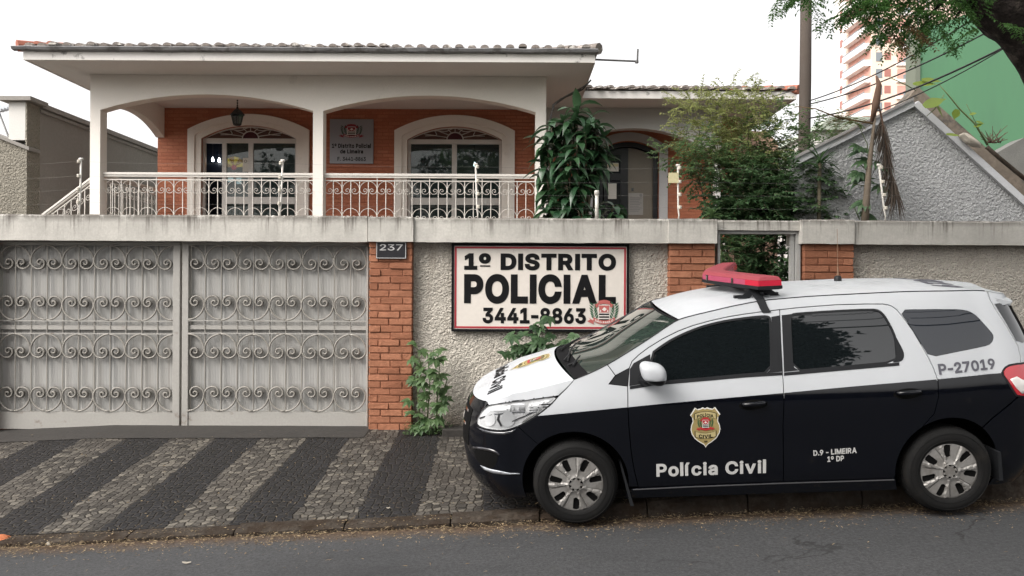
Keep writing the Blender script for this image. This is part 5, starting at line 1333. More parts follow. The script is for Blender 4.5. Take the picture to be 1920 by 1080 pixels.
# ---- things on the house
def lantern(px, y_top, y_cap, y_bot, d, lab, lit=False):
    c = P(px, y_cap, d); zt = Z(y_top, d, px); zb_ = Z(y_bot, d, px)
    o = thing('hanging_lantern', lab, 'lantern', (c.x, d, zb_))
    M_ir = mat('lantern_iron', (.02,.02,.022), .5, var=.2)
    h = c.z-zb_
    m = MB(); m.tube([(c.x,d,zt),(c.x,d,c.z+.13)], .006, 5)
    for k in range(4): m.lathe([(.012,-.01),(.016,0),(.012,.01)], (c.x, d, c.z+.16+.05*k), 'z', 8)
    m.build('chain', M_ir, o)
    m = MB(); m.lathe([(0,.15),(.02,.13),(.025,.10),(.07,.07),(.13,.0),(.145,-.015),(.12,-.02),(0,-.01)], (c.x, d, c.z), 'z', 6)
    for k in range(6):
        a = 2*math.pi*k/6; m.tube([(c.x+.115*math.cos(a), d+.115*math.sin(a), c.z-.015), (c.x+.07*math.cos(a), d+.07*math.sin(a), zb_+.02)], .008, 4)
    m.lathe([(0,0),(.05,.005),(.08,.02),(.075,.03),(0,.03)], (c.x, d, zb_), 'z', 6)
    m.build('cage', M_ir, o)
    m = MB(); m.lathe([(.105,-.02),(.066,-h+.03)], (c.x, d, c.z), 'z', 6); m.build('glass', glass_mat('lantern_glass_'+str(px), (.7,.72,.75), .35), o)
lantern(445, 190, 214, 236, 14.2, 'black iron lantern hanging from the ceiling of the left porch arch')
lantern(1437, 199, 216, 234, 15.6, 'dark lantern hanging under the eave beyond the feathery shrub')
o = thing('office_plaque', 'brushed metal plaque with state arms and phone number on the brick porch wall', 'plaque', P(658, 307, D2-.03))
p0, p1 = P(618, 306.5, D2-.05), P(700, 223.5, D2-.05); yb = D2-.05
m = MB(); m.box(p0.x, p1.x, yb, D2-.002, p0.z, p1.z); m.build('plate', mat('brushed_metal', (.30,.31,.335), .45, .3, var=.05, fine=120), o, bevel=.006)
px_ = lambda px: X(px, yb, 265); pz_ = lambda py: Z(py, yb, 658)
m = MB(); put_text(m, '1º Distrito Policial', px_(659), pz_(273.3), px_(696)-px_(623), .095, yb-.003, .035); put_text(m, 'de Limeira', px_(659.5), pz_(284), px_(681)-px_(638), .085, yb-.003, .035); put_text(m, 'F. 3441-8863', px_(659.5), pz_(298), px_(686)-px_(633), .082, yb-.003, .02)
m.build('lettering', M_black, o)
m = MB(); put_emblem(m, {'red':0,'white':1,'black':2,'green':3}, px_(659), pz_(247), .20, lambda x, z, h: (x, yb-.0015-h, z), sx=1.35)
m.build('emblem', [mat('plaque_red', (.26,.025,.045), .5), M_swhite, M_black, mat('plaque_green', (.02,.055,.04), .5)], o)

d = 12.2
o = thing('antenna_bracket', 'thin metal bracket with small upright antenna at the right eave corner', 'antenna', P(1118, 112, d))
M_met = mat('dull_metal', (.33,.33,.33), .45, .5, var=.1)
M_metd = mat('dark_metal', (.10,.10,.10), .6, .2, var=.1)
m = MB(); m.tube([P(1075,110,d), P(1196,115,d)], .016, 6); m.tube([P(1085,106,d), P(1115,108,d)], .014, 6); m.build('arm', M_metd, o)
m = MB(); m.tube([P(1195,118,d), P(1196,92,d)], .015, 6); m.lathe([(0,-.03),(.03,-.02),(.03,.02),(0,.03)], P(1194,116,d), 'z', 8); m.lathe([(0,-.02),(.018,0),(0,.03)], P(1196,96,d), 'z', 8); m.build('antenna', M_metd, o)
m = MB()
for dx_, r_ in ((0,.014),(5,.010),(9,.009)):
    m.tube([P(1108-dx_,150+dx_,12.5), P(1092-dx_,168,12.7), P(1060-dx_,182+dx_*.4,12.85), P(1040-dx_*.4,196,12.9), P(1031+dx_*.3,222,12.93), P(1030+dx_*.4,330,12.93), P(1029+dx_*.5,420,12.93)], r_, 6)
tag(m.build('cable_bundle', mat('cable_dark', (.06,.055,.05), .6), smooth=True), 'loose dark cables running from the eave down the right porch column', 'cable')

# ============================================================ neighbours
M_stuc = mat('grey_stucco', (.28,.265,.245), .92, var=.12, vs=.9, fine=25, fvar=.08, bump=.3, bscale=30)
M_stucL = roughcast('tan_roughcast', (.30,.28,.235), (.13,.115,.09), 26, .03)
nb = thing('neighbour_side_wall', 'long grey stucco party wall with moulded cap left of the house', 'wall', (-8.6, 14, 0))
xw = -8.62
zw0 = Z(193, 13.56, 72)
m = MB(); m.box(xw-.22, xw, 13.57, 24, -1, zw0-.09); m.build('wall', M_stuc, nb)
m = MB(); m.box(xw-.24, xw+.045, 13.57, 24, zw0-.17, zw0-.115); m.box(xw-.27, xw+.08, 13.57, 24, zw0-.089, zw0); m.build('cap', M_stuc, nb)
df = 13.2
m = MB(); p0, p1 = P(46, 500, df), P(69, 190, df); m.box(p0.x, xw+.03, df, 13.565, -1, p1.z); m.build('pier', M_stucL, nb)
m = MB(); m.box(P(2,0,df).x, xw+.14, df-.08, 13.63, p1.z+.002, p1.z+.075); m.build('pier_cap', M_stuc, nb)
m = MB(); m.box(P(16,0,df).x, p0.x-.003, df+.02, 13.56, Z(262,df,30), p1.z-.003); m.build('white_pier', mat('pier_white', (.66,.65,.62), .8, var=.05, bump=.2, bscale=40), nb)
lw = thing('neighbour_front_wall', 'low tan roughcast wall with sloped cap at the left edge', 'wall', (-9.5, df, 0))
m = MB(); xa, xb = -14, p0.x-.003
m.prism([(xa,-1),(xb,-1),(xb,Z(279,df,44)),(xa,Z(279,df,44)+(xb-xa)*.40)], df+.03, df+.3); m.build('wall', M_stucL, lw)
m = MB(); m.prism([(xa,Z(279,df,44)+(xb-xa)*.40+.002),(xb+.08,Z(279,df,44)-.03),(xb+.08,Z(279,df,44)+.03),(xa,Z(279,df,44)+(xb-xa)*.40+.07)], df-.02, df+.34); m.build('cap', M_stuc, lw)
sh = thing('neighbour_shed_roof', 'grey metal awning edge on a strut at the far left', 'awning', P(8, 220, 14))
m = MB(); a, b_ = P(-60, 216, 14.3), P(15, 196, 14.3)
for k in range(5): m.box(a.x, b_.x-.02*k, 14.1+.12*k, 14.2+.12*k, Z(216, 14.3)-.02+.045*k, Z(216,14.3)+.03+.045*k)
m.build('slat', mat('awning_metal', (.42,.45,.48), .4, .3, var=.1), sh)
m = MB(); m.tube([P(-4,205,14.2), P(18,262,14.2)], .02, 6); m.build('strut', M_met, sh)

# roughcast gable on the right
D_W = 10.0
M_rgrey = roughcast('grey_roughcast', (.43,.438,.445), (.17,.172,.175), 28, .024)
gw = thing('gable_wall', 'grey roughcast gable wall with pale trim behind the boundary wall', 'wall', P(1712, 420, D_W))
A, B, C_ = P(1490, 306, D_W), P(1712, 196, D_W), P(2120, 563, D_W)
m = MB(); m.prism([(A.x,-.3),(C_.x,-.3),(C_.x,C_.z),(B.x,B.z),(A.x,A.z)], D_W, D_W+.2); m.build('wall', M_rgrey, gw)
def strip(mb, p, q, w0, w1, y0, y1):
    d_ = Vector((q.x-p.x, 0, q.z-p.z)).normalized(); n_ = Vector((-d_.z, 0, d_.x))
    if n_.z < 0: n_ = -n_
    mb.prism([tuple((p+n_*w0).xz), tuple((q+n_*w0).xz), tuple((q+n_*w1).xz), tuple((p+n_*w1).xz)], y0, y1)
M_trim = mat('trim_grey', (.50,.51,.53), .8, var=.06, vs=4, stain=(.3,.29,.27), stain_s=4, stain_t=(.62,.75))
m = MB(); strip(m, A, B, -.03, .05, D_W-.05, D_W+.12); strip(m, B+Vector((.01,0,0)), C_, -.035, .05, D_W-.052, D_W+.12); m.build('trim', M_trim, gw)
m = MB(); strip(m, A+Vector((0,0,.0)), B, .052, .085, D_W-.08, D_W+.25); m.build('cap', mat('cap_grey', (.24,.235,.23), .9, var=.2), gw)
m = MB(); strip(m, B+Vector((-.02,0,.07)), C_+Vector((0,0,.07)), .0, .30, D_W+.21, D_W+.5)
m.build('weathered_slab', mat('weathered_slab', (.20,.165,.13), .95, var=.35, vs=3, fine=14, fvar=.15, bump=.6, bscale=14, bdist=.02, stain=(.06,.055,.05), stain_s=2.5, stain_t=(.5,.6)), gw)
m = MB(); m.tube([P(1850,275,10.05), P(1875,297,10.0), P(1925,338,10.0), P(2000,405,10.0)], .028, 7); tag(m.build('drain_pipe', M_kerb, smooth=True), 'dirty pipe lying along the weathered sloping slab at the right', 'pipe')
m = MB(); d = 11.2; m.prism([(X(1855,d),0),(X(2200,d),0),(X(2200,d),Z(215,d,1900)),(X(1920,d),Z(258,d,1900)),(X(1858,d),Z(292,d,1860))], d, d+.3)
tag(m.build('grey_garden_wall', mat('mossy_grey', (.15,.15,.14), .95, var=.35, vs=2, bump=.4, bscale=20)), 'dark mossy grey wall below the green building at the right edge', 'wall')
# green building
d = 17.0
gb = thing('green_building', 'tall plain green rendered side wall of a building at the right', 'building', P(1718, 300, d))
m = MB(); m.prism([(X(1722,d),-1),(X(2600,d),-1),(X(2600,d),Z(-260,d,1900)),(X(1722,d),Z(58,d,1722))], d, d+.4)
m.box(15.5, X(2600,d)-.02, d+.41, d+8, -1, Z(-100,d,1900))
m.build('wall', mat('green_render', (.085,.215,.115), .8, var=.12, vs=.5, fine=8, fvar=.03, stain=(.075,.17,.10), stain_s=1.0, stain_t=(.5,.72), stretch=(1.6,1.6,.4)), gb)
m = MB(); m.box(X(1713,d), X(1722,d)-.002, d-.05, d+.38, -1, Z(52,d,1716)); m.build('corner_strip', mat('corner_grey', (.16,.18,.14), .8), gb)
# pale outbuilding
d = 21.0
ob = thing('pale_outbuilding', 'small pale building with low roof beyond the gable wall', 'building', P(1600, 300, d))
m = MB(); m.box(X(1530,d), X(1680,d), d, d+4, -1, Z(246,d,1600)); m.build('wall', mat('pale_wall', (.6,.58,.55), .8, var=.05), ob)
m = MB(); m.prism([(X(1522,d),Z(246,d,1600)+.002),(X(1690,d),Z(246,d,1600)+.002),(X(1660,d),Z(222,d,1600)),(X(1552,d),Z(222,d,1600))], d-.2, d+4.2); m.build('roof', mat('pale_roof', (.38,.42,.36), .8, var=.1), ob)

# tower
TX, TY, FH = 67.2, 140.0, 3.13
tw = thing('apartment_tower', 'tall peach and white apartment tower with stacked balconies in the distance', 'tower', (TX+9, TY+8, 0))
M_peach = mat('tower_peach', (.86,.68,.56), .8, var=.05, vs=.1, fine=1, fvar=.0)  # tower tones paled to paint in the veiling glare
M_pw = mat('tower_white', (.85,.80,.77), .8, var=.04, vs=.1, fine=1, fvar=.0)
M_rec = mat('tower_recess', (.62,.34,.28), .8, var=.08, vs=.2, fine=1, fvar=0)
M_win = plain('tower_window', (.40,.17,.14), .3)
M_gw = plain('tower_glass', (.22,.25,.27), .1)
zb0 = CAMZ + (540-180)/1400*140 - 9*FH
m = MB(); m.box(TX, TX+19, TY, TY+16, -3, zb0+27*FH)
m.build('wall', M_peach, tw)
NF = 26
wl_ = MB(); wl_.box(TX-.12, TX-.01, TY+10.4, TY+16, -3, zb0+NF*FH); wl_.build('side_cladding', M_pw, tw)
for k in range(5, 17):
    z = zb0 + k*FH
    m = MB(); m.box(TX-1.3, TX-.005, TY+.2, TY+9.6, z-.18, z+.95); m.build('balcony', M_pw, tw)
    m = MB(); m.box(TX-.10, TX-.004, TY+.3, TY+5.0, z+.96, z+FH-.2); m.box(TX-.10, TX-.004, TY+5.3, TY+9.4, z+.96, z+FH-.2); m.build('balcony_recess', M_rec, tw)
    m = MB(); m.box(TX-1.25, TX-1.2, TY+.25, TY+9.5, z+.96, z+1.25); m.build('balcony_rail', M_gw, tw)
    m = MB(); m.box(TX-.18, TX-.125, TY+12.0, TY+13.2, z+1.0, z+2.5); m.build('window', M_win, tw)
    m = MB(); m.box(TX+2.4, TX+3.6, TY-.06, TY-.005, z+.9, z+2.3); m.build('window', M_win, tw)
    m = MB(); m.box(TX+.8, TX+2.0, TY-.06, TY-.005, z+.6, z+2.3); m.build('window', M_gw, tw)
    m = MB(); m.box(TX+4.6, TX+9.5, TY-.35, TY-.005, z-.25, z+.35); m.build('band', M_pw, tw)
    m = MB(); m.box(TX+4.8, TX+7.2, TY-.09, TY-.004, z+.36, z+2.3); m.build('window', M_rec, tw)
    m = MB(); m.box(TX+5.9, TX+7.1, TY-.3, TY-.095, z+.36, z+1.2); m.build('balcony', M_gw, tw)
for dx_ in (8.4, 9.9, 10.4): m = MB(); m.box(TX+dx_, TX+dx_+.25, TY-.4, TY-.36, -3, zb0+NF*FH); m.build('drain_pipe', M_met, tw)

# pole and overhead wires
d = 12.0
up = thing('utility_pole', 'tall grey concrete utility pole behind the shrubs', 'pole', (X(1507,d), d, 0))
m = MB(); m.tube([P(1503,760,d), P(1507,330,d), P(1510,150,d), P(1513,-200,d)], [.10,.095,.091,.08], 16); m.build('shaft', mat('pole_concrete', (.070,.055,.045), .9, var=.15, vs=3, bump=.3, bscale=25), up, smooth=True)
M_cab = plain('cable_black', (.03,.03,.03), .6)
def cable(a, b_, da, db, r, lab, sag=.25):
    A_, B_ = P(*a, da), P(*b_, db); pts = []
    for i in range(21):
        t_ = i/20; q = A_.lerp(B_, t_); q.z -= sag*4*t_*(1-t_); pts.append(q)
    m = MB(); m.tube(pts, r, 4)
    tag(m.build('overhead_cable', M_cab), lab, 'cable', 'overhead cables to the pole')
cable((1514,190),(1850,20),12,8, .010, 'upper overhead cable crossing the tower towards the leaning trunk', .1)
cable((1514,196),(1870,50),12,8, .010, 'second overhead cable crossing the tower and green wall', .1)
cable((1514,222),(1892,84),12,7.5, .012, 'lower overhead cable sloping across the green wall', .12)
cable((1640,210),(1890,86),9.6,7.5, .007, 'lowest thin cable in front of the gable peak', .05)
cable((1330,195),(1514,160),12.5,12, .007, 'thin cable from the wing roof to the pole', .08)
for k_, (y_, z_, r_, lb_) in enumerate(((-6.0, 7.4, .05, 'thick lowest street cable across the road seen only in reflections'), (-6.2, 8.3, .035, 'middle street cable across the road seen only in reflections'), (-6.1, 9.0, .03, 'thin upper street cable across the road seen only in reflections'))):
    m = MB(); m.tube([(x_, y_+.1*math.sin(x_), z_+.004*(x_-8)**2*.4+.02*x_) for x_ in range(-20, 41, 2)], r_, 5); tag(m.build('overhead_cable', M_cab), lb_, 'cable', 'cables across the street')
# ============================================================ police car
def hermite(xs, ys):
    xs, ys = np.array(xs, float), np.array(ys, float)
    h = np.diff(xs); dl = np.diff(ys)/h
    m = np.zeros(len(xs)); m[0], m[-1] = dl[0], dl[-1]
    for i in range(1, len(xs)-1):
        m[i] = 0 if dl[i-1]*dl[i] <= 0 else 2*dl[i-1]*dl[i]/(dl[i-1]+dl[i])
    def f(x):
        x = min(max(x, xs[0]), xs[-1]); i = min(int(np.searchsorted(xs, x, 'right'))-1, len(h)-1); i = max(i, 0)
        t = (x-xs[i])/h[i]
        return float((2*t**3-3*t**2+1)*ys[i] + (t**3-2*t**2+t)*h[i]*m[i] + (-2*t**3+3*t**2)*ys[i+1] + (t**3-t**2)*h[i]*m[i+1])
    return f
HW = hermite([.10,.18,.25,.32,.45,.60,.72,.82,.90,.97,1.05,1.2,1.35,1.48,1.56,1.64,1.75], [.76,.80,.825,.842,.853,.862,.868,.870,.862,.845,.822,.775,.722,.668,.625,.56,.44])
UN = hermite([.10,.16,.24,.34,.50,.62,.74,.84,.92,1.0,1.2,1.75], [-.66,-.74,-.82,-.865,-.880,-.872,-.845,-.80,-.73,-.64,-.45,-.43])
UR = hermite([.10,.25,.45,.60,.80,1.0,1.2,1.4,1.55,1.65,1.75], [3.30,3.46,3.54,3.55,3.54,3.51,3.46,3.37,3.29,3.22,3.15])
UC, LF, U2, LR = -.42, .95, 2.95, .95
S_END, S_END2 = UC-LF, U2+LR
def FS(s, w):
    hw = HW(w)
    u = s
    if u < .25: hw *= 1 - .115*(min(.67, .25-max(u, UC))/.67)**2
    if u > 2.3: hw *= 1 - .075*((min(u, U2)-2.3)/.65)**2
    if s < UC:
        th = (UC-s)/LF*math.pi/2; a = UC-UN(w); n = 2.25
        c, q = abs(math.cos(th)), abs(math.sin(th)); r = (c**n+q**n)**(-1/n)
        return UC - a*r*q, hw*r*c
    if s > U2:
        th = (s-U2)/LR*math.pi/2; a = UR(w)-U2; n = 2.7
        c, q = abs(math.cos(th)), abs(math.sin(th)); r = (c**n+q**n)**(-1/n)
        return U2 + a*r*q, hw*r*c
    return u, hw
def FP(s, w, side=-1, off=0.0):
    u, v = FS(s, w)
    p = Vector((u, side*v, w))
    if off:
        e = .004
        s0, s1 = max(S_END+1e-4, s-e), min(S_END2-1e-4, s+e)
        a, b_ = FS(s0, w), FS(s1, w); c, d = FS(s, w-e), FS(s, w+e)
        ds = Vector((b_[0]-a[0], side*(b_[1]-a[1]), 0)); dw = Vector((d[0]-c[0], side*(d[1]-c[1]), 2*e))
        n = ds.cross(dw)*(-side)*1.0
        n = ds.cross(dw) if side < 0 else dw.cross(ds)
        n.normalize(); p = p + n*off
    return p
# car placement: the near wheels stand in the gutter, the street climbs to the right
YAW, SLOPE, CROLL = math.radians(-2.6), math.radians(-2.9), math.radians(4.8)
CR = Matrix.Rotation(YAW, 4, 'Z') @ Matrix.Rotation(SLOPE, 4, 'Y') @ Matrix.Rotation(CROLL, 4, 'X')
fw = P(1082, 985.5, 5.42)
CARM = Matrix.Translation(fw - (CR @ Vector((0, -.84, 0)))) @ CR
CINV = CARM.inverted()
def lray(px, py):
    o_, d_ = ray(px, py)
    return CINV @ o_, (CINV.to_3x3() @ d_).normalized()
# dense near-side surface used to read traced outlines back onto the body
_ns, _nw = 300, 110
_gs = np.linspace(S_END+1e-3, S_END2-1e-3, _ns+1); _gw = np.linspace(.1, 1.74, _nw+1)
_gv = [FP(a, b_) for b_ in _gw for a in _gs]
_gf = [(j*(_ns+1)+i, j*(_ns+1)+i+1, (j+1)*(_ns+1)+i+1, (j+1)*(_ns+1)+i) for j in range(_nw) for i in range(_ns)]
BV = BVHTree.FromPolygons(_gv, _gf)
def px2sw(px, py):
    o_, d_ = lray(px, py)
    h = BV.ray_cast(o_, d_)
    if h[0] is None: h = BV.find_nearest(o_ + d_*5.6)
    i, j = h[2] % _ns, h[2]//_ns
    # refine inside the cell
    s, w = (_gs[i]+_gs[i+1])/2, h[0].z
    best = min((((FP(_gs[i]+(_gs[i+1]-_gs[i])*k/12, w)-h[0]).length, _gs[i]+(_gs[i+1]-_gs[i])*k/12) for k in range(-2, 15)), key=lambda q: q[0])
    return best[1], w
def pplane(px, py, v0=0.0):
    o_, d_ = lray(px, py); t = (v0-o_.y)/d_.y
    return o_ + d_*t
def poly(*pts):
    return [p[1:] if p[0] == 'p' else px2sw(*p) for p in pts]
def inset(pl, g):
    a = sum(pl[i][0]*pl[(i+1)%len(pl)][1]-pl[(i+1)%len(pl)][0]*pl[i][1] for i in range(len(pl)))
    sg = 1 if a > 0 else -1; out = []
    n = len(pl)
    for i in range(n):
        p0, p, p1 = Vector(pl[i-1]), Vector(pl[i]), Vector(pl[(i+1)%n])
        d0, d1 = (p-p0), (p1-p)
        if d0.length < 1e-7 or d1.length < 1e-7: out.append(tuple(p)); continue
        d0.normalize(); d1.normalize()
        n0, n1 = Vector((-d0.y, d0.x))*sg, Vector((-d1.y, d1.x))*sg
        m_ = n0+n1
        if m_.length < .2: out.append(tuple(p)); continue
        m_ = m_.normalized(); k = min(g/max(.35, m_.dot(n0)), g*2.2)
        out.append(tuple(p+m_*k))
    return out
def smooth_poly(pl, it=1):
    for _ in range(it):
        q = []
        for i in range(len(pl)):
            a, b_ = Vector(pl[i]), Vector(pl[(i+1)%len(pl)])
            q += [tuple(a*.75+b_*.25), tuple(a*.25+b_*.75)]
        pl = q
    return pl
def inpoly(x, y, pl):
    c = False; n = len(pl); j = n-1
    for i in range(n):
        xi, yi = pl[i]; xj, yj = pl[j]
        if (yi > y) != (yj > y) and x < (xj-xi)*(y-yi)/(yj-yi)+xi: c = not c
        j = i
    return c
LIV = None
def patch(mb, pl, holes=(), off=0.0, side=-1, step=.04, mi=0, livery=False, lip=.012, mapf=None, off_fn=None):
    """triangulated piece of the body skin bounded by pl in surface coordinates"""
    def dens(q, st):
        out = []
        for i in range(len(q)):
            a, b_ = Vector(q[i]), Vector(q[(i+1)%len(q)]); k = max(1, int((b_-a).length/st))
            out += [tuple(a.lerp(b_, t/k)) for t in range(k)]
        return out
    loops = [dens(pl, step)] + [dens(h, step) for h in holes]
    V, E = [], []
    for l in loops:
        b = len(V); V += [Vector(p) for p in l]; E += [(b+i, b+(i+1)%len(l)) for i in range(len(l))]
    if livery:
        ls = np.arange(min(p[0] for p in pl)-.02, max(p[0] for p in pl)+.02, step)
        b = len(V); V += [Vector((s, LIV(s))) for s in ls]; E += [(b+i, b+i+1) for i in range(len(ls)-1)]
    x0, x1 = min(p[0] for p in loops[0]), max(p[0] for p in loops[0]); y0, y1 = min(p[1] for p in loops[0]), max(p[1] for p in loops[0])
    for i in range(int((x1-x0)/step)+1):
        for j in range(int((y1-y0)/step)+1):
            x, y = x0+(i+.5+.25*(j % 2))*step, y0+(j+.5)*step
            if inpoly(x, y, loops[0]) and not any(inpoly(x, y, h) for h in loops[1:]): V.append(Vector((x, y)))
    r = delaunay_2d_cdt(V, E, [], 0, 1e-6)
    ov, of = r[0], r[2]
    keep, mis = [], []
    for t in of:
        cx, cy = sum(ov[i].x for i in t)/len(t), sum(ov[i].y for i in t)/len(t)
        if inpoly(cx, cy, loops[0]) and not any(inpoly(cx, cy, h) for h in loops[1:]):
            keep.append(tuple(t)); mis.append((0 if cy > LIV(cx) else 1) if livery else mi)
    f_ = mapf or (lambda a, b_, o: FP(a, b_, side, o))
    o0 = off_fn or (lambda a, b_: off)
    vs = [f_(p.x, p.y, o0(p.x, p.y)) for p in ov]
    fl = side > 0 and mapf is None
    b = len(mb.v)
    mb.v += [tuple(p) for p in vs]
    cnt = {}
    for t in keep:
        for i in range(len(t)): cnt[(t[i], t[(i+1)%len(t)])] = 1
    for t, m_ in zip(keep, mis):
        mb.f.append(tuple(b+i for i in (reversed(t) if fl else t))); mb.m.append(m_)
    if lip:
        lows = {}
        for (a, c) in list(cnt):
            if (c, a) in cnt: continue
            for q in (a, c):
                if q not in lows:
                    lows[q] = len(mb.v); mb.v.append(tuple(f_(ov[q].x, ov[q].y, o0(ov[q].x, ov[q].y)-lip)))
            f = (b+a, lows[a], lows[c], b+c)
            mb.f.append(tuple(reversed(f)) if fl else f); mb.m.append(mi if not livery else (0 if ov[a].y > LIV(ov[a].x) else 1))
    return mb

# ---- paint
def paint(name, col, rough, spec=.5, coat=.8, flake=0):
    m, nt, b = nodes_of(name)
    v = coords(nt, (1,1,1), True)
    n1 = noisen(nt, v, 1.2, 5, .6); n2 = noisen(nt, v, 90, 3, .7); n3 = noisen(nt, v, 6, 5, .7)
    c = mixc(nt, ramp(nt, n1, .35, .7), col, mul(col, .93) if col[0] > .3 else mul(col, 1.25))
    c = mixc(nt, ramp(nt, n3, .62, .8, 0, .10 if col[0] > .3 else .03), c, (.30,.25,.19))
    nt.links.new(c, b.inputs['Base Color'])
    nt.links.new(ramp(nt, n3, .4, .75, rough, rough*1.9+.03), b.inputs['Roughness'])
    b.inputs['Specular IOR Level'].default_value = spec; b.inputs['Coat Weight'].default_value = coat; b.inputs['Coat Roughness'].default_value = .04
    bumpn(nt, b, noisen(nt, v, 3.0, 2, .5), .03, .01)
    return m
M_cw = paint('car_white_paint', (.455,.475,.50), .3, .22, .10)
M_cb = paint('car_black_paint', (.002,.0025,.0045), .07, .3, .35)
M_cpl = mat('black_plastic', (.014,.015,.017), .5, var=.15, obj=True, spec=.25)
M_cdk = plain('car_dark_inside', (.004,.004,.004), .9, spec=.1)
M_cgl = plain('tinted_window', (.006,.008,.009), .015, spec=.75, coat=.3)
M_cgq = plain('tinted_rear_window', (.006,.009,.014), .015, spec=.8, coat=.2)
M_cws = plain('windshield_glass', (.030,.043,.038), .02, spec=.7, coat=.7)
M_chr = plain('chrome', (.75,.76,.78), .08, 1.0)
M_slv = mat('hubcap_silver', (.27,.262,.25), .42, .4, var=.1, vs=4, fine=60, fvar=.06, obj=True, stain=(.10,.085,.07), stain_s=7, stain_t=(.5,.75))
M_tyre = mat('tyre_rubber', (.008,.008,.008), .8, var=.3, vs=6, obj=True, bump=.2, bscale=60, spec=.2, stain=(.022,.019,.016), stain_s=9, stain_t=(.55,.75))
M_cvin = mat('reflective_silver', (.52,.52,.51), .45, var=.05, obj=True)
M_cgrey = mat('grey_vinyl', (.11,.11,.13), .6, var=.05, obj=True, spec=.1)
M_blkv = mat('black_vinyl', (.006,.006,.007), .6, obj=True, spec=.08)

car = thing('police_car', 'black and white police car with red light bar parked half on the kerb', 'police car', (0,0,0))
loc_, rot_, _sc = CARM.decompose()
car.location = loc_; car.rotation_euler = rot_.to_euler()
ORG[car.name] = Vector((0,0,0))

_lv = [px2sw(*p) for p in ((1005,780),(1090,772),(1177,763.5),(1320,750),(1467,737),(1600,724.5),(1758,711),(1877,699.5))]
_li = hermite([p[0] for p in _lv], [p[1] for p in _lv])
LIV = lambda s: _li(s) if s <= _lv[-1][0] else _lv[-1][1]+(s-_lv[-1][0])*.03

# ridge where the sides meet hood, windshield and roof
_rp = [px2sw(*p) for p in ((914,752),(955,742),(1000,731),(1040,721),(1078,711),(1108,699),(1140,683),(1180,659),(1219,634),(1250,613),(1274,599),(1300,591.5),(1331,584),(1379,573),(1440,562.5),(1547,554),(1680,547.5),(1780,545.5),(1846,545.5))]
_rs = [p[0] for p in _rp]
print('rail', [(round(a,2), round(b_,2)) for a, b_ in _rp])
_nz = _rp[0][1]-.02
_re = hermite([S_END, _rs[0]-.35] + _rs + [_rs[-1]+.25, S_END2], [_nz-.015, _nz-.005] + [p[1] for p in _rp] + [_rp[-1][1]-.03, _rp[-1][1]-.06])
RAIL = lambda s: _re(s)
def EDGE(s): 
    u, v = FS(s, RAIL(s)); return u, v, RAIL(s)
KH, KW, KR = .62, .40, .62
_cp = [pplane(*p) for p in ((904,722),(918,708),(940,695),(985,671),(1040,651))]
_cw = [pplane(*p) for p in ((1062,646),(1110,619),(1160,596),(1200,578.5),(1232,566))]
_cr = [pplane(*p) for p in ((1240,562),(1265,550),(1300,539),(1350,532),(1420,528),(1500,524),(1580,520),(1680,518),(1750,520),(1810,527),(1850,537))]
print('center hood', [(round(p.x,2), round(p.z,2)) for p in _cp], 'ws', [(round(p.x,2), round(p.z,2)) for p in _cw], 'roof', [(round(p.x,2), round(p.z,2)) for p in _cr])
def railz(u): return float(np.interp(u, [EDGE(q)[0] for q in _rs], [EDGE(q)[2] for q in _rs]))
for L_, k_ in ((_cp, KH), (_cw, KW), (_cr, KR)):
    for p in L_: p.z = railz(p.x) + (p.z-railz(p.x))*k_
tip = EDGE(S_END); tail = EDGE(S_END2)
_cs = [(tip[0], tip[2])] + [(p.x, p.z) for p in _cp if p.x > tip[0]+.03]
ubc = _cp[-1].x + .01
_sA, _sB = _rs[4], _rs[10]
def curve(pts):
    """arc-length parametrised polyline 0..1"""
    P_ = np.array(pts, float); d = np.concatenate([[0], np.cumsum(np.linalg.norm(np.diff(P_, axis=0), axis=1))]); d /= d[-1]
    return lambda q: [float(np.interp(q, d, P_[:, k])) for k in range(P_.shape[1])]
def fine(xs, ys, n=40):
    h = hermite(xs, ys); X_ = np.linspace(xs[0], xs[-1], n); return [(x, h(x)) for x in X_]
C_hood = curve(fine([p[0] for p in _cs], [p[1] for p in _cs]))
C_ws = curve(fine([ubc]+[p.x for p in _cw[1:]], [_cp[-1].z+.006]+[p.z for p in _cw[1:]]))
_rf = [(_cw[-1].x+.01, _cw[-1].z+.006)] + [(p.x, p.z) for p in _cr[1:]]
C_roof = curve(fine([p[0] for p in _rf]+[tail[0]], [p[1] for p in _rf]+[tail[2]]))
E_hood = curve([EDGE(s) for s in np.linspace(S_END, _sA, 80)])
E_ws = curve([EDGE(s) for s in np.linspace(_sA, _sB, 40)])
E_roof = curve([EDGE(s) for s in np.linspace(_sB, S_END2, 120)])
def TP(E_, C_, q, t, pw=None):
    pw = pw or (1.65 if E_ is E_ws else 2.1)
    e, c = E_(q), C_(q); k = abs(t)**pw
    return Vector((e[0]*k+c[0]*(1-k), t*e[1], e[2]*k+c[1]*(1-k)))
def topgrid(mb, E_, C_, nq, nt, q0=0, q1=1, mi=0, tmax=1.0, off=0, pw=None):
    vs = []
    for i in range(nq+1):
        for j in range(nt+1):
            t = -tmax + 2*tmax*j/nt
            p = TP(E_, C_, q0+(q1-q0)*i/nq, t, pw); p.z += off; vs.append(p)
    mb.add(vs, [(i*(nt+1)+j, (i+1)*(nt+1)+j, (i+1)*(nt+1)+j+1, i*(nt+1)+j+1) for i in range(nq) for j in range(nt)], mi)
_tv, _tf = [], []
for E_, C_ in ((E_hood, C_hood), (E_ws, C_ws), (E_roof, C_roof)):
    b = MB(); topgrid(b, E_, C_, 60, 40); k = len(_tv); _tv += [Vector(p) for p in b.v]; _tf += [tuple(k+i for i in f) for f in b.f]
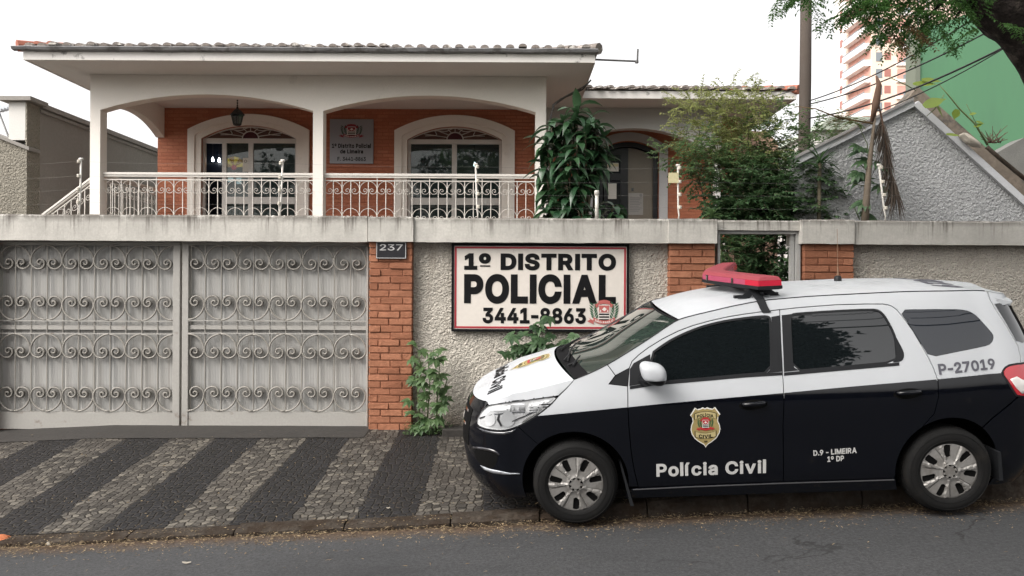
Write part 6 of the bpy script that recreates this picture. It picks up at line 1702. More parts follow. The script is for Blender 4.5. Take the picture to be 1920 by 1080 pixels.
BT = BVHTree.FromPolygons(_tv, _tf)
def top_at(u, v, off=.003):
    h = BT.ray_cast(Vector((u, v, 3)), Vector((0, 0, -1)))
    return (h[0] + (h[1] if h[1].z > 0 else -h[1])*off) if h[0] is not None else Vector((u, v, 1))

# ---- traced outlines on the near side
rail_px = lambda a, b_: [('p', s, RAIL(s)) for s in np.linspace(a, b_, max(2, int(abs(b_-a)/.05)))]
ARCH_F = [(.385*math.cos(a), .315+.385*math.sin(a)) for a in np.linspace(0, 2*math.pi, 49)[:-1]]
hubR = px2sw(1776, 893)
WB = hubR[0]
print('wheelbase', WB, 'hub', hubR, px2sw(1082, 920))
ARCH_R = [(WB+.375*math.cos(a), .325+.375*math.sin(a)) for a in np.linspace(0, 2*math.pi, 49)[:-1]]
HL = smooth_poly(poly((1047,742.5),(1010,747.5),(974,752.5),(940,756),(916,760),(906,768),(899,777),(894.5,788),(895.5,797),(908,802.5),(925,806),(945,806.5),(960,803),(973,798),(990,789),(1006,778.5),(1031,759)), 1)
sill_l = [(1197,914),(1300,909.5),(1400,905.5),(1468,903),(1570,900),(1672,897)]
fender = poly((1048,742),(1063,727)) + [(_sA-.004, RAIL(_sA-.004))] + poly(*rail_px(_sA+.01, px2sw(1139,684)[0])) + poly((1154,704),(1142,720),(1177,724),(1177.5,764),(1179,800),(1184,850),(1190,885),(1197,913),(1120,913),(1050,885),(1014,838),(972,801),(990,790.5),(1007,779.5),(1032,760))
fdoor = poly((1180,690),(1185,677.5),(1198,665),(1216,651.5),(1243,635),(1272,620.5),(1300,610),(1331,601.5),(1362,594.5),(1391,589.5),(1425,585),(1462,580.5),(1464.5,640),(1467.5,702),(1468.3,800),(1468.5,903),(1400,905.5),(1300,909.5),(1197,914),(1190,885),(1184,850),(1179,800),(1177.5,764),(1177,724))
rdoor = poly((1462,580.5),(1500,576.5),(1565,571.5),(1620,570),(1655,570),(1665,571.5),(1673,574.5),(1682,581),(1698,601),(1712,621),(1728,648),(1741,671),(1750,690),(1756,706),(1758.5,714),(1759.5,745),(1752,775),(1730,800),(1705,840),(1690,870),(1676,897),(1570,900),(1468.5,903),(1468.3,800),(1467.5,702),(1464.5,640))
fwin = smooth_poly(poly((1222,664),(1240,651),(1262,637),(1285,626),(1310,616),(1340,607.5),(1367,602),(1400,597.5),(1430,594.5),(1440,595),(1443,598),(1444.5,650),(1445,697),(1400,700.5),(1320,708),(1250,714),(1223,716.5)), 1)
ftri = poly((1181,692),(1188,681),(1219,664),(1220.5,717),(1180,724))
bpil = poly((1446,594),(1461.5,591.5),(1464,640),(1466.3,697),(1437,699.8),(1443,694),(1445.8,684),(1446.5,650))
bpil2 = poly((1465.5,591),(1489,588.5),(1482,593),(1484,640),(1485.8,678),(1489,689),(1498,694.6),(1470,697.5),(1467.5,640))
trimline = lambda pts, h: poly(*pts) + poly(*[(x, y+h) for x, y in reversed(pts)])
ftrim = trimline(((1181,724.5),(1223,717.5),(1320,709),(1400,702),(1466.5,698)), 5.5)
rtrim = trimline(((1470,698.5),(1560,690.5),(1640,683.5),(1686,679.5)), 6)
rwin = smooth_poly(poly((1482,596),(1486,590.5),(1495,589),(1560,584.5),(1635,581.2),(1648,583.5),(1657,592),(1663,602),(1672,618),(1678,634),(1680,655),(1681.5,677),(1600,684.5),(1540,690),(1487.5,694.5),(1484.5,640)), 1)
rtri = smooth_poly(poly((1679,630),(1684,640),(1692,655),(1695,664),(1694,673),(1688,678.5),(1672,680),(1679,674),(1681,664),(1681.5,652)), 1)
qwin = smooth_poly(poly((1684,580.5),(1735,579.5),(1790,579.5),(1810,581),(1822,585.5),(1832,592.5),(1845,607),(1858,621),(1864,630),(1862,640),(1855,647.5),(1830,653),(1790,661),(1743,670.5),(1727,645),(1708,614)), 1)
tl = smooth_poly(poly((1879,699),(1888,687),(1905,683.5),(1916,683)) + [(S_END2-.42, px2sw(1916,683)[1]+.01),(S_END2-.42, px2sw(1912,745)[1]-.02)] + poly((1909,744),(1900,731),(1891,716)), 1)
body = poly((1154,704),(1139,684)) + [(s, RAIL(s)) for s in np.linspace(px2sw(1141,683)[0], _rs[-1]+.03, 70)] + poly((1856,562),(1866,579),(1882,604),(1895,625),(1908,648),(1913,668),(1914,682),(1905,683),(1888,686),(1878,699),(1890,716),(1899,731),(1909,743),(1875,772),(1841,802),(1800,850),(1730,880)) + [tuple(p) for p in reversed(rdoor[12:21])] + [rdoor[i] for i in range(11, 0, -1)] + [tuple(p) for p in reversed(fdoor[0:12])]
rbump = poly((1910,744),(1876,773),(1842,803),(1800,860)) + [(WB+.30, .16)] + [(S_END2-.01, .18), (S_END2-.01, .62), (S_END2-.4, px2sw(1910,744)[1])]
fbump = [(S_END+.005, .17), (S_END+.005, RAIL(S_END)-.004)] + [(s, RAIL(s)-.005) for s in np.linspace(S_END+.05, px2sw(914,755)[0], 12)] + poly((908,766),(900,776),(894,788),(895,798),(908,803.5),(925,807),(945,807.5),(960,804),(971,800.5),(1014,838),(1050,885)) + [(-.30, .20), (-.42, .17)]
hoodband = [(s, RAIL(s)) for s in np.linspace(px2sw(914,752)[0]-.02, _sA-.006, 20)] + poly((1062,727),(1047,741),(1010,746.5),(974,751.5),(940,755),(917,759))
hatch = [(s, RAIL(s)-.002) for s in np.linspace(_rs[-1]+.045, S_END2-.005, 10)] + [(S_END2-.005, .62)] + [(S_END2-.42, px2sw(1912,745)[1]-.02), (S_END2-.42, px2sw(1916,683)[1]+.01)] + poly((1915,681),(1914,668),(1909,648),(1896,625),(1883,604),(1867,579),(1857,562))
hglass = smooth_poly(poly((1862,566),(1872,582),(1886,605),(1898,626),(1907,643)) + [(S_END2-.45, px2sw(1908,643)[1]-.01), (S_END2-.02, .95), (S_END2-.02, 1.42), (S_END2-.5, 1.42)], 1)

def part(name, mats, fn, parent=car, smooth=True, sides=(-1, 1)):
    out = []
    for sd_ in sides:
        mb = MB(); fn(mb, sd_); o = mb.build(name, mats, parent if not isinstance(parent, list) else parent[0 if sd_ < 0 else 1], smooth=smooth)
        sharpen(o); out.append(o)
    return out
def sharpen(o, ang=40):
    me = o.data
    bm = bmesh.new(); bm.from_mesh(me)
    bmesh.ops.remove_doubles(bm, verts=bm.verts, dist=2e-5)
    bmesh.ops.delete(bm, geom=[v for v in bm.verts if not v.link_faces], context='VERTS')
    for e in bm.edges:
        if len(e.link_faces) == 2 and e.calc_face_angle(0) > math.radians(ang): e.smooth = False
    bm.to_mesh(me); bm.free()
G = .0032
part('front_fender', [M_cw, M_cb], lambda mb, sd_: patch(mb, inset(fender, G), [ARCH_F], side=sd_, livery=True))
fd = part('front_door', [M_cw, M_cb], lambda mb, sd_: patch(mb, inset(fdoor, G), [inset(fwin, -.004), inset(ftri, -.003), inset(bpil, -.001), inset(ftrim, -.0005)][:0] + [fwin], side=sd_, livery=True))
rd = part('rear_door', [M_cw, M_cb], lambda mb, sd_: patch(mb, inset(rdoor, G), [rwin, ARCH_R], side=sd_, livery=True))
bs = part('body_side', [M_cw, M_cb], lambda mb, sd_: patch(mb, inset(body, G), [qwin, ARCH_R], side=sd_, livery=True))
for sd_i, sides in ((0, (-1,)), (1, (1,))):
    part('window', M_cgl, lambda mb, s_: patch(mb, inset(fwin, .001), off=-.004, side=s_, lip=0), fd[sd_i], sides=sides)
    part('window', M_cgl, lambda mb, s_: patch(mb, inset(rwin, .001), off=-.004, side=s_, lip=0), rd[sd_i], sides=sides)
    part('window', M_cgq, lambda mb, s_: patch(mb, inset(qwin, .002), off=-.001, side=s_, lip=0), bs[sd_i], sides=sides)
    def tr1(mb, s_):
        patch(mb, ftri, off=.0025, side=s_, lip=.006); patch(mb, bpil, off=.0022, side=s_, lip=.006); patch(mb, ftrim, off=.003, side=s_, lip=.006)
        ring_ = inset(fwin, -.006); patch(mb, ring_, [inset(fwin, .002)], off=.0018, side=s_, lip=.008, step=.06)
    part('window_trim', M_cpl, tr1, fd[sd_i], sides=sides)
    def tr2(mb, s_):
        patch(mb, bpil2, off=.0022, side=s_, lip=.006); patch(mb, rtri, off=.0025, side=s_, lip=.006); patch(mb, rtrim, off=.003, side=s_, lip=.006)
        patch(mb, inset(rwin, -.005), [inset(rwin, .002)], off=.0018, side=s_, lip=.008, step=.06)
    part('window_trim', M_cpl, tr2, rd[sd_i], sides=sides)
    part('pillar_trim', M_cpl, lambda mb, s_: patch(mb, poly((1180,690),(1155,704.5),(1143,720),(1176,723.5)), off=.002, side=s_, lip=.006), sides=sides)
part('front_bumper', M_cb, lambda mb, sd_: patch(mb, fbump, [ARCH_F], side=sd_, step=.035))
part('rear_bumper', M_cb, lambda mb, sd_: patch(mb, inset(rbump, .003), [ARCH_R], side=sd_))
hat = part('tailgate', [M_cw, M_cb], lambda mb, sd_: patch(mb, inset(hatch, .002), side=sd_, livery=True))
part('rear_window', M_cgl, lambda mb, sd_: patch(mb, hglass, off=.003, side=sd_, lip=.006), hat)
part('sill', M_cb, lambda mb, sd_: patch(mb, poly((1184,916),(1197,915.5),(1300,911),(1400,907),(1468,904.5),(1570,901.5),(1684,898)) + [(WB-.32,.18), (.33,.18)], [ARCH_F, ARCH_R], off=.004, side=sd_, lip=.01))
part('sill_highlight', plain('sill_highlight_grey', (.10,.10,.105), .3), lambda mb, sd_: patch(mb, trimline(((1187,916.5),(1300,911),(1468,904.5),(1600,900.5),(1676,898)), 1.6), off=.007, side=sd_, lip=.003), sides=(-1,))  # paler strip paints the highlight along the sill
# roof, hood, windshield
mb = MB(); topgrid(mb, E_roof, C_roof, 70, 36); roof_c = mb.build('roof', M_cw, car, smooth=True)
mb = MB(); topgrid(mb, E_hood, C_hood, 60, 36, 0, .992); patch(mb, hoodband, side=-1, lip=.01); patch(mb, hoodband, side=1, lip=.01)
hood = mb.build('hood', M_cw, car, smooth=True); sharpen(hood, 35)
mb = MB(); topgrid(mb, E_ws, C_ws, 30, 36, .0, .992, tmax=.985, off=-.004); ws = mb.build('windshield', M_cws, car, smooth=True)
# black band along the base and edges of the windshield, wipers
mb = MB(); topgrid(mb, E_ws, C_ws, 4, 36, -.0, .12, tmax=.985, off=.001); topgrid(mb, E_ws, C_ws, 2, 36, .975, .992, tmax=.985)
ws_band = mb.build('cowl', plain('cowl_black', (.010,.010,.011), .8, spec=.06), ws, smooth=True)
mb = MB()
for t0, q0, t1, q1 in ((-.55,.05,.12,.20), (-.05,.05,.62,.20), (-.72,.06,-.5,.17)):
    pts = [TP(E_ws, C_ws, q0+(q1-q0)*k/10, t0+(t1-t0)*k/10)+Vector((-.006,0,.016)) for k in range(11)]
    mb = MB(); mb.tube(pts, .007, 5)
    mb.tube([TP(E_ws, C_ws, .02, t0+.05)+Vector((0,0,.02)), pts[3], pts[5]], .009, 5)
    mb.build('wiper', M_cpl, ws)
mb = MB()
for sd_ in (-1, 1):
    mb.tube([Vector(EDGE(s))*1.0 + Vector((0, sd_*0, .001)) if sd_ > 0 else Vector((EDGE(s)[0], -EDGE(s)[1], EDGE(s)[2]+.001)) for s in np.linspace(_sA+.02, _rs[-1], 90)], .0035, 4)
mb.build('roof_gutter', M_cpl, roof_c)
# rear spoiler lip
tp_, bt_ = pplane(1871, 550, -.25), pplane(1862, 562, -.30)
mb = MB(); vs = []
for k in range(21):
    t = -1+2*k/20; v_ = .60*t; dr_ = -.10*abs(t)**2.5; dz_ = -.02*t*t
    z0_ = top_at(tp_.x-.32, v_, 0).z
    vs += [(tp_.x-.34+dr_*.5, v_, z0_+.004), (tp_.x-.10+dr_, v_, tp_.z+.022+dz_), (tp_.x+dr_, v_, tp_.z+.002+dz_), (tp_.x-.01+dr_, v_, tp_.z-.02+dz_), (tp_.x-.20+dr_, v_, tp_.z-.05+dz_)]
mb.add(vs, [(i*5+j, i*5+(j+1)%5, (i+1)*5+(j+1)%5, (i+1)*5+j) for i in range(20) for j in range(5)] + [(0,1,2,3,4), tuple(100+j for j in (4,3,2,1,0))])
mb.build('spoiler', M_cw, roof_c, smooth=False, bevel=.006)
# inner shell that shows dark in the gaps, and underbody
mb = MB(); ns_, nw_ = 130, 40
for sd_ in (-1, 1):
    vs, ok = [], []
    for j in range(nw_+1):
        for i in range(ns_+1):
            s = S_END+.01+(S_END2-S_END-.02)*i/ns_; w = .2+(RAIL(s)-.012-.2)*j/nw_
            vs.append(FP(s, w, sd_, -.034)); ok.append((s-0)**2+(w-.315)**2 > .39**2 and (s-WB)**2+(w-.325)**2 > .38**2)
    fs = []
    for j in range(nw_):
        for i in range(ns_):
            q = (j*(ns_+1)+i, j*(ns_+1)+i+1, (j+1)*(ns_+1)+i+1, (j+1)*(ns_+1)+i)
            if all(ok[k] for k in q): fs.append(q if sd_ < 0 else tuple(reversed(q)))
    mb.add(vs, fs)
mb.box(-.62, WB+.62, -.60, .60, .17, .62)
mb.build('inner_shell', M_cdk, car)

# ---- wheels
def hub_geo():
    mb = MB(); R = .203
    n = 84
    outer = [(R*math.cos(2*math.pi*i/n), R*math.sin(2*math.pi*i/n)) for i in range(n)]
    slots, grooves = [], []
    for k in range(7):
        a = 2*math.pi*k/7 + .2
        def pt(r, da): return (r*math.cos(a+da), r*math.sin(a+da))
        slots.append([pt(.106,-.07), pt(.150,-.05), pt(.188,-.03), pt(.193,.13), pt(.186,.215), pt(.150,.265), pt(.112,.28), pt(.098,.10)])
        slots.append([pt(.080,.455), pt(.135,.500), pt(.188,.520), pt(.188,.542), pt(.135,.526), pt(.080,.490)])
    cen = [(.052*math.cos(2*math.pi*i/24), .052*math.sin(2*math.pi*i/24)) for i in range(24)]
    def depth(x, y):
        r = math.hypot(x, y); a = (math.atan2(y, x)-.2) % (2*math.pi/7)
        z = -.012*(r/R)**2 + (.010 if r < .075 else 0)*(1-((r-.052)/.023 if r > .052 else 0))
        # raised arm beside each slot
        if .06 < r < .195 and .28 < a < .47: z += .008
        if r > .197: z -= (r-.197)*.6
        return z
    patch(mb, outer, slots+[cen], step=.012, lip=.016, mapf=lambda x, y, o: Vector((x, -(depth(x, y)+o), y)))
    return mb
hubm = hub_geo()
def tyre_geo():
    mb = MB()
    prof = [(.198,-.005),(.210,.006),(.228,.010),(.255,.012),(.276,.006),(.291,-.008),(.301,-.024),(.305,-.045)]
    full = prof + [(.306,-.07),(.306,-.11),(.305,-.145),(.295,-.172),(.28,-.185),(.22,-.185),(.2,-.175)]
    mb.lathe([(r, -h) for r, h in full], (0,0,0), 'y', 72)
    for ring_r in (.225, .275): mb.lathe([(ring_r-.002, -.0115), (ring_r, -.0135), (ring_r+.002, -.0115)], (0,0,0), 'y', 60)
    # tread blocks
    for k in range(90):
        a = 2*math.pi*k/90
        for y_, w_ in ((.05,.018),(.085,.02),(.12,.02)):
            c = Vector((.307*math.cos(a), y_+.003*(k % 2), .307*math.sin(a)))
            mb.obox(c, Vector((-math.sin(a),0,math.cos(a)))*.008, (0,w_*.75,0), Vector((math.cos(a),0,math.sin(a)))*.003)
    return mb
tyrem = tyre_geo()
def wheel(u, v, w, side, spin, steer=0):
    R = Matrix.Translation((u, v, w)) @ Matrix.Rotation(steer, 4, 'Z')
    if side > 0: R = R @ Matrix.Rotation(math.pi, 4, 'Z')
    Rs = R @ Matrix.Rotation(spin, 4, 'Y')
    b = MB(); b.v = [tuple(R @ Vector(p)) for p in tyrem.v]; b.f = tyrem.f; b.m = tyrem.m
    o = b.build('wheel', M_tyre, car, smooth=True); sharpen(o, 35)
    b = MB(); b.v = [tuple(Rs @ (Vector(p)+Vector((0,-.004,0)))) for p in hubm.v]; b.f = hubm.f; b.m = hubm.m
    h = b.build('hub_cap', M_slv, o, smooth=True); sharpen(h, 25)
    b = MB(); b.lathe([(0,.014),(.205,.014)], (0,0,0), 'y', 40); b.lathe([(0,.008),(.053,.008)], (0,0,0), 'y', 24)
    b.v = [tuple(Rs @ Vector(p)) for p in b.v]; b.build('rim_back', M_cdk, o)
    b = MB()
    pl = [(.034*math.cos(math.radians(a)), .034*math.sin(math.radians(a))) for a in range(0, 360, 20)]
    b.prism(pl, -.012, .006)
    for k in range(4):
        a = math.pi/4+k*math.pi/2; b.lathe([(0,-.014),(.007,-.014),(.008,-.010),(.008,.008)], (.042*math.cos(a), 0, .042*math.sin(a)), 'y', 8)
        a2 = k*math.pi/2; b.obox((.040*math.cos(a2), -.002, .040*math.sin(a2)), (.008,0,0), (0,.007,0), (0,0,.008))
    b.v = [tuple(Rs @ Vector(p)) for p in b.v]; b.build('centre_cap', M_slv, o)
    return o
wheel(.004, -.838, .308, -1, .1)
wheel(WB, -.842, .312, -1, .45)
wheel(.0, .838, .308, 1, .6); wheel(WB, .842, .308, 1, .9)
# mud flaps
mb = MB(); a, b_ = pplane(1163, 872, -.80), pplane(1184, 944, -.80)
mb.prism([(a.x,a.z),(a.x+.012,a.z),(b_.x+.012,b_.z),(b_.x-.012,b_.z)], -.85, -.66); mb.build('mud_flap', M_cpl, car); mb = MB(); a, b_ = pplane(1868, 845, -.80), pplane(1872, 898, -.80)
mb.prism([(a.x-.01,a.z),(a.x+.012,a.z),(b_.x+.012,b_.z),(b_.x-.012,b_.z)], -.835, -.64); mb.build('mud_flap', M_cpl, car)

# ---- lamps
def lens_mat(name, col, mixv=.35):
    m, nt, b = nodes_of(name)
    out = [n for n in nt.nodes if n.type == 'OUTPUT_MATERIAL'][0]
    b.inputs['Base Color'].default_value = (.02,.02,.02,1); b.inputs['Roughness'].default_value = .03; b.inputs['Specular IOR Level'].default_value = .8
    t = N(nt, 'ShaderNodeBsdfTransparent'); t.inputs[0].default_value = (*col, 1)
    fr = N(nt, 'ShaderNodeFresnel'); fr.inputs[0].default_value = 1.55
    mx = N(nt, 'ShaderNodeMixShader'); nt.links.new(mth(nt, 'ADD', mth(nt, 'MULTIPLY', fr.outputs[0], .6), mixv), mx.inputs[0])
    nt.links.new(t.outputs[0], mx.inputs[1]); nt.links.new(b.outputs[0], mx.inputs[2]); nt.links.new(mx.outputs[0], out.inputs[0])
    return m
M_lens = lens_mat('clear_lens', (.95,.96,.97), .0)
M_refl = plain('lamp_reflector', (.92,.93,.94), .18, .15)
M_reflb = mat('lamp_inner', (.86,.865,.87), .3, .0, var=.15, vs=9, fine=25, fvar=.1, obj=True)
M_lampd = plain('lamp_dark_gap', (.05,.05,.055), .3)  # dark strips between the headlight's inner pieces
def headl(sd_):
    mb = MB(); patch(mb, inset(HL, .002), off=-.009, side=sd_, lip=-.008, mi=0); o = mb.build('headlight', M_reflb, car, smooth=True); sharpen(o)
    if sd_ < 0:
        q = MB(); patch(q, poly((930,764),(985,755.5),(984,770),(925,773),(915,772)), off=-.006, side=sd_, lip=.004)
        patch(q, poly((992,756),(1036,749),(1020,762),(1000,775),(985,778)), off=-.006, side=sd_, lip=.004)
        q.build('turn_signal', M_refl, o, smooth=True)
        q = MB()
        for (px, py, r) in ((918,786,13),(952,786,15)):
            s, w = px2sw(px, py); k = r/250
            pl = [(s+k*1.25*math.cos(a), w+k*math.sin(a)) for a in np.linspace(0, 2*math.pi, 25)[:-1]]
            patch(q, pl, off=-.028, side=sd_, lip=.0, step=.02, off_fn=lambda a, b_, s=s, w=w, k=k: -.0085+.006*min(1, (((a-s)/1.25)**2+(b_-w)**2)/k**2))
        q.build('reflector_bowl', M_refl, o, smooth=True)
        q = MB()
        patch(q, trimline(((936,776),(933,786),(939,798)), 2.2)[:0] + poly((934,776),(937,776),(935,786),(941,799),(938,800),(931,787)), off=-.004, side=sd_, lip=.004)
        patch(q, poly((897,783),(910,779),(922,776),(922,778),(910,781.5),(898,786)), off=-.005, side=sd_, lip=.004)
        patch(q, trimline(((960,790),(985,779),(1000,772)), 1.8), off=-.004, side=sd_, lip=.004)
        q.build('bezel_gap', M_lampd, o)
        q = MB()
        patch(q, smooth_poly(poly((975,795),(985,785),(1005,774),(1022,762),(1012,772),(1000,781),(988,789)), 1), off=-.006, side=sd_, lip=.006)
        q.build('grey_bezel', plain('lamp_grey', (.33,.33,.32), .35), o, smooth=True)
        q = MB()
        for y0, x0, x1 in ((757,996,1034),(762,994,1026),(767,992,1016),(772,990,1006)): patch(q, trimline(((x0,y0+2),((x0+x1)/2,y0+1),(x1,y0)), 2), off=-.006, side=sd_, lip=.008)
        patch(q, trimline(((912,775),(940,774.5),(984,771)), 3.0), off=-.006, side=sd_, lip=.010)
        q.build('reflector_rib', M_chr, o)
    mb = MB(); patch(mb, inset(HL, .0015), off=.001, side=sd_, lip=0); mb.build('lens', M_lens, o, smooth=True)
    mb = MB(); patch(mb, inset(HL, -.004), [inset(HL, .0015)], off=.0, side=sd_, lip=.02, step=.05); mb.build('seal', M_cpl, o)
headl(-1); headl(1)
M_tlr = plain('tail_red', (.42,.02,.03), .12, spec=.7, coat=.6)
def taill(sd_):
    mb = MB(); patch(mb, inset(tl, .002), off=.006, side=sd_, lip=.02); o = mb.build('tail_light', M_tlr, car, smooth=True); sharpen(o)
    q = MB(); a = px2sw(1895, 716); patch(q, poly((1893,711),(1905,706),(1915,712)) + [(S_END2-.42, a[1]-.06)] + poly((1915,738),(1904,727)), off=.0085, side=sd_, lip=.004); q.build('reverse_lamp', plain('tail_clear', (.62,.60,.58), .15, coat=.5), o, smooth=True)
    q = MB(); patch(q, inset(tl, -.005), [inset(tl, .001)], off=.002, side=sd_, lip=.012, step=.06); q.build('seal', M_cpl, o)
taill(-1); taill(1)
# fog lamp recess and bright strips on the bumper
mb = MB(); patch(mb, smooth_poly(poly((888,842),(905,840),(925,845),(934,853),(932,866),(925,880),(905,873),(893,862)), 1), off=.0012, side=-1, lip=.004); fog = mb.build('fog_lamp_recess', M_cdk, car)
mb = MB(); patch(mb, smooth_poly(poly((884,840),(890,836.5),(912,839),(930,844.5),(938,853),(935,854),(927,848),(910,843.5),(892,841)), 1), off=.006, side=-1, lip=.006); mb.build('recess_edge', plain('gloss_black', (.02,.02,.025), .05, coat=1), fog, smooth=True)
mb = MB(); patch(mb, poly((901,872),(915,878),(938,883),(958,887),(975,887.5),(975,889),(950,889.5),(925,887),(908,880)), off=.005, side=-1, lip=.006); mb.build('bumper_blade', plain('satin_grey', (.35,.37,.40), .25, .3), fog, smooth=True)
mb = MB(); patch(mb, poly((895,801),(908,806),(925,809.5),(946,810.5),(960,807.5),(969,803),(960,811),(945,815),(925,814),(905,809)), off=.003, side=-1, lip=.004); mb.build('headlight_sill', plain('gloss_blue_black', (.05,.055,.065), .06, coat=1), car, smooth=True)
mb = MB()
for w0 in (.66, .76): patch(mb, [(S_END+.01,w0),(S_END+.33,w0),(S_END+.33,w0+.018),(S_END+.01,w0+.018)], off=.008, side=-1, lip=.01); patch(mb, [(S_END+.01,w0),(S_END+.33,w0),(S_END+.33,w0+.018),(S_END+.01,w0+.018)], off=.008, side=1, lip=.01)
mb.build('grille_bar', M_chr, car)
patch_g = MB(); 
for sd_ in (-1, 1): patch(patch_g, [(S_END+.01,.50),(S_END+.40,.52),(S_END+.40,.80),(S_END+.01,.81)], off=.003, side=sd_, lip=.003)
patch_g.build('grille', M_cdk, car)

# ---- mirrors, handles
def mirror(sd_):
    c = pplane(1225, 701, -.965); c.y = -.965
    def shell(mb, z0, z1, k=1.0, mi=0):
        n, mN = 24, 16
        vs = []
        for i in range(mN+1):
            ph = -math.pi/2 + math.pi*i/mN
            for j in range(n):
                th = 2*math.pi*j/n
                pw = lambda v, e: math.copysign(abs(v)**e, v)
                x = .088*k*pw(math.cos(ph), .7)*pw(math.cos(th), .65); y = .10*k*pw(math.cos(ph), .7)*pw(math.sin(th), .8); z = .078*k*pw(math.sin(ph), .75)
                x += .016*(z/.08)*-1 if x < 0 else .0
                z += -.018*(x/.088)
                z = min(max(z, z0), z1)
                vs.append((c.x+x, sd_*-1*(c.y+y) if sd_ > 0 else c.y+y, c.z+z))
        fs = [(i*n+j, i*n+(j+1)%n, (i+1)*n+(j+1)%n, (i+1)*n+j) for i in range(mN) for j in range(n)]
        mb.add(vs, fs, mi)
    mb = MB(); shell(mb, -.036, .2); o = mb.build('mirror', M_cw, car, smooth=True); sharpen(o, 50)
    mb = MB(); shell(mb, -.2, -.034, .985); mb.build('lower_shell', M_cpl, o, smooth=True)
    s = -1 if sd_ < 0 else 1
    mb = MB(); mb.tube([Vector((c.x-.02, s*.90, c.z-.055)), Vector((c.x-.05, s*.83, c.z-.07))], [.035,.045], 8); mb.build('arm', M_cpl, o, smooth=True)
mirror(-1); mirror(1)
def handle(doors_, cx, cy, L=.165):
    s, w = px2sw(cx, cy); sl_ = .047
    for i, sd_ in enumerate((-1, 1)):
        mb = MB()
        ell = [(s+.10*math.cos(a), w-.004+.036*math.sin(a)+sl_*.10*math.cos(a)) for a in np.linspace(0, 2*math.pi, 25)[:-1]]
        pts = [FP(s+L*(t-.5), w+.006+sl_*L*(t-.5), sd_, .006+.036*math.sin(math.pi*min(1,max(0,t)))**.5) for t in np.linspace(0, 1, 13)]
        mb.tube(pts, [.010]+[.016]*11+[.010], 8)
        o = mb.build('handle', M_cb, doors_[i], smooth=True)
        mb = MB(); patch(mb, ell, off=.0012, side=sd_, lip=.001, step=.03); mb.build('handle_recess', M_cdk, doors_[i])
handle(fd, 1412, 758); handle(rd, 1702, 737)

# ---- lettering on the near side
def door_text(parent, body_, x0, x1, y0a, y0b, hpx, m, bold=.03, off=.0035):
    """text fitted between pixel columns x0..x1, baseline running from y0a to y0b"""
    a, b_ = Vector(px2sw(x0, y0a)), Vector(px2sw(x1, y0b)); d_ = b_-a; L = d_.length; d_.normalize(); n_ = Vector((-d_.y, d_.x))
    h = (Vector(px2sw((x0+x1)/2, (y0a+y0b)/2-hpx))-Vector(px2sw((x0+x1)/2, (y0a+y0b)/2))).length
    v, f = text_fit(body_, L, h, bold)
    c = (a+b_)/2 + n_*h/2
    mb = MB(); mb.add([FP(*(c+d_*p[0]+n_*p[1]), -1, off) for p in v], f)
    return mb.build('lettering', m, parent)
door_text(fd[0], 'Polícia Civil', 1231, 1436, 894, 887, 26, M_cvin)
door_text(rd[0], 'D.9 - LIMEIRA', 1525, 1606, 854.5, 849, 10.5, M_cvin)
door_text(rd[0], '1º DP', 1551, 1582, 866, 864, 10.5, M_cvin)
door_text(bs[0], 'P-27019', 1761, 1867, 703, 692, 20.5, M_cgrey)

M_gold = mat('badge_gold', (.33,.26,.11), .6, var=.08, obj=True, spec=.12)
M_gold2 = mat('badge_pale_gold', (.45,.38,.19), .6, obj=True, spec=.12)
M_ered, M_egrn = mat('badge_red', (.45,.03,.035), .4, obj=True), mat('badge_green', (.02,.10,.04), .4, obj=True)
M_ewh = mat('badge_white', (.75,.74,.70), .4, obj=True)
def badge(mapf, parent, hgt, step=.02):
    """police badge, hgt tall, mapped onto a surface by mapf(x, z, layer)"""
    k = hgt/2
    half = [(0,.93),(.10,.98),(.22,.93),(.36,.90),(.48,.98),(.60,.80),(.72,.62),(.62,.50),(.60,.30),(.68,.10),(.71,-.10),(.66,-.32),(.52,-.55),(.32,-.72),(.10,-.86),(.03,-.95),(0,-1.02)]
    out = [(x*k, z*k) for x, z in half] + [(-x*k, z*k) for x, z in reversed(half[1:-1])]
    mb = MB(); lay = lambda n: (lambda x, z, o: mapf(x, z, n+o))
    patch(mb, out, step=step, lip=.001, mapf=lay(0), mi=1)
    patch(mb, [(x*.94, z*.945) for x, z in out], step=step, lip=0, mapf=lay(1), mi=0)
    def rib(z0, bow, w, h, mi, n):
        top = [(x, z0+h/2-bow*(x/w)**2*1.0) for x in np.linspace(-w, w, 9)]; bot = [(x, z0-h/2-bow*(x/w)**2) for x in np.linspace(w, -w, 9)]
        patch(mb, [(x*k, z*k) for x, z in top+bot][::-1], step=step, lip=0, mapf=lay(n), mi=mi)
    rib(.64, .10, .54, .30, 3, 2); rib(.64, .10, .50, .26, 2, 3)
    rib(-.42, -.10, .52, .30, 3, 2); rib(-.42, -.10, .48, .26, 2, 3)
    for t_, z0, w, h, bow in (('POLÍCIA', .62, .78, .19, .09), ('CIVIL', -.45, .66, .18, -.06), ('SP', -.70, .16, .09, 0)):
        v, f = text_fit(t_, w*k, h*k, .03)
        mb.add([mapf(x, z0*k+z-bow*k*(x/(w*k/2))**2*.6, 4) for x, z in v], f, 3)
    put_emblem(mb, {'red':4,'white':1,'black':3,'green':5}, 0, .14*k, .46*k, lambda x, z, h: mapf(x, z, 2+h/.0012), text=False)
    return mb.build('badge', [M_gold, M_ewh, M_gold2, M_blkv, M_ered, M_egrn], parent)
sb_, wb_ = px2sw(1322.5, 801)
badge(lambda x, z, n: FP(sb_+x-.0*z, wb_+z+x*.0, -1, .003+.0009*n), fd[0], .295)
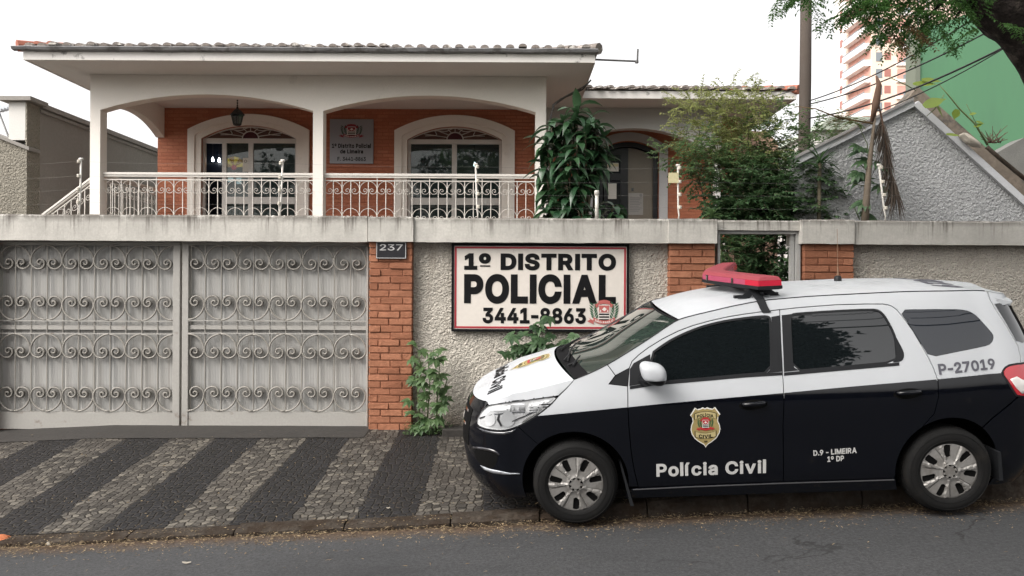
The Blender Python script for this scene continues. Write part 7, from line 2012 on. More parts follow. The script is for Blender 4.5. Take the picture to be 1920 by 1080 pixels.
# hood text and badge, roof number
hc = px2sw(992, 690)
e = pplane(995, 690, -.05)
bu = e.x
badge(lambda x, z, n: top_at(bu+z, -x-.02, .003+.0012*n), hood, .36)
e2 = pplane(934, 712, -.12); tu = e2.x
v, f = text_fit('Polícia Civil', 1.0, .12, .03)
mb = MB(); mb.add([top_at(tu+p[1]+.02-.10*abs(p[0])**2, -p[0]) for p in v], f); mb.build('lettering', M_blkv, hood)
e3 = pplane(1725, 526, .0)
v, f = text_fit('P-27019', .95, .22, .04)
mb = MB(); mb.add([top_at(e3.x+p[1], -p[0]) for p in v], f); mb.build('lettering', M_cgrey, roof_c)

# ---- light bar, antenna
M_rlens = plain('light_bar_red', (.27,.055,.068), .6, spec=.1)
M_rlens2 = plain('light_bar_bright_red', (.46,.02,.045), .2, spec=.4, coat=.2)
M_rlens3 = plain('light_bar_magenta', (.34,.06,.11), .25, spec=.4, coat=.15)
ap = pplane(1316, 520, 0.0); ne = pplane(1462, 530, -.60); zb = pplane(1440, 541, -.55).z
print('lightbar', ap, ne, zb); print('E_ws', E_ws(0), E_ws(1), 'C_ws', C_ws(0), C_ws(1), 'roof mid', E_roof(.4), C_roof(.4))
ua, un_ = ap.x, ne.x
def barplan(k):
    """boomerang plan outline shrunk by k"""
    f = lambda t: ua + (un_-.165-ua)*(abs(t)**1.2)
    o = [(f(t)+k, -t*(.63-k)) for t in np.linspace(-1, 1, 31)]
    i = [(f(t)+.175+.03*(1-abs(t))-k, -t*(.63-k)) for t in np.linspace(1, -1, 31)]
    return o + i
def loft(mb, rings, mi=0):
    n = len(rings[0][0]); vs = []
    for pl, z in rings: vs += [(p[0], p[1], z+.035*(p[1]+.5)) for p in pl]
    for i in range(len(rings)-1):
        for j in range(n):
            f = (i*n+j, i*n+(j+1)%n, (i+1)*n+(j+1)%n, (i+1)*n+j)
            mb.f.append(tuple(len(mb.v)+q for q in reversed(f))); mb.m.append(mi)
    b = len(mb.v); mb.v += vs
    for (pl, z), base, fl in ((rings[0], 0, True), (rings[-1], (len(rings)-1)*n, False)):
        for t in tessellate_polygon([[Vector((p[0], p[1], 0)) for p in pl]]):
            a_, b__, c_ = [Vector(pl[i]) for i in t]; cr = (b__-a_).x*(c_-a_).y-(b__-a_).y*(c_-a_).x
            if abs(cr) < 1e-10: continue
            t = tuple(t) if cr > 0 else tuple(reversed(t))
            mb.f.append(tuple(b+base+i for i in (reversed(t) if fl else t))); mb.m.append(mi)
mb = MB(); loft(mb, [(barplan(.02), zb), (barplan(.0), zb+.008), (barplan(.0), zb+.03)]); lb = mb.build('light_bar', M_cpl, car)
mb = MB(); loft(mb, [(barplan(.004), zb+.031), (barplan(.006), zb+.07)], 0); loft(mb, [(barplan(.0065), zb+.071), (barplan(.02), zb+.092), (barplan(.04), zb+.098)], 1)
for i_, f_ in enumerate(mb.f):
    if sum(abs(mb.v[q][1]) for q in f_)/len(f_) > .5 and mb.m[i_] == 0: mb.m[i_] = 2
mb.build('lens', [M_rlens3, M_rlens, M_rlens2], lb, smooth=False)
mb = MB()
bp = barplan(-.002)
for j in (4, 10, 17, 24):
    mb = MB(); mb.obox((bp[j][0], bp[j][1], zb+.05+.035*(bp[j][1]+.5)), (.006,0,0), (0,.006,0), (0,0,.022)); mb.build('clip', M_chr, lb)
mb = MB()
for sg in (-1, 1):
    vv = sg*.50
    q1 = pplane(1396, 566, -.52); q2 = pplane(1448, 556, -.52)
    za = top_at(q1.x, vv, 0).z; zc = top_at(q2.x, vv, 0).z
    um = un_-.12
    mb.prism([(q1.x-.055, za-.002), (q1.x+.03, za-.002), (um-.005, zb+.002), (um-.075, zb+.002)], vv-.035, vv-.028) if sg < 0 else None
    mb.obox((q1.x-.015, vv-.03*sg, za+.008), (.05,0,0), (0,.02,0), (0,0,.01))
    mb.prism([(um+.0, zb+.002), (um+.06, zb+.002), (q2.x+.05, zc+.0), (q2.x-.02, zc+.0)], vv-.045, vv-.038)
    mb.obox((q2.x+.005, vv-.03*sg, zc+.008), (.05,0,0), (0,.02,0), (0,0,.01))
    # feet and the strap hooked over the roof edge
    sm_ = q1.x+.085
    pts = [Vector((sm_-.02, vv, zb-.005)), Vector((sm_-.01, vv+sg*.05, (zb+za)/2))] + [Vector((sm_+.012*k, sg*(EDGE(sm_)[1]+.006), EDGE(sm_)[2]+.01-.0*k)) for k in (0,)] + [FP(sm_+.015*k, RAIL(sm_)-.012-.035*k, sg, .006) for k in (1, 2)]
    for a_, b__ in zip(pts[:-1], pts[1:]):
        m_ = (a_+b__)/2; d_ = (b__-a_)/2; up = d_.cross(Vector((1,0,0))).normalized()
        mb.obox(m_, (.030,0,0), up*.003, d_*1.04)
mb.box(un_-.20, un_-.05, -.52, .52, zb-.03, zb-.004)
mb.build('mount', M_cpl, lb)
aa = pplane(1571, 526, .0); az = top_at(aa.x, 0, 0)
mb = MB(); mb.lathe([(.03,-.004),(.028,.03),(.018,.042),(0,.045)], az, 'z', 14); an = mb.build('antenna', M_cpl, car, smooth=True)
mb = MB(); mb.tube([az+Vector((0,0,.04)), az+Vector((0,0,.16)), az+Vector((0,0,.42))], [.008,.0022,.0018], 6); mb.build('rod', plain('copper_rod', (.32,.20,.13), .4, .6), an)
# ============================================================ plants
M_lf_dk = leaf_mat('leaf_dark', (.024,.058,.025), (.078,.142,.060), .45, .3)
M_lf_md = leaf_mat('leaf_mid', (.042,.090,.034), (.115,.185,.075), .45, .35)
M_lf_yl = leaf_mat('leaf_backlit_yellow', (.11,.15,.05), (.27,.30,.12), .55, .5, (.42,.44,.16))  # green lightened to paint in sun shining through the leaves
M_lf_dr = leaf_mat('leaf_dracaena', (.014,.045,.020), (.042,.095,.040), .30, .15, spec=.5)
M_lf_edge = leaf_mat('leaf_tree', (.040,.115,.034), (.10,.215,.065), .5, .45, (.16,.32,.07))
M_lf_brown = leaf_mat('leaf_dead', (.07,.045,.02), (.17,.11,.05), .8, .3)
M_bark = mat('bark', (.075,.058,.045), .95, var=.4, vs=5, fine=30, fvar=.2, bump=.8, bscale=14, bdist=.03)
M_twig = mat('twig', (.10,.085,.055), .9, var=.3)
M_stemg = mat('green_stem', (.10,.14,.05), .6, var=.3)

def blade(mb, base, d, up, L, W, droop, mi=0, n=6, fold=.25, twist=0):
    """a strap leaf: keeled, arching and pointed"""
    p, dd = base.copy(), d.normalized()
    side = dd.cross(up); side.normalize()
    rows = []
    for i in range(n+1):
        t = i/n
        w = W*(math.sin(math.pi*min(1, .12+t*.88))**.8)*(1 if t < .55 else max(.02, (1-t)/.45)**.7)
        u2 = side.cross(dd).normalized()
        rows.append((p - side*w/2 + u2*w*fold, p.copy(), p + side*w/2 + u2*w*fold))
        dd = (dd + Vector((0,0,-droop/n))).normalized()
        if twist: side = (Matrix.Rotation(twist/n, 3, dd) @ side)
        side = (side - dd*side.dot(dd)).normalized()
        p = p + dd*(L/n)
    vs = [q for r in rows for q in r]
    fs = []
    for i in range(n):
        a, b_ = i*3, (i+1)*3
        fs += [(a, b_, b_+1, a+1), (a+1, b_+1, b_+2, a+2)]
    mb.add(vs, fs, mi)

# ---- dracaena beside the porch column
rg = random.Random(21)
d = 9.75
base = P(1085, 470, d); base.z = .15
dr = thing('dracaena', 'tall bushy dracaena with drooping dark strap leaves beside the right porch column', 'plant', base)
st, lv, pale = MB(), MB(), MB()
heads = []
for (px, py, dy) in ((1082,205,0),(1075,238,.05),(1098,246,-.15),(1058,252,.1),(1082,270,-.25),(1052,285,-.05),(1108,282,.0),(1070,300,-.3),(1092,310,.1),(1108,314,-.1),(1045,318,.12),(1062,335,-.25),(1085,338,-.35),(1048,352,0),(1072,362,-.3),(1035,372,.05),(1150,385,-.1),(1060,385,-.3),(1085,392,-.35),(1112,392,-.25),(1040,396,-.1),(1020,402,.05),(1148,404,.0),(1034,236,.05),(1116,240,.0),(1024,264,.0),(1120,270,.0),(1022,300,.05),(1118,302,.05),(1026,335,.0),(1108,222,.05),(1056,224,.05)):
    heads.append((P(px, py, d+dy), py))
for i, (h, py) in enumerate(heads):
    b0 = Vector((base.x+rg.uniform(-.12,.12), d+rg.uniform(-.1,.1), .1))
    mid = b0.lerp(h, .6)+Vector((rg.uniform(-.04,.04),0,.1))
    st.tube([b0, mid, h], [.022,.018,.012], 6)
    n = 15 if i > 0 else 15
    for k in range(n):
        a = k*2.4+rg.uniform(-.3,.3); el = (1.1 if i < 4 else .6) - 1.25*k/n + rg.uniform(-.4,.4)
        dirv = Vector((math.cos(a)*math.cos(el), math.sin(a)*math.cos(el), math.sin(el)))
        L = rg.uniform(.22,.40)
        blade(lv, h+dirv*.01+Vector((0,0,-.012*k)), dirv, Vector((0,0,1)), L, rg.uniform(.075,.125), rg.uniform(.5,2.4), fold=rg.uniform(.05,.25), twist=rg.uniform(-.8,.8))
st.build('stem', M_twig, dr, smooth=True)
lv.build('foliage', M_lf_dr, dr, smooth=True)

# ---- feathery shrub with sunlight put into its leaf colour, and dense dark bush under it
def shrub(name, lab, blobs, m, ll, lw, stem_base, seed, npl, L=.3, up=.35, stems=6, twigs=True, org=None):
    rg = random.Random(seed)
    o = thing(name, lab, 'shrub', stem_base)
    leaves, tw = [], MB()
    cs = []
    for (c, r, n) in blobs:
        cs.append(c)
        for i in range(n):
            v = rvec(rg); q = rg.random()**.45
            p = c + Vector((v.x*r.x, v.y*r.y, v.z*r.z))*q
            dv = (Vector((v.x, v.y*.7, v.z*.6+up)) + rvec(rg)*.55).normalized()
            lf, pts = sprig(rg, p, dv, L*rg.uniform(.6,1.25), npl, ll, lw, rg.uniform(.1,.9))
            leaves += lf
            if twigs: tw.tube(pts[::2] if len(pts) > 3 else pts, .0025, 3, cap=False)
    stm = MB()
    for i in range(stems):
        c = cs[i % len(cs)]
        b0 = Vector(stem_base)+Vector((rg.uniform(-.2,.2), rg.uniform(-.15,.15), 0))
        pts = [b0.lerp(c, t)+Vector((rg.uniform(-.05,.05), rg.uniform(-.05,.05), 0)) for t in (0,.3,.55,.8)] + [c]
        stm.tube(pts, [.03,.024,.018,.012,.006], 6)
    stm.build('stem', M_twig, o, smooth=True)
    if twigs: tw.build('twig', M_twig, o)
    leaf_mesh('foliage', leaves, m, o)
    return o
d = 10.7
V3 = lambda x, y, z: Vector((x, y, z))
sb = P(1400, 600, d); sb.z = .15
shrub('feathery_shrub', 'airy feathery shrub with top painted backlit yellow-green in front of the entrance wing',
      [(P(1330,215,d), V3(.50,.45,.32), 93), (P(1390,225,d), V3(.50,.5,.42), 117), (P(1345,265,d), V3(.55,.5,.35), 117), (P(1410,285,d), V3(.55,.5,.35), 111), (P(1300,190,d), V3(.30,.3,.16), 24), (P(1400,190,d), V3(.4,.3,.14), 27), (P(1365,172,d), V3(.55,.3,.14), 22), (P(1440,200,d), V3(.25,.3,.22), 16)],
      M_lf_yl, .050, .026, sb, 31, 8, .26)
shrub('spreading_shrub', 'mid green spreading shrub between the feathery shrub and the pole',
      [(P(1300,295,d-.3), V3(.36,.4,.20), 60), (P(1350,320,d-.3), V3(.5,.4,.24), 150), (P(1420,320,d-.1), V3(.5,.4,.26), 170), (P(1475,285,d-.2), V3(.42,.4,.20), 45), (P(1525,262,d-.2), V3(.34,.3,.14), 28), (P(1570,252,d-.2), V3(.24,.25,.12), 26), (P(1440,262,d-.2), V3(.35,.35,.2), 26), (P(1268,290,d-.3), V3(.2,.2,.10), 14), (P(1450,225,d-.2), V3(.20,.2,.2), 16), (P(1480,240,d-.2), V3(.2,.2,.16), 14)],
      M_lf_md, .066, .032, sb+Vector((.1,-.2,0)), 32, 7, .28)
shrub('dense_bush', 'dense dark green bush behind the pedestrian doorway and lintel',
      [(P(1400,375,d-.5), V3(.55,.45,.34), 240), (P(1470,350,d-.4), V3(.5,.45,.36), 240), (P(1520,365,d-.4), V3(.34,.4,.36), 150), (P(1440,405,d-.5), V3(.75,.45,.25), 240), (P(1385,405,d-.5), V3(.35,.35,.15), 80), (P(1400,480,d-.6), V3(.6,.4,.5), 240), (P(1470,480,d-.6), V3(.5,.4,.55), 200), (P(1430,560,d-.6), V3(.8,.4,.4), 160)],
      M_lf_dk, .080, .040, sb+Vector((.2,-.4,0)), 33, 7, .26, stems=8)
# pale green fronds just inside the doorway
rg = random.Random(5)
b0 = P(1358, 640, 9.6); b0.z = .1
o = thing('garden_fern', 'light green arching fern leaves just inside the doorway', 'plant', b0)
lv = MB()
for k in range(46):
    q = P(rg.uniform(1340,1385), rg.uniform(445,540), 9.5+rg.uniform(-.2,.3)); a = rg.uniform(0,6.28)
    blade(lv, q, Vector((math.cos(a), math.sin(a)*.6, rg.uniform(-.1,.7))), V3(0,0,1), rg.uniform(.18,.34), .035, rg.uniform(.8,2), fold=.15)
lv.build('foliage', M_lf_md, o, smooth=True)
m = MB()
for k in range(6): m.tube([b0, P(1350+6*k, 560-15*k, 9.6), P(1345+7*k, 460+8*k, 9.6)], .008, 5)
m.build('stem', M_stemg, o)
# spiky plants
def spiky(name, lab, px, py, d, n, L, W, m, seed, trunk=True, el=(0,1.3), zbase=.2):
    rg = random.Random(seed); c = P(px, py, d)
    o = thing(name, lab, 'plant', (c.x, d, zbase)); lv = MB()
    for k in range(n):
        a = k*2.4+rg.uniform(-.2,.2); e = rg.uniform(*el)
        blade(lv, c+Vector((0,0,rg.uniform(-.12,.05))), Vector((math.cos(a)*math.cos(e), math.sin(a)*math.cos(e), math.sin(e))), V3(0,0,1), L*rg.uniform(.7,1.15), W, rg.uniform(.5,1.9), fold=.3)
    lv.build('foliage', m, o, smooth=True)
    if trunk: t = MB(); t.tube([Vector((c.x+.03,d,zbase)), Vector((c.x-.02,d,(c.z+zbase)/2)), c], [.035,.03,.025], 7); t.build('stem', M_twig, o, smooth=True)
    return o
spiky('yucca', 'dark spiky yucca rosette between the pole and the grey gable', 1537, 305, 9.9, 36, .36, .024, M_lf_dk, 41)
spiky('yucca', 'small spiky grass-like plant behind the coping left of the dense bush', 1335, 405, 9.6, 26, .25, .03, M_lf_md, 42, False, (.1,1.2))
# hand-leaved climber on the gable
def palmate(mb, c, nrm, R, n, W, rg, droop=1.0):
    nrm = nrm.normalized(); a = nrm.orthogonal().normalized(); b_ = nrm.cross(a); r0 = rg.uniform(0, 6.28)
    for k in range(n):
        t = r0 + (k-(n-1)/2)*(4.2/n)
        dv = (a*math.cos(t)+b_*math.sin(t)+nrm*.15).normalized()
        blade(mb, c, dv, nrm, R*(1-.35*abs(k-(n-1)/2)/(n/2)), W, droop*rg.uniform(.6,1.2), n=4, fold=.12)
def climber(name, lab, stems, d, m, seed, R=.16, n=6, W=.05, every=.10, zbase=None, mats2=None, spread=.16):
    rg = random.Random(seed)
    p0 = P(*stems[0][0], d); o = thing(name, lab, 'plant', p0 if zbase is None else (p0.x, p0.y, zbase))
    lv, st, lt = MB(), MB(), MB()
    for s in stems:
        pts = [P(x, y, d+rg.uniform(-.05,.03)) for x, y in s]; st.tube(pts, [.010-.006*i/(len(pts)-1) for i in range(len(pts))], 5)
        for a, b_ in zip(pts[:-1], pts[1:]):
            k = max(1, int((b_-a).length/every))
            for i in range(k):
                q = a.lerp(b_, (i+rg.random())/k)
                off = Vector((rg.uniform(-1,1)*spread, rg.uniform(-.16,.0), rg.uniform(-.02,.10)))
                st.tube([q, q+off], .003, 3, cap=False)
                tgt = lt if (mats2 and q.z > mats2[1]) else lv  # upper leaves get a paler green, sunlight put into their colour
                palmate(tgt, q+off, Vector((rg.uniform(-.5,.5), -.6, .9)), R*rg.uniform(.7,1.15), n, W, rg)
    st.build('stem', M_stemg, o, smooth=True); lv.build('foliage', m, o, smooth=True)
    if lt.v: lt.build('painted_sunlit_shoot', mats2[0], o, smooth=True)
climber('papaya_sapling', 'slender sapling with hand-shaped top leaves painted a sunlit green against the grey gable', [((1628,412),(1630,330),(1626,270),(1612,240)), ((1626,320),(1605,300)), ((1628,350),(1600,345)), ((1612,412),(1600,385))], 9.7, M_lf_dk, 51, .25, 7, .065, .13, zbase=.3, mats2=(M_lf_md, P(1600,275,9.7).z), spread=.2)
climber('wall_climber', 'leafy green climber growing up beside the brick pillar at the wall base', [((788,812),(784,740),(790,690),(782,650)), ((818,812),(820,740),(824,690),(812,655)), ((800,810),(806,720),(802,668)), ((824,770),(838,712)), ((786,720),(780,670))], 8.42, M_lf_md, 52, .135, 5, .046, .062, spread=.10)
climber('sign_bush', 'dark green leafy bush growing up in front of the sign behind the car bonnet', [((1000,760),(990,680),(965,630)), ((1005,760),(1005,670),(1000,612)), ((1010,760),(1025,660),(1035,622)), ((1000,700),(1055,650),(1072,632)), ((1000,690),(950,655)), ((995,720),(975,650)), ((1015,720),(1040,650)), ((1000,660),(1010,610)), ((1000,690),(1000,640)), ((1010,690),(1025,640))], 8.22, M_lf_dk, 53, .15, 5, .052, .05, spread=.16)
# weeds at the wall foot
rg = random.Random(9); lf = []
for i in range(650):
    x, y = X(rg.uniform(765, 850), 8.4), rg.uniform(8.25, 8.6)
    if rg.random() < abs(x-X(790,8.4))*1.3: continue
    lf.append((Vector((x, y, z_pave(x,y)+abs(rg.gauss(0,.05)))), Vector((rg.uniform(-1,1), rg.uniform(-1,.3), rg.uniform(.0,.9))).normalized(), Vector((0,-.3,1)), rg.uniform(.02,.06), rg.uniform(.008,.022)))
tag(leaf_mesh('weeds', lf, M_lf_md), 'small weeds growing at the foot of the wall beside the brick pillar', None, None, 'stuff')
m = MB(); a = P(830, 816, 8.3); m.box(a.x, a.x+.5, 8.22, 8.5, -.1, .055); tag(m.build('concrete_step', M_slab, bevel=.01), 'low worn concrete step at the wall foot beside the climber', 'step')

# ---- dead palm frond and its pale stalk in front of the gable
rg = random.Random(61)
d = 9.55
pm = thing('dead_palm', 'pale leaning palm stalk with a dry hanging brown frond before the grey gable', 'plant', P(1622, 520, d))
m = MB()
pts = [P(1621,430,d),P(1624,380,d),P(1630,310,d),P(1637,250,d),P(1642,205,d)]
m.tube(pts, [.052,.046,.034,.022,.014], 8); m.build('stalk', mat('palm_stalk', (.115,.09,.065), .8, var=.3, vs=6, bump=.3), pm, smooth=True)
m = MB(); m.tube([P(1634,228,d),P(1642,195,d),P(1648,160,d),P(1643,142,d)], [.02,.05,.035,.012], 7)
M_sheath = mat('palm_sheath', (.10,.055,.035), .85, var=.3); m.build('sheath', M_sheath, pm, smooth=True)
m = MB()
rach = [P(1644,185,d),P(1652,215,d),P(1658,250,d),P(1664,290,d),P(1672,330,d),P(1682,362,d)]
m.tube(rach, [.014,.013,.011,.009,.006,.003], 5); m.build('rachis', M_sheath, pm, smooth=True)
m = MB()
for k in range(230):
    t = .22+.78*rg.random(); i = min(int(t*5), 4); q = rach[i].lerp(rach[i+1], t*5-i)
    blade(m, q, Vector((rg.choice((-.55,.4))*rg.uniform(.2,1), rg.uniform(-.3,.3), -1)), V3(0,-1,.2), rg.uniform(.22,.55), .012, .4, n=4)
m.build('dry_leaflets', leaf_mat('leaf_ash', (.030,.024,.020), (.085,.065,.05), .9, .1), pm)
m = MB()
arm = [P(1640,232,d),P(1605,226,d),P(1570,220,d),P(1530,204,d),P(1490,199,d+.5)]
m.tube(arm, [.012,.012,.010,.008,.005], 5)
for k in range(70):
    t = rg.random()*.45; i = min(int(t*4), 3); q = arm[i].lerp(arm[i+1], t*4-i)
    blade(m, q, Vector((-.9, rg.uniform(-.3,.3), rg.uniform(-.45,.55))), V3(0,0,1), rg.uniform(.2,.5), .010, .5, n=4)
m.build('dry_frond', M_lf_brown, pm)

# ---- seedling on top of the weathered slab at the right
rg = random.Random(71); d = 9.7
o = thing('slab_seedling', 'thin young plant with a few large yellow-green leaves on the sloping slab', 'plant', P(1850, 270, d))
m = MB(); m.tube([P(1852,272,d),P(1828,232,d),P(1800,205,d),P(1778,178,d),P(1762,160,d)], [.014,.012,.010,.008,.006], 6); m.tube([P(1737,218,d),P(1752,205,d),P(1770,178,d)], [.004,.007,.007], 5)
m.tube([P(1668,145,d),P(1700,160,d),P(1718,170,d)], [.005,.007,.006], 5); m.tube([P(1840,250,d),P(1822,215,d),P(1812,195,d)], .004, 5); m.build('stem', M_stemg, o, smooth=True)
m = MB()
M_big = leaf_mat('leaf_lime', (.10,.16,.02), (.19,.25,.045), .4, .35, (.35,.42,.06))
for (x, y, dx, dz, L, W) in ((1712,158,.9,.05,.30,.11),(1728,150,1,.0,.27,.10),(1732,200,.8,.35,.28,.17),(1752,190,.5,-.75,.26,.05),(1774,252,1,.0,.20,.06),(1795,205,-.3,-1,.14,.10),(1826,238,.9,.4,.12,.06),(1830,228,.8,-.2,.11,.05),(1818,215,.7,.2,.09,.05)):
    blade(m, P(x, y, d), Vector((dx, rg.uniform(-.2,.1), dz)), V3(0,-.75,.6), L, W, .15, n=6, fold=.06)
m.build('leaf', M_big, o, smooth=True)
m = MB(); c = P(1862, 268, d+.1)
for k in range(26): m.tube([c+Vector((rg.uniform(-.1,.1),0,0)), c+Vector((rg.uniform(-.16,.22), rg.uniform(-.1,.1), rg.uniform(.02,.24)))], [.007,.003], 4)
tag(m.build('root_clump', M_sheath), 'brown dry root clump with stubby shoots on the slab at the right', 'plant')
lp_ = P(1818, 262, 9.9)
bm = bmesh.new(); bmesh.ops.create_icosphere(bm, subdivisions=3, radius=.1)
for v in bm.verts: v.co = Vector((v.co.x*1.3, v.co.y*.8, v.co.z*.65))*(1+.5*mnoise.noise(v.co*9)); v.co.z -= v.co.x*.45
me = bpy.data.meshes.new('plaster_lump'); bm.to_mesh(me); bm.free(); me.materials.append(mat('pale_plaster', (.45,.41,.35), .9, var=.25, bump=.4, bscale=30))
o = bpy.data.objects.new('plaster_lump', me); COL.objects.link(o); o.location = lp_; tag(o, 'pale lump of broken plaster on the sloping slab at the right', 'rubble')

# ---- street tree whose limb leans in at the top right
rg = random.Random(81)
tb = Vector((5.75, 6.5, z_pave(5.75, 6.5)-.1))
tr = thing('street_tree', 'big street tree with dark leaning trunk and hanging leafy sprays at the top right', 'tree', tb)
d = 6.2
path = [tb, Vector((5.6,6.45,1.2)), P(2070,260,6.35), P(1975,80,6.3), P(1893,-4,d), P(1825,-68,d), P(1735,-165,d), P(1640,-250,d)]
m = MB(); dens = []
rad = [.42,.37,.34,.315,.30,.26,.20,.14]
N_ = 70; ringn = 26; rows = []
for i in range(N_+1):
    t = i/N_*(len(path)-1); k = min(int(t), len(path)-2); f = t-k
    p0, p1, p2, p3 = path[max(k-1,0)], path[k], path[k+1], path[min(k+2,len(path)-1)]
    q = .5*((2*p1)+(p2-p0)*f+(2*p0-5*p1+4*p2-p3)*f*f+(3*p1-p0-3*p2+p3)*f**3)
    rows.append((q, rad[k]*(1-f)+rad[k+1]*f))
vs = []
for i, (q, r) in enumerate(rows):
    dd = (rows[min(i+1,N_)][0]-rows[max(i-1,0)][0]).normalized(); a = dd.cross(Vector((0,1,0))).normalized(); b_ = a.cross(dd)
    for k in range(ringn):
        th = 2*math.pi*k/ringn
        rr = r*(1+.10*mnoise.noise(Vector((math.cos(th)*2, math.sin(th)*2, i*.12)))+.07*mnoise.noise(Vector((math.cos(th)*6, math.sin(th)*6, i*.3))))
        vs.append(q+a*rr*math.cos(th)+b_*rr*math.sin(th))
m.add(vs, [(i*ringn+k, i*ringn+(k+1)%ringn, (i+1)*ringn+(k+1)%ringn, (i+1)*ringn+k) for i in range(N_) for k in range(ringn)])
M_tbark = mat('street_tree_bark', (.040,.033,.030), .95, var=.55, vs=5, fine=16, fvar=.3, bump=1.0, bscale=11, bdist=.08, stain=(.10,.085,.07), stain_s=7, stain_t=(.55,.7), spec=.15)
m.build('trunk', M_tbark, tr, smooth=True)
limb = MB(); leaves, dead = [], []
def spray(px, py, dd, n, R, L=.42, dead_p=0):
    c = P(px, py-46, dd)
    for i in range(int(n*.68)):
        v = rvec(rg)*rg.random()**.5
        p = c + Vector((v.x*R, v.y*R*.8, v.z*R*.55))
        dv = Vector((rg.uniform(-1,.6), rg.uniform(-.6,.6), rg.uniform(-.6,.3))).normalized()
        # a compound leaf: a rachis with pinnae of small leaflets
        tgt = dead if rg.random() < dead_p else leaves
        q, g = p.copy(), dv
        for s_ in range(6):
            g = (g+Vector((0,0,-.10))+rvec(rg)*.08).normalized(); q = q+g*(L/6)
            sd_ = g.cross(V3(0,0,1)); sd_.normalize()
            for sg in (-1, 1):
                lf, _p = sprig(rg, q, (sd_*sg+g*.5+Vector((0,0,-.25))).normalized(), .12*rg.uniform(.7,1.2), 5, .034, .017, .3)
                tgt += lf
        limb.tube([p, p+(q-p)*.5+Vector((0,0,.02)), q], .003, 3, cap=False)
for a in ((1500,-8,6.0,6,.22,0),(1530,12,6.1,7,.22,0),(1515,30,6.1,4,.14,0),(1625,38,6.0,11,.22,.05),(1660,45,5.9,11,.2,.1),(1700,20,6.0,13,.24,.0),(1740,50,6.1,14,.22,0),(1780,40,6.1,12,.2,0),(1800,15,6.1,9,.2,0),(1610,70,6.0,5,.12,.1),(1668,92,5.9,5,.10,.45),(1690,80,5.95,5,.10,.4),(1720,85,6.0,5,.13,.1),(1770,80,6.0,5,.12,0),(1850,96,5.9,3,.08,0),(1765,100,6.0,2,.06,0),(1690,0,6.1,8,.22,0),(1750,0,6.2,9,.3,0)):
    spray(*a[:5], .25, a[5])
for (x0, y0, x1, y1) in ((1830,-75,1650,10),(1830,-75,1520,-30),(1860,-30,1740,30),(1700,-200,1560,-20),(1870,-20,1790,35),(1740,-170,1620,20)):
    a, b_ = P(x0, y0, 6.2), P(x1, y1, 6.0); mid = a.lerp(b_, .5)+Vector((0,0,.12)); limb.tube([a, a.lerp(mid,.5)+V3(0,0,.05), mid, b_], [.05,.035,.022,.008], 6)
# unseen crown above the frame, spread to cut light on car and road
for i in range(420):
    a = rg.uniform(0, 6.28); r = rg.random()**.5*4.4
    c = Vector((2.4+r*math.cos(a)*1.2, 3.9+r*math.sin(a)*.6, 7.2+rg.uniform(-.9,2.2)-.04*r*r))
    for k in range(26):
        v = rvec(rg); leaves.append((c+Vector((v.x*.55,v.y*.55,v.z*.35))*rg.random()**.4, rvec(rg), (V3(0,0,1)+rvec(rg)*.7).normalized(), rg.uniform(.12,.22), rg.uniform(.05,.09)))
for i in range(9):
    a = rg.uniform(0, 6.28); e = Vector((3.4+2.6*math.cos(a), 5.4+2.4*math.sin(a), 6.4+rg.random()))
    s0 = P(1700,-200,6.2); limb.tube([s0, s0.lerp(e,.5)+V3(0,0,.3), e], [.09,.05,.015], 6)
limb.build('limb', M_tbark, tr, smooth=True)
leaf_mesh('foliage', leaves, M_lf_edge, tr)
leaf_mesh('dead_spray', dead, M_lf_brown, tr)

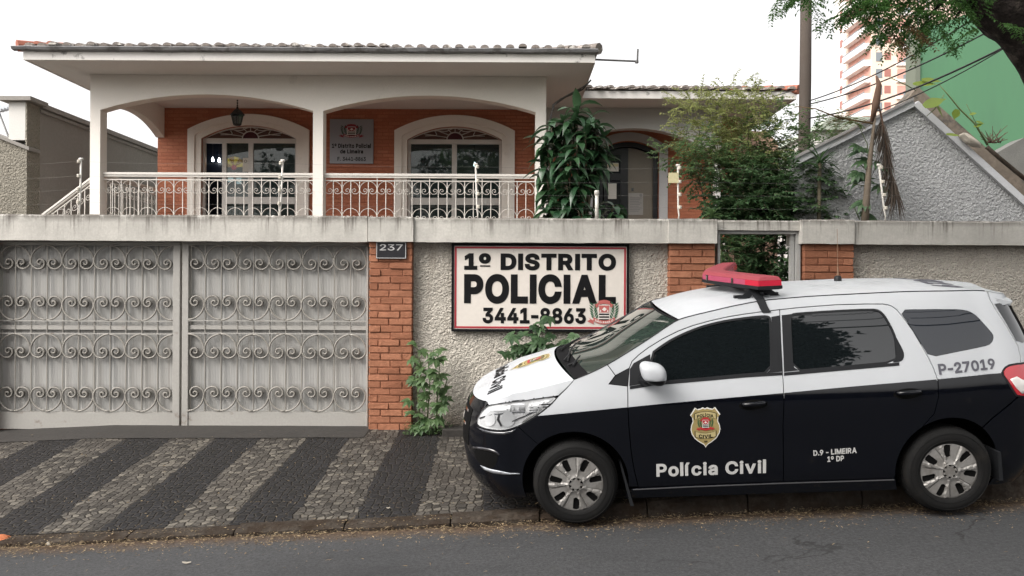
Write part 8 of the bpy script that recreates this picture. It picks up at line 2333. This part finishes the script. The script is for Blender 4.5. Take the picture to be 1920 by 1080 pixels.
# ---- across the street, behind the camera: seen only as reflections; dark wall and house added to darken the car's paint
M_lf_shade = leaf_mat('leaf_shade_dark', (.004,.011,.005), (.012,.026,.010), .6, .1, spec=.15)  # leaf green darkened to paint shade into the reflected crowns
def far_tree(lab, x, y, h, R, n, seed):
    rg = random.Random(seed); o = thing('roadside_tree', lab, 'tree', (x, y, z_road(x, -3)))
    m = MB(); c = V3(x, y, h); m.tube([V3(x,y,-.8), V3(x+.1,y,h*.35), V3(x-.1,y,h*.7), c], [.3,.25,.2,.08], 10)
    for k in range(8):
        a = k*.8; e = c+Vector((math.cos(a)*R*.7, math.sin(a)*R*.7, rg.uniform(-.3,.5)*R)); m.tube([V3(x,y,h*.45), V3(x,y,h*.5).lerp(e,.5)+V3(0,0,.3), e], [.12,.07,.02], 6)
    m.build('trunk', M_bark, o, smooth=True); L = []
    for i in range(n):
        v = rvec(rg)*rg.random()**.33; k = 1+.3*mnoise.noise(v*2.2+V3(seed,0,0))
        cc = c+Vector((v.x*R*k, v.y*R*k, v.z*R*.8*k))
        for q in range(14): u_ = rvec(rg); L.append((cc+u_*.35*rg.random(), rvec(rg), rvec(rg), rg.uniform(.20,.36), rg.uniform(.12,.2)))
    leaf_mesh('crown', L, M_lf_shade, o)
far_tree('big tree across the street reflected in the door windows of the car', 3.5, -8.5, 7.0, 3.5, 2000, 1)
far_tree('second tree across the street reflected in the car bonnet side', -2.5, -9.5, 6.0, 3.6, 600, 2)
far_tree('third tree across the street left of the gate reflections', -10.5, -10.0, 6.5, 3.8, 500, 3)
ow = thing('opposite_wall', 'dark garden wall with railing spikes added across the street for dark reflections', 'wall', (0, -11.5, 0))
m = MB(); m.box(-34, 34, -11.8, -11.5, -2.5, 2.1); m.build('wall', mat('opposite_dark', (.025,.024,.022), .9, var=.3), ow)
m = MB()
for i in range(240): m.tube([(-30+i*.25,-11.6,2.1),(-30+i*.25,-11.6,2.75)], .015, 4)
m.build('railing', M_cab, ow)
oh = thing('opposite_house', 'low dark roofed house added across the street for dark reflections', 'house', (-4, -18, 0))
m = MB(); m.box(-16, 2.5, -26, -17, -2, 4.2); m.build('wall', mat('opposite_render', (.16,.15,.13), .9, var=.2), oh)
m = MB(); v, f = hip(-16.8, 3.3, -26.6, -16.3, 4.21, 22); m.add(v, f); m.build('roof', M_tile, oh)
